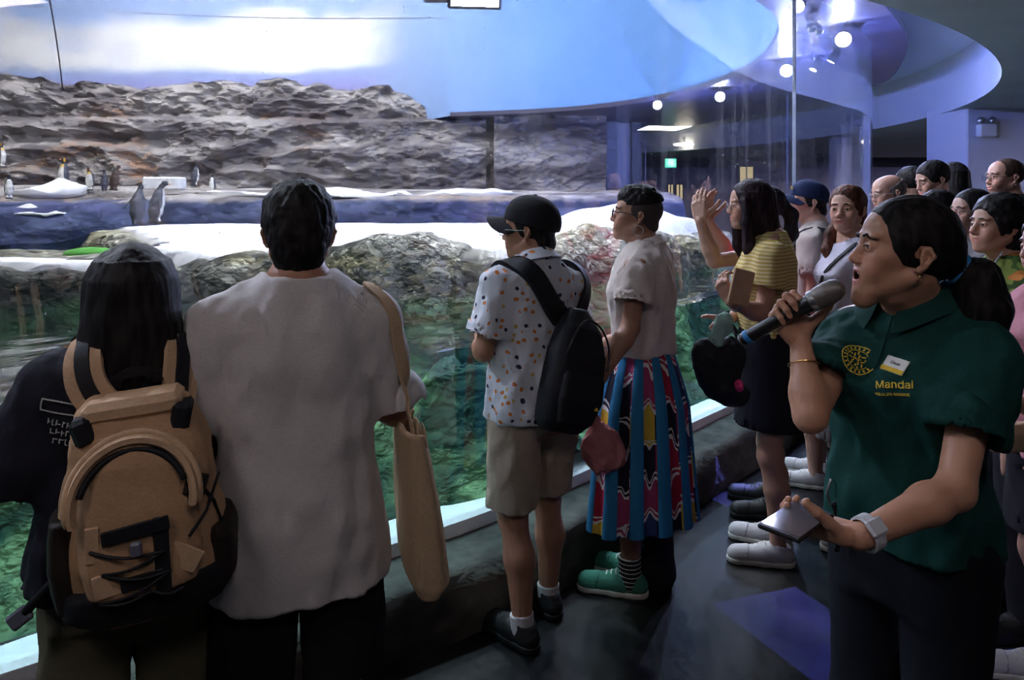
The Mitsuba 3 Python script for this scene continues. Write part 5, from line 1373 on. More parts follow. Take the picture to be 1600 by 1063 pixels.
def crop4(F):
    F.ball((0, -0.006, 0.058), (0.079, 0.101, 0.082)); F.ball((0, 0.045, 0.085), (0.055, 0.045, 0.042), 0.02)
    F.ball((0, 0.135, -0.01), (0.09, 0.065, 0.075), 0.006, 'sub'); F.cut((0, 0, 0.048), (0, -0.30, -1))
m4.hair(crop4, amp=0.006, scale=(60, 60, 40), seed=3)
def fade4(F):
    cranium(F, 0.0035); F.ball((0, 0.118, -0.03), (0.10, 0.085, 0.15), 0.005, 'sub'); F.cut((0, 0, 0.075), (0, 0, 1)); F.cut((0, -0.05, -0.055), (0, 0.1, -1))
    F.ball((0, -0.055, -0.035), (0.052, 0.042, 0.035), 0.02)
mat('mat_hair_fade', (0.045, 0.034, 0.032), 0.7)
m4.hair(fade4, mat='mat_hair_fade', amp=0.0, label='shaved sides', name='shaved_hair')
ecp = m4.hp(-0.080, -0.012, -0.040)
er = [ecp + m4.HR @ np.array([0, math.cos(a) * 0.020, -0.020 + math.sin(a) * 0.020]) for a in np.linspace(0, 2 * np.pi, 30, endpoint=False)]
part(m4.key, 'hoop_earring', m4.finish(tube(er, 0.0022, 7, close=True)), 'mat_silver', True)
# the pleated skirt: plain blue pleats over printed ones
def skirt4():
    nt, nz = 12 * 18 + 1, 60
    th = np.linspace(0, 2 * np.pi, nt); zt = np.linspace(0, 1, nz)
    V = np.zeros((nt, nz, 3)); UV = np.zeros((nt, nz, 2))
    for q, t_ in enumerate(zt):
        z = 1.045 - t_ * 0.715
        a = 0.140 + 0.085 * min(1, t_ * 3.0) ** 0.7 + 0.045 * t_; b = 0.108 + 0.060 * min(1, t_ * 3.0) ** 0.7 + 0.040 * t_
        ph = (th * 12 / (2 * np.pi)) % 1.0
        pl = 0.022 * (0.25 + 0.75 * t_) * np.where(ph < 0.58, np.sqrt(np.clip(1 - ((ph - 0.29) / 0.30) ** 2, 0, 1)), -0.55 * np.sin(np.pi * (ph - 0.58) / 0.42))
        wob = 1 + 0.05 * t_ * np.sin(th * 3 + 1.0) + 0.03 * t_ * np.sin(th * 5 + 2)
        V[:, q] = np.stack([(a * wob + pl) * np.cos(th), (b * wob + pl) * np.sin(th), np.full(nt, z) + 0.02 * t_ * np.sin(th * 2)], -1)
        UV[:, q] = np.stack([th * 12 / (2 * np.pi), np.full(nt, z)], -1)
    m = grid_mesh(V)
    def col(p, n, uv):
        ph = uv.x - dr.floor(uv.x); cell = dr.floor(uv.x)
        y = uv.y * 7.0 + mikit.cell_rand(cell, 3) * 7 + 0.5 * pnoise(uv.x * 5, uv.y * 12, 2.0)
        r = mikit.cell_rand(cell, dr.floor(y)); fr_ = y - dr.floor(y)
        c = dr.select(r < 0.28, mi.Color3f(0.30, 0.02, 0.05), dr.select(r < 0.48, mi.Color3f(0.012, 0.012, 0.03), dr.select(r < 0.66, mi.Color3f(0.50, 0.36, 0.05), dr.select(r < 0.84, mi.Color3f(0.30, 0.05, 0.14), mi.Color3f(0.03, 0.05, 0.16)))))
        c = dr.select(fr_ < 0.10, mi.Color3f(0.6, 0.6, 0.62), dr.select((fr_ > 0.18) & (fr_ < 0.24), mi.Color3f(0.55, 0.55, 0.58), c))
        blue = mi.Color3f(0.025, 0.17, 0.36) * (0.85 + 0.3 * fbm(uv.x * 9, uv.y * 5, 0.0))
        return dr.select((ph > 0.04) & (ph < 0.56), blue, c)
    mat('mat_skirt_print', col, 0.8, 0.2)
    part(m4.key, 'skirt', m4.finish(m), 'mat_skirt_print', True, 'long pleated blue skirt with red, yellow and black print', uv=UV.reshape(-1, 2))
    wb = [m4.W([0.146 * math.cos(a), 0.114 * math.sin(a), 1.035]) for a in np.linspace(0, 2 * np.pi, 48, endpoint=False)]
    cloth('mat_blue_cloth', (0.025, 0.14, 0.30))
    part(m4.key, 'waistband', ribbon(wb + wb[:1], [(q[0] - m4.o[0], q[1] - m4.o[1], 0) for q in wb + wb[:1]], 0.035, 0.004), 'mat_blue_cloth', 30)
skirt4()
cloth('mat_green_shoe', (0.045, 0.17, 0.12)); 
mat('mat_sock_stripe', lambda p, n, uv: dr.select((p.z * 55 - dr.floor(p.z * 55)) < 0.22, mi.Color3f(0.6), mi.Color3f(0.012)), 0.85)
for sd in 'RL':
    make_sock(m4, sd, 'mat_sock_stripe', 0.17, 0.046); make_shoe(m4, sd, 'mat_green_shoe', 'mat_rubber_white', yaw=rad(0), label='green sneaker with pale sole')
# dark bag standing on the floor behind the green shoes
k = thing('floor_bag', 'black soft bag with a teal flap standing on the floor beside the green sneakers', 'bag')
c = P(1015, 0, 3.22); c[2] = 0
F = Field(c + [-.16, -.16, -.01], c + [.16, .18, .52], 0.01)
F.loft([(0.0, .09, .12, 0), (0.05, .105, .135, 0), (0.25, .095, .12, 0), (0.40, .06, .07, 0), (0.45, .04, .05, 0)], 0, n=3, o=c)
part(k, 'body', displace(F.mesh(), 0.012, (12, 12, 8), 3), 'mat_black_nylon', True)
cloth('mat_teal', (0.03, 0.20, 0.17))
part(k, 'flap', displace(box(c + [-.075, -.06, .24], (.05, .14, .14), .02, rotz=.3).subdivide().subdivide().subdivide(), 0.008, (20, 20, 20), 4), 'mat_teal', True, 'teal flap')
# ---------------------------------------------------------------- the guide with the microphone
cloth('mat_polo_green', (0.006, 0.046, 0.040), 0.12)
cloth('mat_jeans', (0.006, 0.008, 0.013))
mat('mat_gold_thread', (0.62, 0.48, 0.07), 0.7)
mat('mat_mic_grille', lambda p, n, uv: mi.Color3f(0.24, 0.225, 0.215) * (0.45 + 0.9 * pnoise(p.x * 900, p.y * 900, p.z * 900)), 0.5, metal=0.6)
mat('mat_blue_tape', (0.03, 0.22, 0.55), 0.5)
mat('mat_watch', (0.50, 0.53, 0.58), 0.4)
gd = Person('person in a dark green polo shirt with a ponytail speaking into a microphone', P(1418, 0, 1.66)[:2], rad(118), 1.675, fem=1.0, build=0.96, skin=(0.50, 0.27, 0.18), head_yaw=rad(-36), head_pitch=rad(10), head_fwd=0.035, hf=0.0030)
# put the head where the photograph has it
gd.hs = 0.99; gd.hc = gd.loc(P(1415, 396, 1.60)); gd.zones[0] = (gd.hc, (0.11, 0.135, 0.14), 0.003)
wr = P(1251, 533, 1.68); el = P(1266, 650, 1.60)
gd.arm('R', gd.loc(el), gd.loc(wr))
mic_a = unit(P(1310, 447, 1.60) - P(1165, 526, 1.70))
pn = unit(np.array([0.12, -1.0, 0.0]))
fdir = unit(np.array([-0.46, 0.08, 0.88]))
gd.hand('R', gd.ldir(fdir), gd.ldir(pn), hf=0.0028, curls=[(52, 78, 45), (56, 80, 45), (60, 80, 45), (64, 78, 45)], thumb=gd.ldir(unit([0.62, -0.45, 0.72])), tcurl=(12, 15), s=0.98)
elL, wrL = P(1492, 768, 1.42), P(1342, 840, 1.34)
gd.arm('L', gd.loc(elL), gd.loc(wrL))
fl = unit(np.array([-0.76, 0.65, 0.0])); nl = unit(np.array([0.02, -0.05, 1.0]))
gd.hand('L', gd.ldir(fl), gd.ldir(nl), hf=0.0028, curls=[(6, 62, 40), (4, 68, 44), (6, 70, 44), (8, 66, 40)], spread=0.06, thumb=gd.ldir(unit([-0.66, -0.25, 0.62])), tcurl=(5, 22), s=0.97)
gd.build_body(mouth=0.85, nose=0.98, jaw=0.95, lip=(0.40, 0.12, 0.11))
gd.eyes(look=(0.0, 0.0)); gd.brows(th=0.0030); gd.lashes(); gd.teeth()
shg = tee(gd, 0.90, 'mat_polo_green', 0.016, 0.182, 0.145, sl=0.66, r0=0.070, r1=0.076, folds=0.010, seed=41, h=0.0075, label='dark green polo shirt')
collar(gd, 'mat_polo_green', z=1.458, r=0.064, gap=0.30, hgt=0.036, fold=0.034, point=0.025, tilt=0.30)
trousers(gd, 0.99, 'mat_jeans')
for sd in 'RL': make_shoe(gd, sd, 'mat_rubber_black', 'mat_rubber_black')
def hair_g(F):
    cranium(F, 0.0105)
    F.ball((0, -0.008, 0.042), (0.082, 0.097, 0.088), 0.01)
    F.ball((0, -0.078, 0.000), (0.048, 0.036, 0.040), 0.03)
    F.ball((0, 0.122, -0.026), (0.115, 0.086, 0.112), 0.008, 'sub')
    for x in (-1, 1):
        F.ball((x * 0.083, -0.006, -0.012), (0.020, 0.026, 0.040), 0.006, 'sub')
        F.ball((x * 0.078, 0.0, -0.075), (0.04, 0.085, 0.050), 0.01, 'sub')
        F.cone((x * 0.072, 0.040, 0.028), (x * 0.0715, 0.022, -0.020), 0.0075, 0.0030, 0.008)
    F.cut((0, -0.06, -0.058), (0, 0.1, -1))
gd.hair(hair_g, amp=0.0022, scale=(90, 22, 60), h=0.004, seed=4)
def tail_g(F):
    F.chain([(0, -0.110, -0.010), (-0.005, -0.150, -0.030), (-0.012, -0.170, -0.09), (-0.018, -0.168, -0.19), (-0.02, -0.155, -0.29), (-0.02, -0.145, -0.37)], [0.026, 0.042, 0.050, 0.048, 0.038, 0.012], 0.03)
gd.hair(tail_g, lo=(-.1, -.27, -.42), hi=(.1, -.05, .08), amp=0.006, scale=(80, 80, 7), h=0.006, name='ponytail', seed=6)
tie = [gd.hp(0.030 * math.cos(a), -0.112 - 0.012 * math.sin(a), -0.014 + 0.030 * math.sin(a)) for a in np.linspace(0, 2 * np.pi, 24, endpoint=False)]
part(gd.key, 'hair_tie', gd.finish(tube(tie, 0.005, 7, close=True)), 'mat_blue_tape', True)
er = trimesh.creation.icosphere(subdivisions=2, radius=0.0032); er.apply_translation(gd.hp(-0.081, -0.006, -0.043))
part(gd.key, 'earring', gd.finish(er), 'mat_gold', True)
# bracelet on the raised wrist, watch on the other
def cuff(p, side, along, rad_, w, th, matn, name, label=None):
    e, w0 = p.j['elbow' + side], p.j['wrist' + side]; d = unit(w0 - e); c = w0 - d * along
    a = unit(np.cross(d, [0, 0, 1])) if abs(d[2]) < .9 else unit(np.cross(d, [1, 0, 0])); b = np.cross(d, a)
    ang_ = np.linspace(0, 2 * np.pi, 33)
    prof = [(0, -w / 2), (th, -w / 2 + th * .4), (th, w / 2 - th * .4), (0, w / 2)]
    V = np.stack([c + np.stack([(rad_ + r) * math.cos(q) * a + (rad_ + r) * math.sin(q) * b for q in ang_]) + d * o for r, o in prof + prof[:1]], 1)
    return part(p.key, name, p.finish(grid_mesh(V)), matn, 40, label), c, d, a, b
cuff(gd, 'R', 0.055, 0.0330, 0.003, 0.0018, 'mat_gold', 'bracelet', 'thin gold bracelet')
k, c, d, a, b = cuff(gd, 'L', 0.022, 0.0285, 0.024, 0.0045, 'mat_watch', 'watch', 'pale grey wrist watch')
up_l = gd.ldir([0.1, -0.75, 0.66]); up_l = unit(up_l - d * (up_l @ d))
wf = box(c + up_l * 0.033, (0.030, 0.034, 0.010), 0.003, R=np.stack([np.cross(up_l, d), d, up_l], 1))
part(k, 'case', gd.finish(wf), 'mat_watch', False)

# name badge, lettering and emblem on the shirt
chest = gd.R @ np.array([0, 1.0, 0]); up = np.array([0, 0, 1.0])
def at_pixel(mesh, u, v):
    d_ = P(u, v, 1.0) - [0, 0, EYE]
    loc, _, tri = mesh.ray.intersects_location([[0, 0, EYE]], [d_], multiple_hits=False)
    from scipy.spatial import cKDTree
    i = cKDTree(mesh.vertices).query(loc[0], k=40)[1]
    return loc[0], unit(np.asarray(mesh.vertex_normals)[i].mean(0))
ctr, nr = at_pixel(shg, 1400, 573); tilt_up = up + 0.12 * np.cross(nr, up)
bd = thing('name_badge', 'white and yellow name badge pinned on the green polo shirt', 'badge')
R_ = np.stack([np.cross(unit(up - nr * (up @ nr)), nr), unit(up - nr * (up @ nr)), nr], 1)
R_ = R_ @ Rz(rad(-7))
part(bd, 'plate', box(ctr + nr * 0.005, (0.052, 0.036, 0.003), 0.001, R=R_), mat('mat_badge_white', (0.74, 0.75, 0.72), 0.4), False)
part(bd, 'yellow_strip', box(ctr + nr * 0.0068 - R_[:, 1] * 0.0125, (0.0518, 0.0105, 0.0012), 0, R=R_), mat('mat_badge_yellow', (0.78, 0.52, 0.03), 0.4), False)
tm_ = text2('Chan', 0.0068, sub=0); tm_ = place_mesh(tm_, R_, ctr + nr * 0.0066 + R_[:, 1] * 0.004)
part(bd, 'lettering', tm_, 'mat_black_plastic', False)
ctr, nr = at_pixel(shg, 1397, 601)
part(gd.key + '__shirt', 'lettering', decal(text2('Mandai', 0.0155, bold=True, sub=2), shg, ctr, nr, up + 0.14 * np.cross(nr, up), 0.002), 'mat_gold_thread', False, 'yellow stitched lettering')
ctr, nr = at_pixel(shg, 1394, 616)
part(gd.key + '__shirt', 'lettering', decal(text2('WILDLIFE RESERVE', 0.0052, bold=True, sub=2), shg, ctr, nr, up + 0.14 * np.cross(nr, up), 0.002), 'mat_gold_thread', False, 'yellow stitched lettering')
# round yellow emblem on the sleeve
def emblem():
    ctr, nr = at_pixel(shg, 1339, 563); nr = unit(nr + unit(np.array([0, 0, EYE]) - ctr))
    out = []
    def ringm(r0, r1, n=72):
        a = np.linspace(0, 2 * np.pi, n)
        return grid_mesh(np.stack([np.c_[r * np.cos(a), r * np.sin(a), 0 * a + .0008] for r in np.linspace(r0, r1, 3)], 1))
    s_ = 0.036
    out += [ringm(.93 * s_, 1.0 * s_), ringm(.62 * s_, .67 * s_)]
    for q in range(20):                                   # letter-like marks round the rim
        a = q / 20 * 2 * np.pi
        out.append(box((.80 * s_ * math.cos(a), .80 * s_ * math.sin(a), .0006), (.17 * s_, .10 * s_, .0008), rotz=a).subdivide())
    rs = np.random.RandomState(3)
    for q in range(16):                                   # leaf-like marks inside
        a, r = q * 2.399, .56 * s_ * math.sqrt((q + .5) / 16)
        out.append(box((r * math.cos(a), r * math.sin(a), .0006), (.24 * s_, .09 * s_, .0008), rotz=a + rs.uniform(-.7, .7)).subdivide())
    part(gd.key + '__shirt', 'emblem', decal(join(out), shg, ctr, nr, up, 0.002), 'mat_gold_thread', False, 'round yellow emblem on the sleeve')
emblem()
# placket and buttons
ctr, nr = at_pixel(shg, 1352, 590)
plk = decal(box((0, 0, .0012), (0.026, 0.11, 0.0024)).subdivide().subdivide().subdivide(), shg, on_shirt(shg, gd.W([0, 0.5, 1.345]), gd.R @ [0, -1.0, 0])[0], chest, up, 0.001)
part(gd.key + '__shirt', 'placket', plk, 'mat_polo_green', 30)

# microphone
def microphone():
    k = thing('microphone', 'black handheld microphone with grey grille and blue tape held at the mouth', 'microphone')
    grip = wr + fdir * 0.074 + pn * 0.026
    R_ = rot_to(mic_a)
    def lathe(prof, mt, nm, lab=None):
        a = np.linspace(0, 2 * np.pi, 37)
        V = np.stack([np.stack([r * np.cos(a), r * np.sin(a), 0 * a + z], -1) for z, r in prof], 1)
        m = place_mesh(grid_mesh(V), R_, grip)
        if m.volume < 0: m.invert()
        return part(k, nm, m, mt, 40, lab)
    lathe([(-.128, 0), (-.128, .0125), (-.124, .0140), (-.06, .0150), (0.03, .0172), (0.046, .0190), (0.052, .0195), (0.055, 0)], 'mat_black_plastic', 'handle')
    lathe([(-.1185, .0142), (-.118, .0155), (-.1065, .0157), (-.106, .0142)], 'mat_blue_tape', 'tape_band', 'blue tape band')
    lathe([(-.134, 0), (-.133, .0105), (-.127, .0128)], 'mat_silver', 'end_cap', 'silver end cap')
    lathe([(0.050, .0196), (0.053, .0235), (0.062, .0240), (0.065, .0238)], 'mat_silver', 'collar_ring')
    lathe([(0.064, .0236), (0.080, .0252), (0.092, .0254), (0.0925, .0262), (0.0965, .0262), (0.097, .0254), (0.112, .0236), (0.124, .0180), (0.130, .0095), (0.1315, 0)], 'mat_mic_grille', 'grille', 'grey wire mesh grille')
    q = [grip + R_ @ np.array([math.cos(a_) * .0166, math.sin(a_) * .0166, z]) for a_ in (2.2,) for z in (-.09, -.05, -.02)]
    part(k, 'side_seam', tube([grip + R_ @ np.array([-.006, -.0140, -.100]), grip + R_ @ np.array([-.006, -.0150, -.02])], 0.0012, 5), 'mat_silver', True)
microphone()

# the phone in the other hand
def held_phone():
    k = thing('smartphone', 'large dark smartphone lying in the open hand of the person in the green polo', 'phone')
    c = np.array([0.520, 1.345, wrL[2] + 0.028])
    a = unit(np.array([0.70, 0.71, 0.0])); n = unit(np.array([0.05, -0.03, 1.0])); a = unit(a - n * (a @ n)); b = np.cross(n, a)
    R_ = np.stack([a, b, n], 1)
    part(k, 'body', box(c, (0.155, 0.078, 0.009), 0.003, R=R_), 'mat_black_plastic', False)
    mat('mat_screen', (0.06, 0.06, 0.07), 0.08, 0.6)
    part(k, 'screen', box(c + n * 0.0048, (0.142, 0.072, 0.0012), 0, R=R_), 'mat_screen', False, 'glossy grey screen')
held_phone()
# belt loop clip with a small bunch of fobs
k = thing('key_clip', 'silver clip with small fobs hanging at the waist of the green polo', 'clip')
c = gd.W([0.10, 0.128, 0.965])
part(k, 'hook', tube([c + [0, 0, .05], c + [-.012, -.004, .02], c + [-.006, -.01, -.005], c + [.008, -.008, .0]], 0.0035, 7), 'mat_silver', True)
part(k, 'tag', box(c + [-.02, -.012, -.05], (0.012, 0.006, 0.05), 0.002, R=Ry(.15)), 'mat_white_plastic', False)
part(k, 'strap', ribbon(spline([c + [.0, -.01, 0], c + [.012, -.016, -.05], c + [.006, -.014, -.11]], 10), (0, -1, 0), 0.012, 0.003), 'mat_black_nylon', 30)
# ---------------------------------------------------------------- the crowd along the glass
def yel(p, n, uv):
    z = p.z * 62 + 0.9 * fbm(p.x * 12, p.y * 12, p.z * 4, 2)
    st = sstep(0.35, 0.5, z - dr.floor(z)) * (1 - sstep(0.85, 1.0, z - dr.floor(z)))
    return pmix([0.42, 0.30, 0.08], [0.56, 0.47, 0.26], st)
mat('mat_yellow_stripe', yel, 0.85, 0.2)
cloth('mat_skirt_black', (0.010, 0.010, 0.016))
cloth('mat_pink_red', (0.62, 0.08, 0.12)); cloth('mat_beige_tee', (0.42, 0.38, 0.36)); cloth('mat_lavender', (0.55, 0.54, 0.66)); cloth('mat_grey_cloth', (0.22, 0.21, 0.22))
cloth('mat_cap_navy', (0.012, 0.022, 0.07)); cloth('mat_dark_cloth', (0.02, 0.02, 0.026)); cloth('mat_grey_shirt', (0.14, 0.135, 0.15)); cloth('mat_dusty_pink', (0.40, 0.17, 0.20))
def camo(p, n, uv):
    a = fbm(p.x * 13, p.y * 13, p.z * 13, 3); b = fbm(p.x * 17 + 5, p.y * 17, p.z * 17 + 3, 3); c_ = fbm(p.x * 15 + 25, p.y * 15, p.z * 15 + 9, 2)
    col = pmix([0.03, 0.06, 0.015], [0.17, 0.22, 0.05], sstep(0.46, 0.50, a))
    col = pmix(col, [0.06, 0.12, 0.03], sstep(0.54, 0.57, b))
    return pmix(col, [0.46, 0.17, 0.04], sstep(0.63, 0.66, c_))
mat('mat_camo', camo, 0.85, 0.2)

# pink dress with the raised phone (behind the yellow shirt)
p5b = Person('person with a ponytail in a pink and red top raising a phone', P(1199, 0, 3.95)[:2], rad(76), 1.735, fem=1.0, skin=(0.46, 0.27, 0.20), head_yaw=rad(2))
p5b.arm('L', p5b.loc(P(1116, 408, 3.60)), p5b.loc(P(1094, 345, 3.55)))
p5b.arm('R', p5b.loc(P(1137, 395, 3.85)), p5b.loc(P(1106, 345, 3.75)))
p5b.hand('L', p5b.ldir([-0.05, 0.1, 1]), p5b.ldir([0.55, 0.8, 0]), hf=0.004, curl=(14, 22, 15))
p5b.hand('R', p5b.ldir([-0.02, -0.05, 1]), p5b.ldir([0.55, -0.8, 0]), hf=0.004, curl=(14, 22, 15))
p5b.build_body(hi=False)
tee(p5b, 0.85, 'mat_pink_red', 0.018, 0.175, 0.13, sl=0.45, r0=0.07, r1=0.076, seed=51, h=0.012)
skirt(p5b, 0.98, 0.50, 'mat_pink_red')
for sd in 'RL': make_shoe(p5b, sd, 'mat_rubber_black', 'mat_rubber_black')
def hair_pony(F):
    F.ball((0, -0.010, 0.040), (0.086, 0.105, 0.092)); F.ball((0, 0.12, -0.03), (0.11, 0.085, 0.11), 0.01, 'sub')
    F.chain([(0, -0.10, 0.01), (0, -0.135, -0.03), (0, -0.135, -0.14), (0, -0.11, -0.20)], [0.03, 0.035, 0.035, 0.012], 0.03)
    for x in (-1, 1): F.ball((x * 0.082, 0.0, -0.04), (0.03, 0.05, 0.05), 0.01, 'sub')
    F.cut((0, 0, -0.22), (0, 0, -1))
p5b.hair(hair_pony, lo=(-.14, -.2, -.26), amp=0.004)
k = thing('raised_phone', 'dark phone held up in both hands in front of the glass', 'phone')
c = P(1100, 335, 3.62)
part(k, 'body', box(c, (0.010, 0.075, 0.145), 0.003, rotz=rad(-12)), 'mat_black_plastic', False)
part(k, 'screen', box(c + [0.006, 0, 0], (0.001, 0.068, 0.135), rotz=rad(-12)), 'mat_screen', False)

# yellow striped shirt
p5 = Person('person with long dark hair in a yellow striped t-shirt and short black skirt', P(1206, 0, 3.45)[:2], rad(72), 1.755, fem=1.0, skin=(0.42, 0.235, 0.17), head_yaw=rad(14), head_fwd=0.055, lean=0.03)
p5.arm('L', p5.loc(P(1191, 492, 3.26)), p5.loc(P(1142, 472, 3.15)))
p5.hand('L', p5.ldir([-0.35, 0.1, 0.75]), p5.ldir([0.7, 0.6, 0.25]), hf=0.0045, curl=(40, 45, 30))
p5.arm('R', p5.j['shoulderR'] + [0.02, 0.08, -0.27], p5.loc(P(1140, 500, 3.45)))
p5.hand('R', p5.ldir([-0.6, -0.2, -0.5]), p5.ldir([0, -0.7, 0.6]), hf=0.0045, curl=(70, 80, 40))
p5.build_body(); p5.eyes(); p5.glasses('mat_silver')
sh5 = tee(p5, 1.035, 'mat_yellow_stripe', 0.020, 0.180, 0.140, sl=0.60, r0=0.074, r1=0.080, seed=52)
skirt(p5, 1.065, 0.62, 'mat_skirt_black', 0.186, 0.198, 0.150, 0.172)
for sd in 'RL': make_shoe(p5, sd, mat('mat_shoe_white', (0.42, 0.41, 0.42), 0.6) if sd == 'R' else 'mat_shoe_white', 'mat_rubber_white', label='white sneaker')
def hair_long5(F):
    F.ball((0, -0.012, 0.040), (0.088, 0.108, 0.094))
    F.loft([(-0.34, .055, .035, -.10), (-0.28, .088, .055, -.09), (-0.18, .105, .075, -.07), (-0.08, .102, .088, -.045), (0.02, .094, .100, -.02), (.06, .085, .10, -.015)], 0.02)
    F.ball((0, 0.125, -0.05), (0.10, 0.075, 0.15), 0.012, 'sub')
    F.chain([(-.084, .045, .02), (-.092, .040, -.08), (-.098, .030, -.20), (-.09, .02, -.27)], [.020, .028, .030, .012], .02)
    F.chain([(.084, .045, .02), (.092, .040, -.08), (.098, .030, -.20), (.09, .02, -.27)], [.020, .028, .030, .012], .02)
    F.cone((0, 0.03, -0.08), (0, 0.0, -0.28), 0.052, 0.06, 0.01, 'sub')
hair_mat('mat_hair_dark_brown', [0.010, 0.006, 0.010], [0.03, 0.016, 0.022])
p5.hair(hair_long5, 'mat_hair_dark_brown', lo=(-.17, -.2, -.38), hi=(.17, .14, .17), amp=0.005, scale=(60, 60, 6))
cuff(p5, 'L', 0.03, 0.030, 0.022, 0.004, 'mat_grey_metal', 'watch', 'grey wrist watch')
k = solid('card_folder', displace(box(P(1158, 449, 3.10), (0.10, 0.015, 0.15), 0.003, R=Rz(.3) @ Ry(rad(14))).subdivide().subdivide(), 0.002, (20, 20, 20)), 'mat_tan_pale', 'tan card folder held against the chest of the person in yellow stripes', 'folder', smooth=30)
def black_bag5():
    c = P(1118, 578, 3.12)
    k = thing('shoulder_bag', 'black slouchy bag hanging from the forearm of the person in yellow stripes', 'bag')
    F = Field(c - .26, c + [.26, .22, .26], 0.009)
    F.ball(c + [-.035, 0, .04], (0.068, 0.06, 0.095)); F.ball(c + [.015, 0, -.05], (0.075, 0.06, 0.085), 0.04); F.ball(c + [.075, 0, -.105], (0.065, 0.05, 0.05), 0.04); F.ball(c + [.06, 0, .05], (0.06, 0.05, 0.10), 0.04)
    part(k, 'body', displace(F.mesh(), 0.022, (15, 15, 11), 4), 'mat_black_nylon', True)
    for dx in (0, .03): part(k, 'handle', tube(spline([c + [-.03 + dx, 0, .10], c + [.02 + dx, 0, .24], P(1140, 500, 3.2), c + [.10 + dx, 0.02, .12]], 24), 0.007, 7), 'mat_black_nylon', True)
    part(k, 'lining', displace(trimesh.creation.icosphere(subdivisions=3, radius=.024).apply_scale([.8, 1, 1]), .008, (60, 60, 60)).apply_translation(c + [.085, -.050, -.055]), mat('mat_hot_pink', (0.75, 0.05, 0.22), 0.6), True, 'hot pink lining')
    F = Field(c + [-.06, -.12, .06], c + [.14, .12, .34], 0.007)
    F.ball(c + [.03, -.03, .20], (0.04, 0.03, 0.05)); F.ball(c + [.0, -.03, .15], (0.03, 0.025, 0.05), .02)
    part(k, 'scarf', displace(F.mesh(), 0.014, (30, 30, 20), 6, 4), mat('mat_mint', (0.30, 0.50, 0.44), 0.8), True, 'pale mint scarf tied to the handle')
black_bag5()

# man in the navy cap
p6 = Person('person in a navy cap and pale t-shirt with a black backpack strap', P(1270, 0, 4.35)[:2], rad(62), 1.775, build=0.95, skin=(0.47, 0.28, 0.22), head_yaw=rad(22), head_fwd=0.015)
p6.build_body(); p6.eyes(); p6.brows()
sh6 = tee(p6, 0.86, 'mat_beige_tee', 0.022, 0.185, 0.14, sl=0.7, r0=0.076, r1=0.082, seed=61, h=0.011)
shorts(p6, 0.95, 0.5, 'mat_grey_cloth', h=0.012)
for sd in 'RL': make_shoe(p6, sd, 'mat_shoe_white', 'mat_rubber_white')
p6.hair(hair_under_cap, amp=0.003, h=0.006)
kc = cap(p6, 'mat_cap_navy', tilt=rad(3), label='navy baseball cap', crown=0.015)
lg = p6.hp(-0.030, 0.100, 0.085)
part(kc, 'logo', p6.finish(box(lg, (0.018, 0.006, 0.018), 0.002, R=p6.HR @ Rx(-.3))), 'mat_gold_thread', False, 'small gold cap emblem')
k = thing('crowd_backpack', 'black backpack on the back of the person in the navy cap', 'backpack')
F = Field((-.2, -.36, .86), (.2, -.04, 1.4), 0.011)
F.loft([(.92, .12, .06, -.19), (1.0, .14, .08, -.205), (1.2, .13, .07, -.20), (1.33, .08, .04, -.17)], 0, n=2.8)
st, _, _ = strap_over(sh6, [p6.W([-.11, -.15, 1.26]), p6.W([-.125, -.05, 1.44]), p6.W([-.125, .06, 1.36]), p6.W([-.13, .13, 1.20]), p6.W([-.15, .08, 1.08])], 0.07, 0.016, 0.012)
part(k, 'body', p6.finish(F.mesh()), 'mat_black_nylon', True); part(k, 'shoulder_strap', st, 'mat_black_nylon', 30)
st, _, _ = strap_over(sh6, [p6.W([.11, -.15, 1.26]), p6.W([.125, -.05, 1.44]), p6.W([.125, .06, 1.36]), p6.W([.13, .13, 1.20]), p6.W([.15, .08, 1.08])], 0.07, 0.016, 0.012)
part(k, 'shoulder_strap', st, 'mat_black_nylon', 30)

# woman looking back towards the camera
p7 = Person('person with reddish brown hair in a lavender top looking away from the pool', P(1327, 0, 3.62)[:2], rad(92), 1.735, fem=1.0, skin=(0.50, 0.29, 0.22), head_yaw=rad(44), head_pitch=rad(2))
p7.build_body(nose=1.05); p7.eyes(); p7.brows(); p7.lashes()
sh7 = tee(p7, 0.93, 'mat_lavender', 0.016, 0.165, 0.13, sl=0.55, r0=0.070, r1=0.076, seed=71, h=0.010, neck=0.03)
shorts(p7, 0.98, 0.46, 'mat_grey_cloth', h=0.012)
for sd in 'RL': make_shoe(p7, sd, 'mat_shoe_white', 'mat_rubber_white')
def hair7(F):
    F.ball((0, -0.014, 0.040), (0.089, 0.107, 0.092)); F.ball((0, -0.05, -0.04), (0.075, 0.07, 0.07), 0.03)
    F.ball((0.010, 0.118, -0.035), (0.072, 0.075, 0.108), 0.012, 'sub')
    F.chain([(.06, -.05, -.07), (.085, -.01, -.13), (.085, .035, -.21), (.075, .05, -.27)], [.035, .030, .026, .010], .02)
    F.cut((0, 0, -0.30), (0, 0, -1))
p7.hair(hair7, 'mat_hair_brown', lo=(-.14, -.2, -.32), amp=0.004)
k = thing('crossbody_bag', 'black bag on a thin strap across the lavender top', 'bag')
c = p7.W([-.02, .20, .96])
F = Field(c - .2, c + .2, 0.010); F.box(c, (.10, .06, .13), .04); F.ball(c + [-.06, 0, .12], (.06, .05, .05), .04)
part(k, 'body', displace(F.mesh(), 0.01, (12, 12, 12)), 'mat_black_nylon', True)
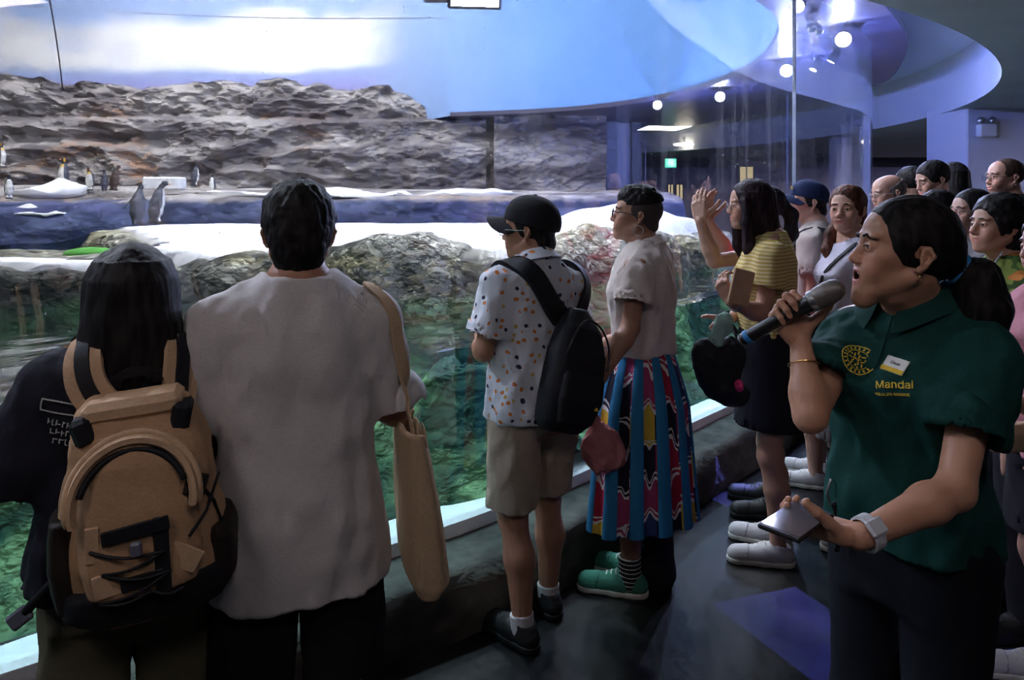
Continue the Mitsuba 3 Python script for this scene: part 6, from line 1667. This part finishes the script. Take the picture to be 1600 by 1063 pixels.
st, _, _ = strap_over(sh7, [p7.W([.10, .13, 1.05]), p7.W([.02, .15, 1.20]), p7.W([-.09, .09, 1.37]), p7.W([-.12, 0, 1.44]), p7.W([-.09, -.1, 1.36])], 0.018, 0.005, 0.006)
part(k, 'strap', st, 'mat_black_nylon', 30)

# camouflage blouse
p14 = Person('person with short permed black hair in a green and orange leafy blouse', P(1572, 0, 2.88)[:2], rad(88), 1.675, fem=0.9, skin=(0.46, 0.26, 0.18), head_yaw=rad(6), head_pitch=rad(6), head_fwd=0.02)
p14.arm('L', p14.j['shoulderL'] + [-0.03, 0.03, -0.27], p14.j['shoulderL'] + [0.02, 0.24, -0.36])
p14.build_body(nose=1.12, jaw=1.05); p14.eyes(); p14.brows(); p14.lashes()
sh14 = tee(p14, 0.82, 'mat_camo', 0.022, 0.19, 0.15, sl=0.75, r0=0.076, r1=0.080, seed=81, h=0.010)
trousers(p14, 0.98, 'mat_dark_cloth')
for sd in 'RL': make_shoe(p14, sd, 'mat_rubber_black', 'mat_rubber_black')
def hair_perm(F):
    F.ball((0, -0.020, 0.040), (0.105, 0.120, 0.105)); F.ball((0, -0.05, -0.03), (0.090, 0.085, 0.085), 0.03)
    F.ball((0, 0.125, -0.032), (0.12, 0.088, 0.100), 0.012, 'sub')
    F.ball((-0.085, 0.0, -0.055), (0.03, 0.05, 0.05), 0.01, 'sub'); F.ball((0.085, 0.0, -0.055), (0.03, 0.05, 0.05), 0.01, 'sub')
p14.hair(hair_perm, lo=(-.15, -.17, -.16), amp=0.010, scale=(28, 28, 28))
cl = [p14.W(q) for q in [(-.06, .05, 1.46), (-.07, .12, 1.36), (-.02, .155, 1.22), (0.02, .16, 1.18)]]
part(p14.key, 'lanyard', ribbon(spline(cl, 16), p14.R @ [0, 1, .3], 0.010, 0.003), 'mat_grey_metal', 30)

# grey shirt with pulled-back hair
p13 = Person('person with pulled back dark hair in a grey open shirt behind the leafy blouse', P(1522, 0, 3.65)[:2], rad(80), 1.715, fem=1.0, skin=(0.42, 0.24, 0.19), head_yaw=rad(14), head_pitch=rad(6))
p13.build_body(); p13.eyes(); p13.brows(); p13.glasses('mat_silver')
tee(p13, 0.85, 'mat_grey_shirt', 0.022, 0.175, 0.135, sl=0.9, r0=0.076, r1=0.080, seed=91, h=0.012)
trousers(p13, 0.98, 'mat_dark_cloth')
for sd in 'RL': make_shoe(p13, sd, 'mat_rubber_black', 'mat_rubber_black')
p13.hair(hair_pony, lo=(-.14, -.2, -.26), amp=0.003)

# back row, on the raised step
STEP = 0.18
def step_plate():
    m = join([box((4.4, 5.75, STEP / 2), (4.6, 2.6, STEP), 0.02)])
    struct('viewing_step', m, 'mat_curb', smooth=False, label='low dark viewing step behind the crowd')
step_plate()
def bystander(label, u, d, yaw, h, fem, skin, hair, hmat='mat_hair', top='mat_dark_cloth', hy=0, hpz=0, z0=STEP, **kw):
    p = Person(label, P(u, 0, d)[:2], rad(yaw), h, fem=fem, skin=skin, head_yaw=rad(hy), head_pitch=rad(hpz), z0=z0)
    p.build_body(h=0.014, **kw); p.eyes(); p.brows()
    tee(p, 0.85, top, 0.02, 0.185, 0.14, sl=0.7, seed=int(u), h=0.014)
    trousers(p, 0.98, 'mat_dark_cloth')
    for sd in 'RL': make_shoe(p, sd, 'mat_rubber_black', 'mat_rubber_black')
    if hair: p.hair(hair, hmat, lo=(-.14, -.2, -.26), amp=0.004, h=0.006)
    return p
def hair_bald(F):
    cranium(F, 0.005); F.ball((0, 0.03, 0.085), (0.082, 0.11, 0.085), 0.01, 'sub'); F.ball((0, 0.12, -0.02), (0.12, 0.11, 0.13), 0.01, 'sub'); F.cut((0, -.05, -.06), (0, 0, -1))
p8 = bystander('bald older person with a grey fringe of hair beside the reddish-haired person', 1392, 4.6, 85, 1.65, 0, (0.42, 0.24, 0.18), hair_bald, 'mat_hair_grey', 'mat_beige_tee', 5, -8)
p8.glasses('mat_silver')
def hair_crop(F):
    F.ball((0, -0.008, 0.042), (0.084, 0.104, 0.092)); F.ball((0, 0.122, -0.035), (0.11, 0.085, 0.105), 0.01, 'sub')
    for x in (-1, 1): F.ball((x * 0.083, 0.0, -0.035), (0.022, 0.035, 0.045), 0.01, 'sub')
    F.cut((0, -0.05, -0.085), (0, -0.2, -1))
bystander('person with tousled black hair in the back row left of the wide column', 1461, 4.75, 80, 1.735, 0, (0.40, 0.23, 0.17), hair_crop, hy=10, hpz=-12)
bystander('person with dark hair mostly hidden beside the bald person in the back row', 1424, 5.2, 60, 1.72, 0.5, (0.38, 0.22, 0.16), hair_crop, hy=-30)
bystander('person with long dark hair farthest back beside the edge of the wide column', 1490, 5.4, 50, 1.76, 1, (0.36, 0.2, 0.15), hair_long5, hy=-20)
p12 = bystander('person with smooth black hair directly behind the green polo person', 1466, 3.95, 75, 1.715, 1, (0.38, 0.22, 0.16), hair_pony, z0=0.0, hy=8)
p15 = bystander('bearded person in glasses with cropped hair before the wide pale column', 1574, 4.5, 82, 1.745, 0, (0.52, 0.29, 0.22), None, hy=6, hpz=2, stubble=(0.10, 0.05, 0.035), jaw=1.08)
p15.glasses('mat_black_plastic')
def hair_buzz(F):
    cranium(F, 0.006); F.ball((0, 0.120, -0.032), (0.11, 0.075, 0.115), 0.006, 'sub')
    for x in (-1, 1): F.ball((x * 0.08, 0.0, -0.03), (0.022, 0.035, 0.045), 0.01, 'sub')
    F.cut((0, -0.05, -0.075), (0, -0.2, -1))
hair_mat('mat_hair_buzz', [0.05, 0.03, 0.025], [0.09, 0.055, 0.045])
p15.hair(hair_buzz, 'mat_hair_buzz', amp=0.001, h=0.005)

# person at the right edge with folded forearms
p16 = Person('person in a dusty pink cardigan with forearms folded over a tan bag', P(1652, 0, 2.45)[:2], rad(86), 1.62, fem=1.0, skin=(0.44, 0.25, 0.19))
p16.arm('L', p16.loc(P(1640, 640, 2.30)), p16.loc(P(1575, 628, 2.28)))
p16.hand('L', p16.ldir([-1, 0.3, 0]), p16.ldir([0.1, 0.2, -1]), hf=0.005, curl=(30, 30, 20))
p16.build_body(h=0.014); p16.eyes(); p16.brows()
tee(p16, 0.8, 'mat_dusty_pink', 0.025, 0.185, 0.14, sl=0.98, r0=0.074, r1=0.07, seed=97, h=0.012)
shorts(p16, 0.95, 0.52, 'mat_dark_cloth', h=0.013)
for sd in 'RL': make_shoe(p16, sd, 'mat_shoe_white', 'mat_rubber_white')
p16.hair(hair_perm, amp=0.004, h=0.007)
k = thing('tan_bag', 'small tan quilted bag hanging below the folded forearms at the right edge', 'bag')
c = P(1585, 682, 2.30)
F = Field(c - .16, c + .16, 0.008); F.box(c, (.10, .04, .045), .03)
part(k, 'body', displace(F.mesh(), 0.010, (30, 30, 30), 3), 'mat_tan_pale', True)
part(k, 'strap', tube(spline([c + [-.08, 0, .03], P(1580, 640, 2.32), c + [.09, 0, .03]], 14), 0.006, 6), 'mat_tan_pale', True)
# ---------------------------------------------------------------- penguins
vmat('mat_penguin', 0.55, 0.4)
mat('mat_beak', (0.55, 0.20, 0.04), 0.4)
mat('mat_penguin_foot', (0.08, 0.06, 0.05), 0.6)
def penguin(pos, yaw, h, label, bow=0.0, wing=12, head_turn=0.0, king=False, cat='penguin', group=None, brown=False):
    """A penguin h metres tall standing at pos, facing yaw (0 = away from the camera)."""
    k = thing('penguin', label, cat, group); s = h / 0.9
    R, o = Rz(rad(yaw)), np.asarray(pos, float)
    Wd = lambda m: (setattr(m, 'vertices', m.vertices * s @ R.T + o), m)[1]
    F = Field((-.24, -.26, -.01), (.24, .34, 1.0), 0.012)
    b = rad(bow)
    ax = lambda t, y: np.array([0, y + math.sin(b) * max(0, t - .35), .35 + (t - .35) * (math.cos(b) if t > .35 else 1)])
    pts = [ax(.10, -.02), ax(.25, .0), ax(.42, .012), ax(.58, .0), ax(.68, -.01)]
    F.chain(pts, [.085, .128, .132, .098, .062], 0.05)
    nk = ax(.76, .0); hd = ax(.83, .012)
    F.cone(pts[-1], nk, .056, .050, .03)
    hd = hd + [0, .01 + .05 * math.sin(b), -.03 * math.sin(b)]
    F.ball(hd, (.052, .062, .054), .025); F.cone(pts[0], [0, -.14, .02], .05, .018, .04)         # head, tail
    for x in (-1, 1): F.ball([x * .06, .03, .06], (.045, .06, .06), .03)
    m = F.mesh(); v = m.vertices
    c = np.repeat(np.array([[0.075, 0.075, 0.095]]) if not brown else np.array([[0.07, 0.045, 0.035]]), len(v), 0)
    ang_ = np.arctan2(v[:, 0], v[:, 1] - np.interp(v[:, 2], [.1, .42, .7], [-.02, .012, 0]) - math.sin(b) * np.clip(v[:, 2] - .35, 0, 1))
    belly = (np.abs(ang_) < 1.05) & (v[:, 2] < .70) & (v[:, 2] > .05)
    c[belly] = (0.72, 0.71, 0.66) if not brown else (0.10, 0.07, 0.055)
    hq = v - hd
    c[(v[:, 2] > .715) & (np.abs(ang_) < 9)] = (0.022, 0.022, 0.028) if not brown else (0.07, 0.045, 0.035)
    if king:
        c[(np.abs(hq[:, 0]) > .030) & (hq[:, 1] < .02) & (np.abs(hq[:, 2] + .02) < .045)] = (0.75, 0.36, 0.03)
        c[belly & (v[:, 2] > .60)] = (0.72, 0.45, 0.12)
    part(k, 'body', Wd(m), 'mat_penguin', True, color=c)
    for x in (-1, 1):
        a = rad(wing); sh_ = ax(.60, -.005) + [x * .088, 0, 0]
        tip = sh_ + np.array([x * math.sin(a), -.02, -math.cos(a)]) * .30
        F = Field(np.minimum(sh_, tip) - .08, np.maximum(sh_, tip) + .08, 0.011)
        d = unit(tip - sh_); e = unit(np.cross(d, [0, 1, 0]))
        F.ball((sh_ + tip) / 2, (.012, .036, .165), R=np.stack([e, np.cross(d, e), d], 1))
        w = F.mesh(); cc = np.repeat(np.array([[0.06, 0.06, 0.078]]) if not brown else np.array([[.06, .04, .03]]), len(w.vertices), 0)
        edge = ((w.vertices - (sh_ + tip) / 2) @ e) * x < -.004
        cc[edge] = (0.6, 0.6, 0.58) if not brown else (.08, .055, .04)
        part(k, 'flipper', Wd(w), 'mat_penguin', True, color=cc)
        ft = trimesh.creation.icosphere(subdivisions=2); ft.apply_scale([.038, .065, .016]); ft.apply_translation([x * .062, .06, .014])
        part(k, 'foot', Wd(ft), 'mat_penguin_foot', True)
    hb = rad(head_turn)
    bd_ = np.array([math.sin(hb), math.cos(hb) * math.cos(b * .8), -math.sin(b * .8)])
    part(k, 'beak', Wd(tube([hd + bd_ * .045, hd + bd_ * .085, hd + bd_ * .125 + [0, 0, -.008]], [.017, .011, .003], 8)), 'mat_beak', True)
    return k
def ground(d, z): return z
snow_z = float(snow_top(np.array([[-4.9]]), np.array([[10.0]]))[0, 0])
q = P(214, 0, 10.15); penguin([q[0], q[1], 1.335], 10, 0.62, 'penguin bowing with its back to the people at the front edge of the snow field', bow=26, wing=38, group=None)
q = P(243, 0, 10.7); penguin([q[0], q[1], 1.335], -55, 0.66, 'penguin turned right with an orange beak beside the bowing one', bow=16, wing=24)
for (u, v, d, yaw, h, lab, kw) in [
    (100, 294, 14.2, 150, 0.60, 'king penguin upright on the snow heap of the far shelf', dict(king=True)),
    (141, 298, 13.8, 190, 0.46, 'king penguin with a yellow cheek left of the brown chick', dict(king=True, bow=18, head_turn=30)),
    (163, 298, 13.6, 30, 0.40, 'grey penguin standing in front of the brown chick', dict()),
    (178, 298, 13.7, -80, 0.50, 'dark brown penguin with its head turned right on the far shelf', dict(brown=True, bow=14)),
    (304, 291, 14.2, -60, 0.46, 'dark penguin to the right of the ice block', dict(bow=10)),
    (332, 300, 13.4, 170, 0.34, 'small pale penguin at the edge of the far shelf', dict()),
    (14, 311, 12.2, -140, 0.42, 'small penguin on the low ledge at the far left', dict()),
    (2, 262, 15.0, -90, 0.52, 'penguin with an orange head cut by the left edge of the view', dict(king=True)),
    (414, 262, 15.2, -60, 0.22, 'small dark penguin sitting in a niche of the rock cliff', dict(brown=True))]:
    q = P(u, v, d); penguin([q[0], q[1], q[2]], yaw, h, lab, **kw)
# ---------------------------------------------------------------- lamps round the soffit
scene['mat_lens'] = {'type': 'diffuse', 'reflectance': rgb((0.8, 0.8, 0.85))}
def soffit_lamp(u, v, label, aim, size=0.11, rad_=LAMP, spot=None, z=ZP, cut=40):
    d = (z - 0.14 - EYE) * F_PX / (V0 - v); c = P(u, v, d)
    t_ = thing('spotlight', label, 'spotlight', 'spotlights under the soffit ring')
    dr_ = unit(np.array(aim, float) - c); R_ = rot_to(dr_)
    a = np.linspace(0, 2 * np.pi, 25)
    V = np.stack([np.stack([r * np.cos(a), r * np.sin(a), 0 * a + zz], -1) for zz, r in [(-.13, 0.0), (-.13, size * .8), (-.02, size), (.03, size * 1.04), (.03, size * .93), (.0, size * .93)]], 1)
    m = place_mesh(grid_mesh(V), R_, c)
    part(t_, 'housing', m, 'mat_black_metal', 40)
    a = a[:-1]
    ds = trimesh.Trimesh(np.vstack([np.c_[size * .9 * np.cos(a), size * .9 * np.sin(a), 0 * a + .012], [[0, 0, .012]]]), np.array([[i, (i + 1) % 24, 24] for i in range(24)]), process=False)
    ds = place_mesh(ds, R_, c)
    if ds.face_normals[0] @ dr_ < 0: ds.invert()
    k = part(t_, 'lens', ds, 'mat_lens', False); scene[k]['emitter'] = {'type': 'area', 'radiance': rgb(rad_)}
    part(t_, 'bracket', tube([c - dr_ * .06, [c[0], c[1], z + 0.01]], .012, 6), 'mat_grey_metal', 30)
    return c
cam = np.array([0, 0, EYE])
lamps = [(1027, 164, 'spotlight farthest to the left under the soffit beside the blue backdrop'), (1125, 151, 'spotlight under the soffit above the raised hands'),
         (1229, 110, 'spotlight under the soffit just left of the glass joint'), (1318, 61, 'large spotlight under the soffit beside the dark rim'),
         (1300, 93, 'small reflection built as a glowing lamp below the large soffit spotlight'), (1272, 106, 'small reflection built as a glowing lamp between two brighter soffit spotlights'), (1247, 8, 'bright spotlight under the soffit at the top edge of the view')]  # both small ones are reflections built as glowing lamps
for i, (u, v, lab) in enumerate(lamps):
    tgt = (0.4, 3.0, 1.0) if i < 4 or i == 6 else (2.5, 9, 1.2)
    soffit_lamp(u, v, lab, tgt, 0.085 if i < 4 else 0.06 if i == 6 else 0.05, LAMP)
    c_ = P(u, v, (ZP - 0.14 - EYE) * F_PX / (V0 - v))
    scene[f'added_blue_fill_{i + 1}'] = {'type': 'point', 'position': [float(c_[0]), float(c_[1]), float(c_[2] - 0.16)], 'intensity': rgb(np.array(SOFFIT_FILL) * (1 if i < 4 else .25))}  # unseen point light added below each lamp to turn the soffit blue
# blue effect spot aimed at the hall floor
for pos, aim, cut, zc, lab in (((1.95, 2.1, 2.86), (1.15, 2.78, 0.0), 6.5, ZL, 'blue effect spotlight on the hall ceiling behind the guide'), ((2.1, 4.95, 3.30), (1.52, 4.1, 0.0), 6.0, ZP, 'blue effect spotlight under the soffit rim nearest the hall'), ((2.5, 1.3, 2.86), (1.72, 2.35, 0.0), 7.5, ZL, 'blue effect spotlight on the hall ceiling at the right')):
    t_ = thing('effect_spotlight', lab, 'spotlight')
    c_, d_ = np.array(pos), unit(np.array(aim) - np.array(pos)); R_ = rot_to(d_)
    hx, hy, D_ = .0085, .0135, .13
    part(t_, 'housing', place_mesh(join([box((.075, 0, 0), (.01, .16, .18)), box((-.075, 0, 0), (.01, .16, .18)), box((0, .075, 0), (.16, .01, .18)), box((0, -.075, 0), (.16, .01, .18)), box((0, 0, -.09), (.16, .16, .01))]), R_, c_), 'mat_white_plastic', False)
    part(t_, 'barn_doors', place_mesh(join([box((x * (hx + .04), 0, .09), (.08, .16, .004)) for x in (-1, 1)] + [box((0, y * (hy + .04), .092), (.16, .08, .004)) for y in (-1, 1)]), R_ @ Rz(.5), c_), 'mat_black_metal', False)
    part(t_, 'bracket', tube([c_ - d_ * .08, [pos[0], pos[1], zc]], .01, 6), 'mat_grey_metal', 30)
    p_ = c_ - d_ * .04
    scene[t_ + '_beam'] = {'type': 'spot', 'to_world': T().look_at(origin=p_.tolist(), target=list(map(float, aim)), up=[0, 0, 1]), 'intensity': rgb(np.array(BLUE_SPOT)), 'cutoff_angle': 16.0, 'beam_width': 15.0}
# lobby: added ceiling panels that brighten it, exit sign, lit panels on the far wall
for i, (x_, y_) in enumerate([(9.0, 14.0), (12.8, 18.2), (9.5, 7.0)]):
    t_ = thing('ceiling_panel_light', ['added square fill light in the lobby beyond the wide column', 'added square fill light hidden behind the wide column', 'added square fill light at the right of the lobby'][i], 'ceiling light')
    part(t_, 'frame', box((x_, y_, ZL - .012), (0.86, 0.86, .03), .005), 'mat_white_plastic', False)
    m = grid_mesh(np.array([[[x_ - .4, y_ - .4, ZL - .03], [x_ - .4, y_ + .4, ZL - .03]], [[x_ + .4, y_ - .4, ZL - .03], [x_ + .4, y_ + .4, ZL - .03]]]))
    if m.face_normals[0][2] > 0: m.invert()
    k = part(t_, 'diffuser', m, 'mat_white_plastic', False); scene[k]['emitter'] = {'type': 'area', 'radiance': rgb(np.array(LOBBY_FILL) * 3)}
def glow(key, col): scene[key]['emitter'] = {'type': 'area', 'radiance': rgb(col)}
t_ = thing('exit_sign', 'small green exit sign hanging in the dark lobby behind the glass', 'exit sign')
c_ = P(1048, 255, 19.5)
k = part(t_, 'panel', box(c_, (0.30, .06, .24), .01), 'mat_white_plastic', False); glow(k, (0.03, .55, .35))
k = part(t_, 'running_figure', join([box(c_ + [-.05, -.04, .0], (.035, .01, .13)), box(c_ + [.03, -.04, -.005], (.06, .01, .16)), box(c_ + [-.05, -.04, .085], (.035, .01, .03))]), 'mat_white_plastic', False); glow(k, (.5, .9, .8))
part(t_, 'hanger', tube([c_, [c_[0], c_[1], ZL]], .012, 6), 'mat_grey_metal', 30)
t_ = thing('strip_lamp', 'bright oval lamp under the lobby ceiling behind the glass', 'lamp')
c_ = P(1069, 226, 19.0); lm = trimesh.creation.icosphere(subdivisions=3); lm.apply_scale([.28, .12, .05]); lm.apply_translation(c_)
k = part(t_, 'diffuser', lm, 'mat_white_plastic', True); glow(k, (6, 5.4, 4.2)); part(t_, 'mount', tube([c_, c_ + [0, 0, .2]], .03, 8), 'mat_grey_metal', 30)
for u0, u1, v0, v1, lab in ((1155, 1177, 252, 286, 'tall dim yellow lit panel in the lobby right of the exit sign'), (1043, 1052, 288, 312, 'narrow yellow lit panel below the exit sign'), (1056, 1067, 288, 312, 'second narrow yellow lit panel below the exit sign')):
    a_, b_ = P(u0, v0, 22.45), P(u1, v1, 22.45)
    t_ = thing('lit_panel', lab, 'lit panel')
    k = part(t_, 'sheet', box((a_ + b_) / 2, (b_[0] - a_[0], .05, a_[2] - b_[2])), 'mat_white_plastic', False); glow(k, (.34, .27, .12))
    part(t_, 'frame', join([box(((a_[0] + b_[0]) / 2, 22.45, z_), (b_[0] - a_[0] + .06, .08, .03)) for z_ in (a_[2], b_[2])] + [box((x_, 22.45, (a_[2] + b_[2]) / 2), (.03, .08, a_[2] - b_[2])) for x_ in (a_[0], (a_[0] + b_[0]) / 2, b_[0])]), 'mat_black_metal', False)
# emergency light with two lamp heads on the wide column
t_ = thing('emergency_light', 'white twin-head emergency light on the wide pale lobby column', 'emergency light')
c_ = P(1541, 202, 10.54)
part(t_, 'box', box(c_ + [0, 0, -.02], (.24, .12, .18), .015), 'mat_white_plastic', False)
part(t_, 'side_plate', box(c_ + [.17, .05, .0], (.09, .06, .22), .01), 'mat_grey_metal', False)
for dx in (-.09, .07):
    lm = trimesh.creation.icosphere(subdivisions=3, radius=.055); lm.apply_translation(c_ + [dx, -.03, .12])
    part(t_, 'lamp_head', lm, 'mat_silver', True)

t_ = thing('emergency_light', 'white twin-head emergency light under the soffit inside the curved glass', 'emergency light')
c_ = P(1272, 36, 6.95)
part(t_, 'box', box(c_ + [0, 0, .03], (.24, .12, .10), .015, rotz=.9), 'mat_white_plastic', False)
part(t_, 'mount', box([c_[0], c_[1], (c_[2] + .07 + ZP) / 2], (.06, .06, ZP - c_[2] - .07 + .01)), 'mat_grey_metal', False)
for dx in (-.07, .09):
    lm = trimesh.creation.icosphere(subdivisions=3, radius=.05); lm.apply_translation(c_ + [dx * .7, dx * .7, -.05])
    part(t_, 'lamp_head', lm, 'mat_silver', True)
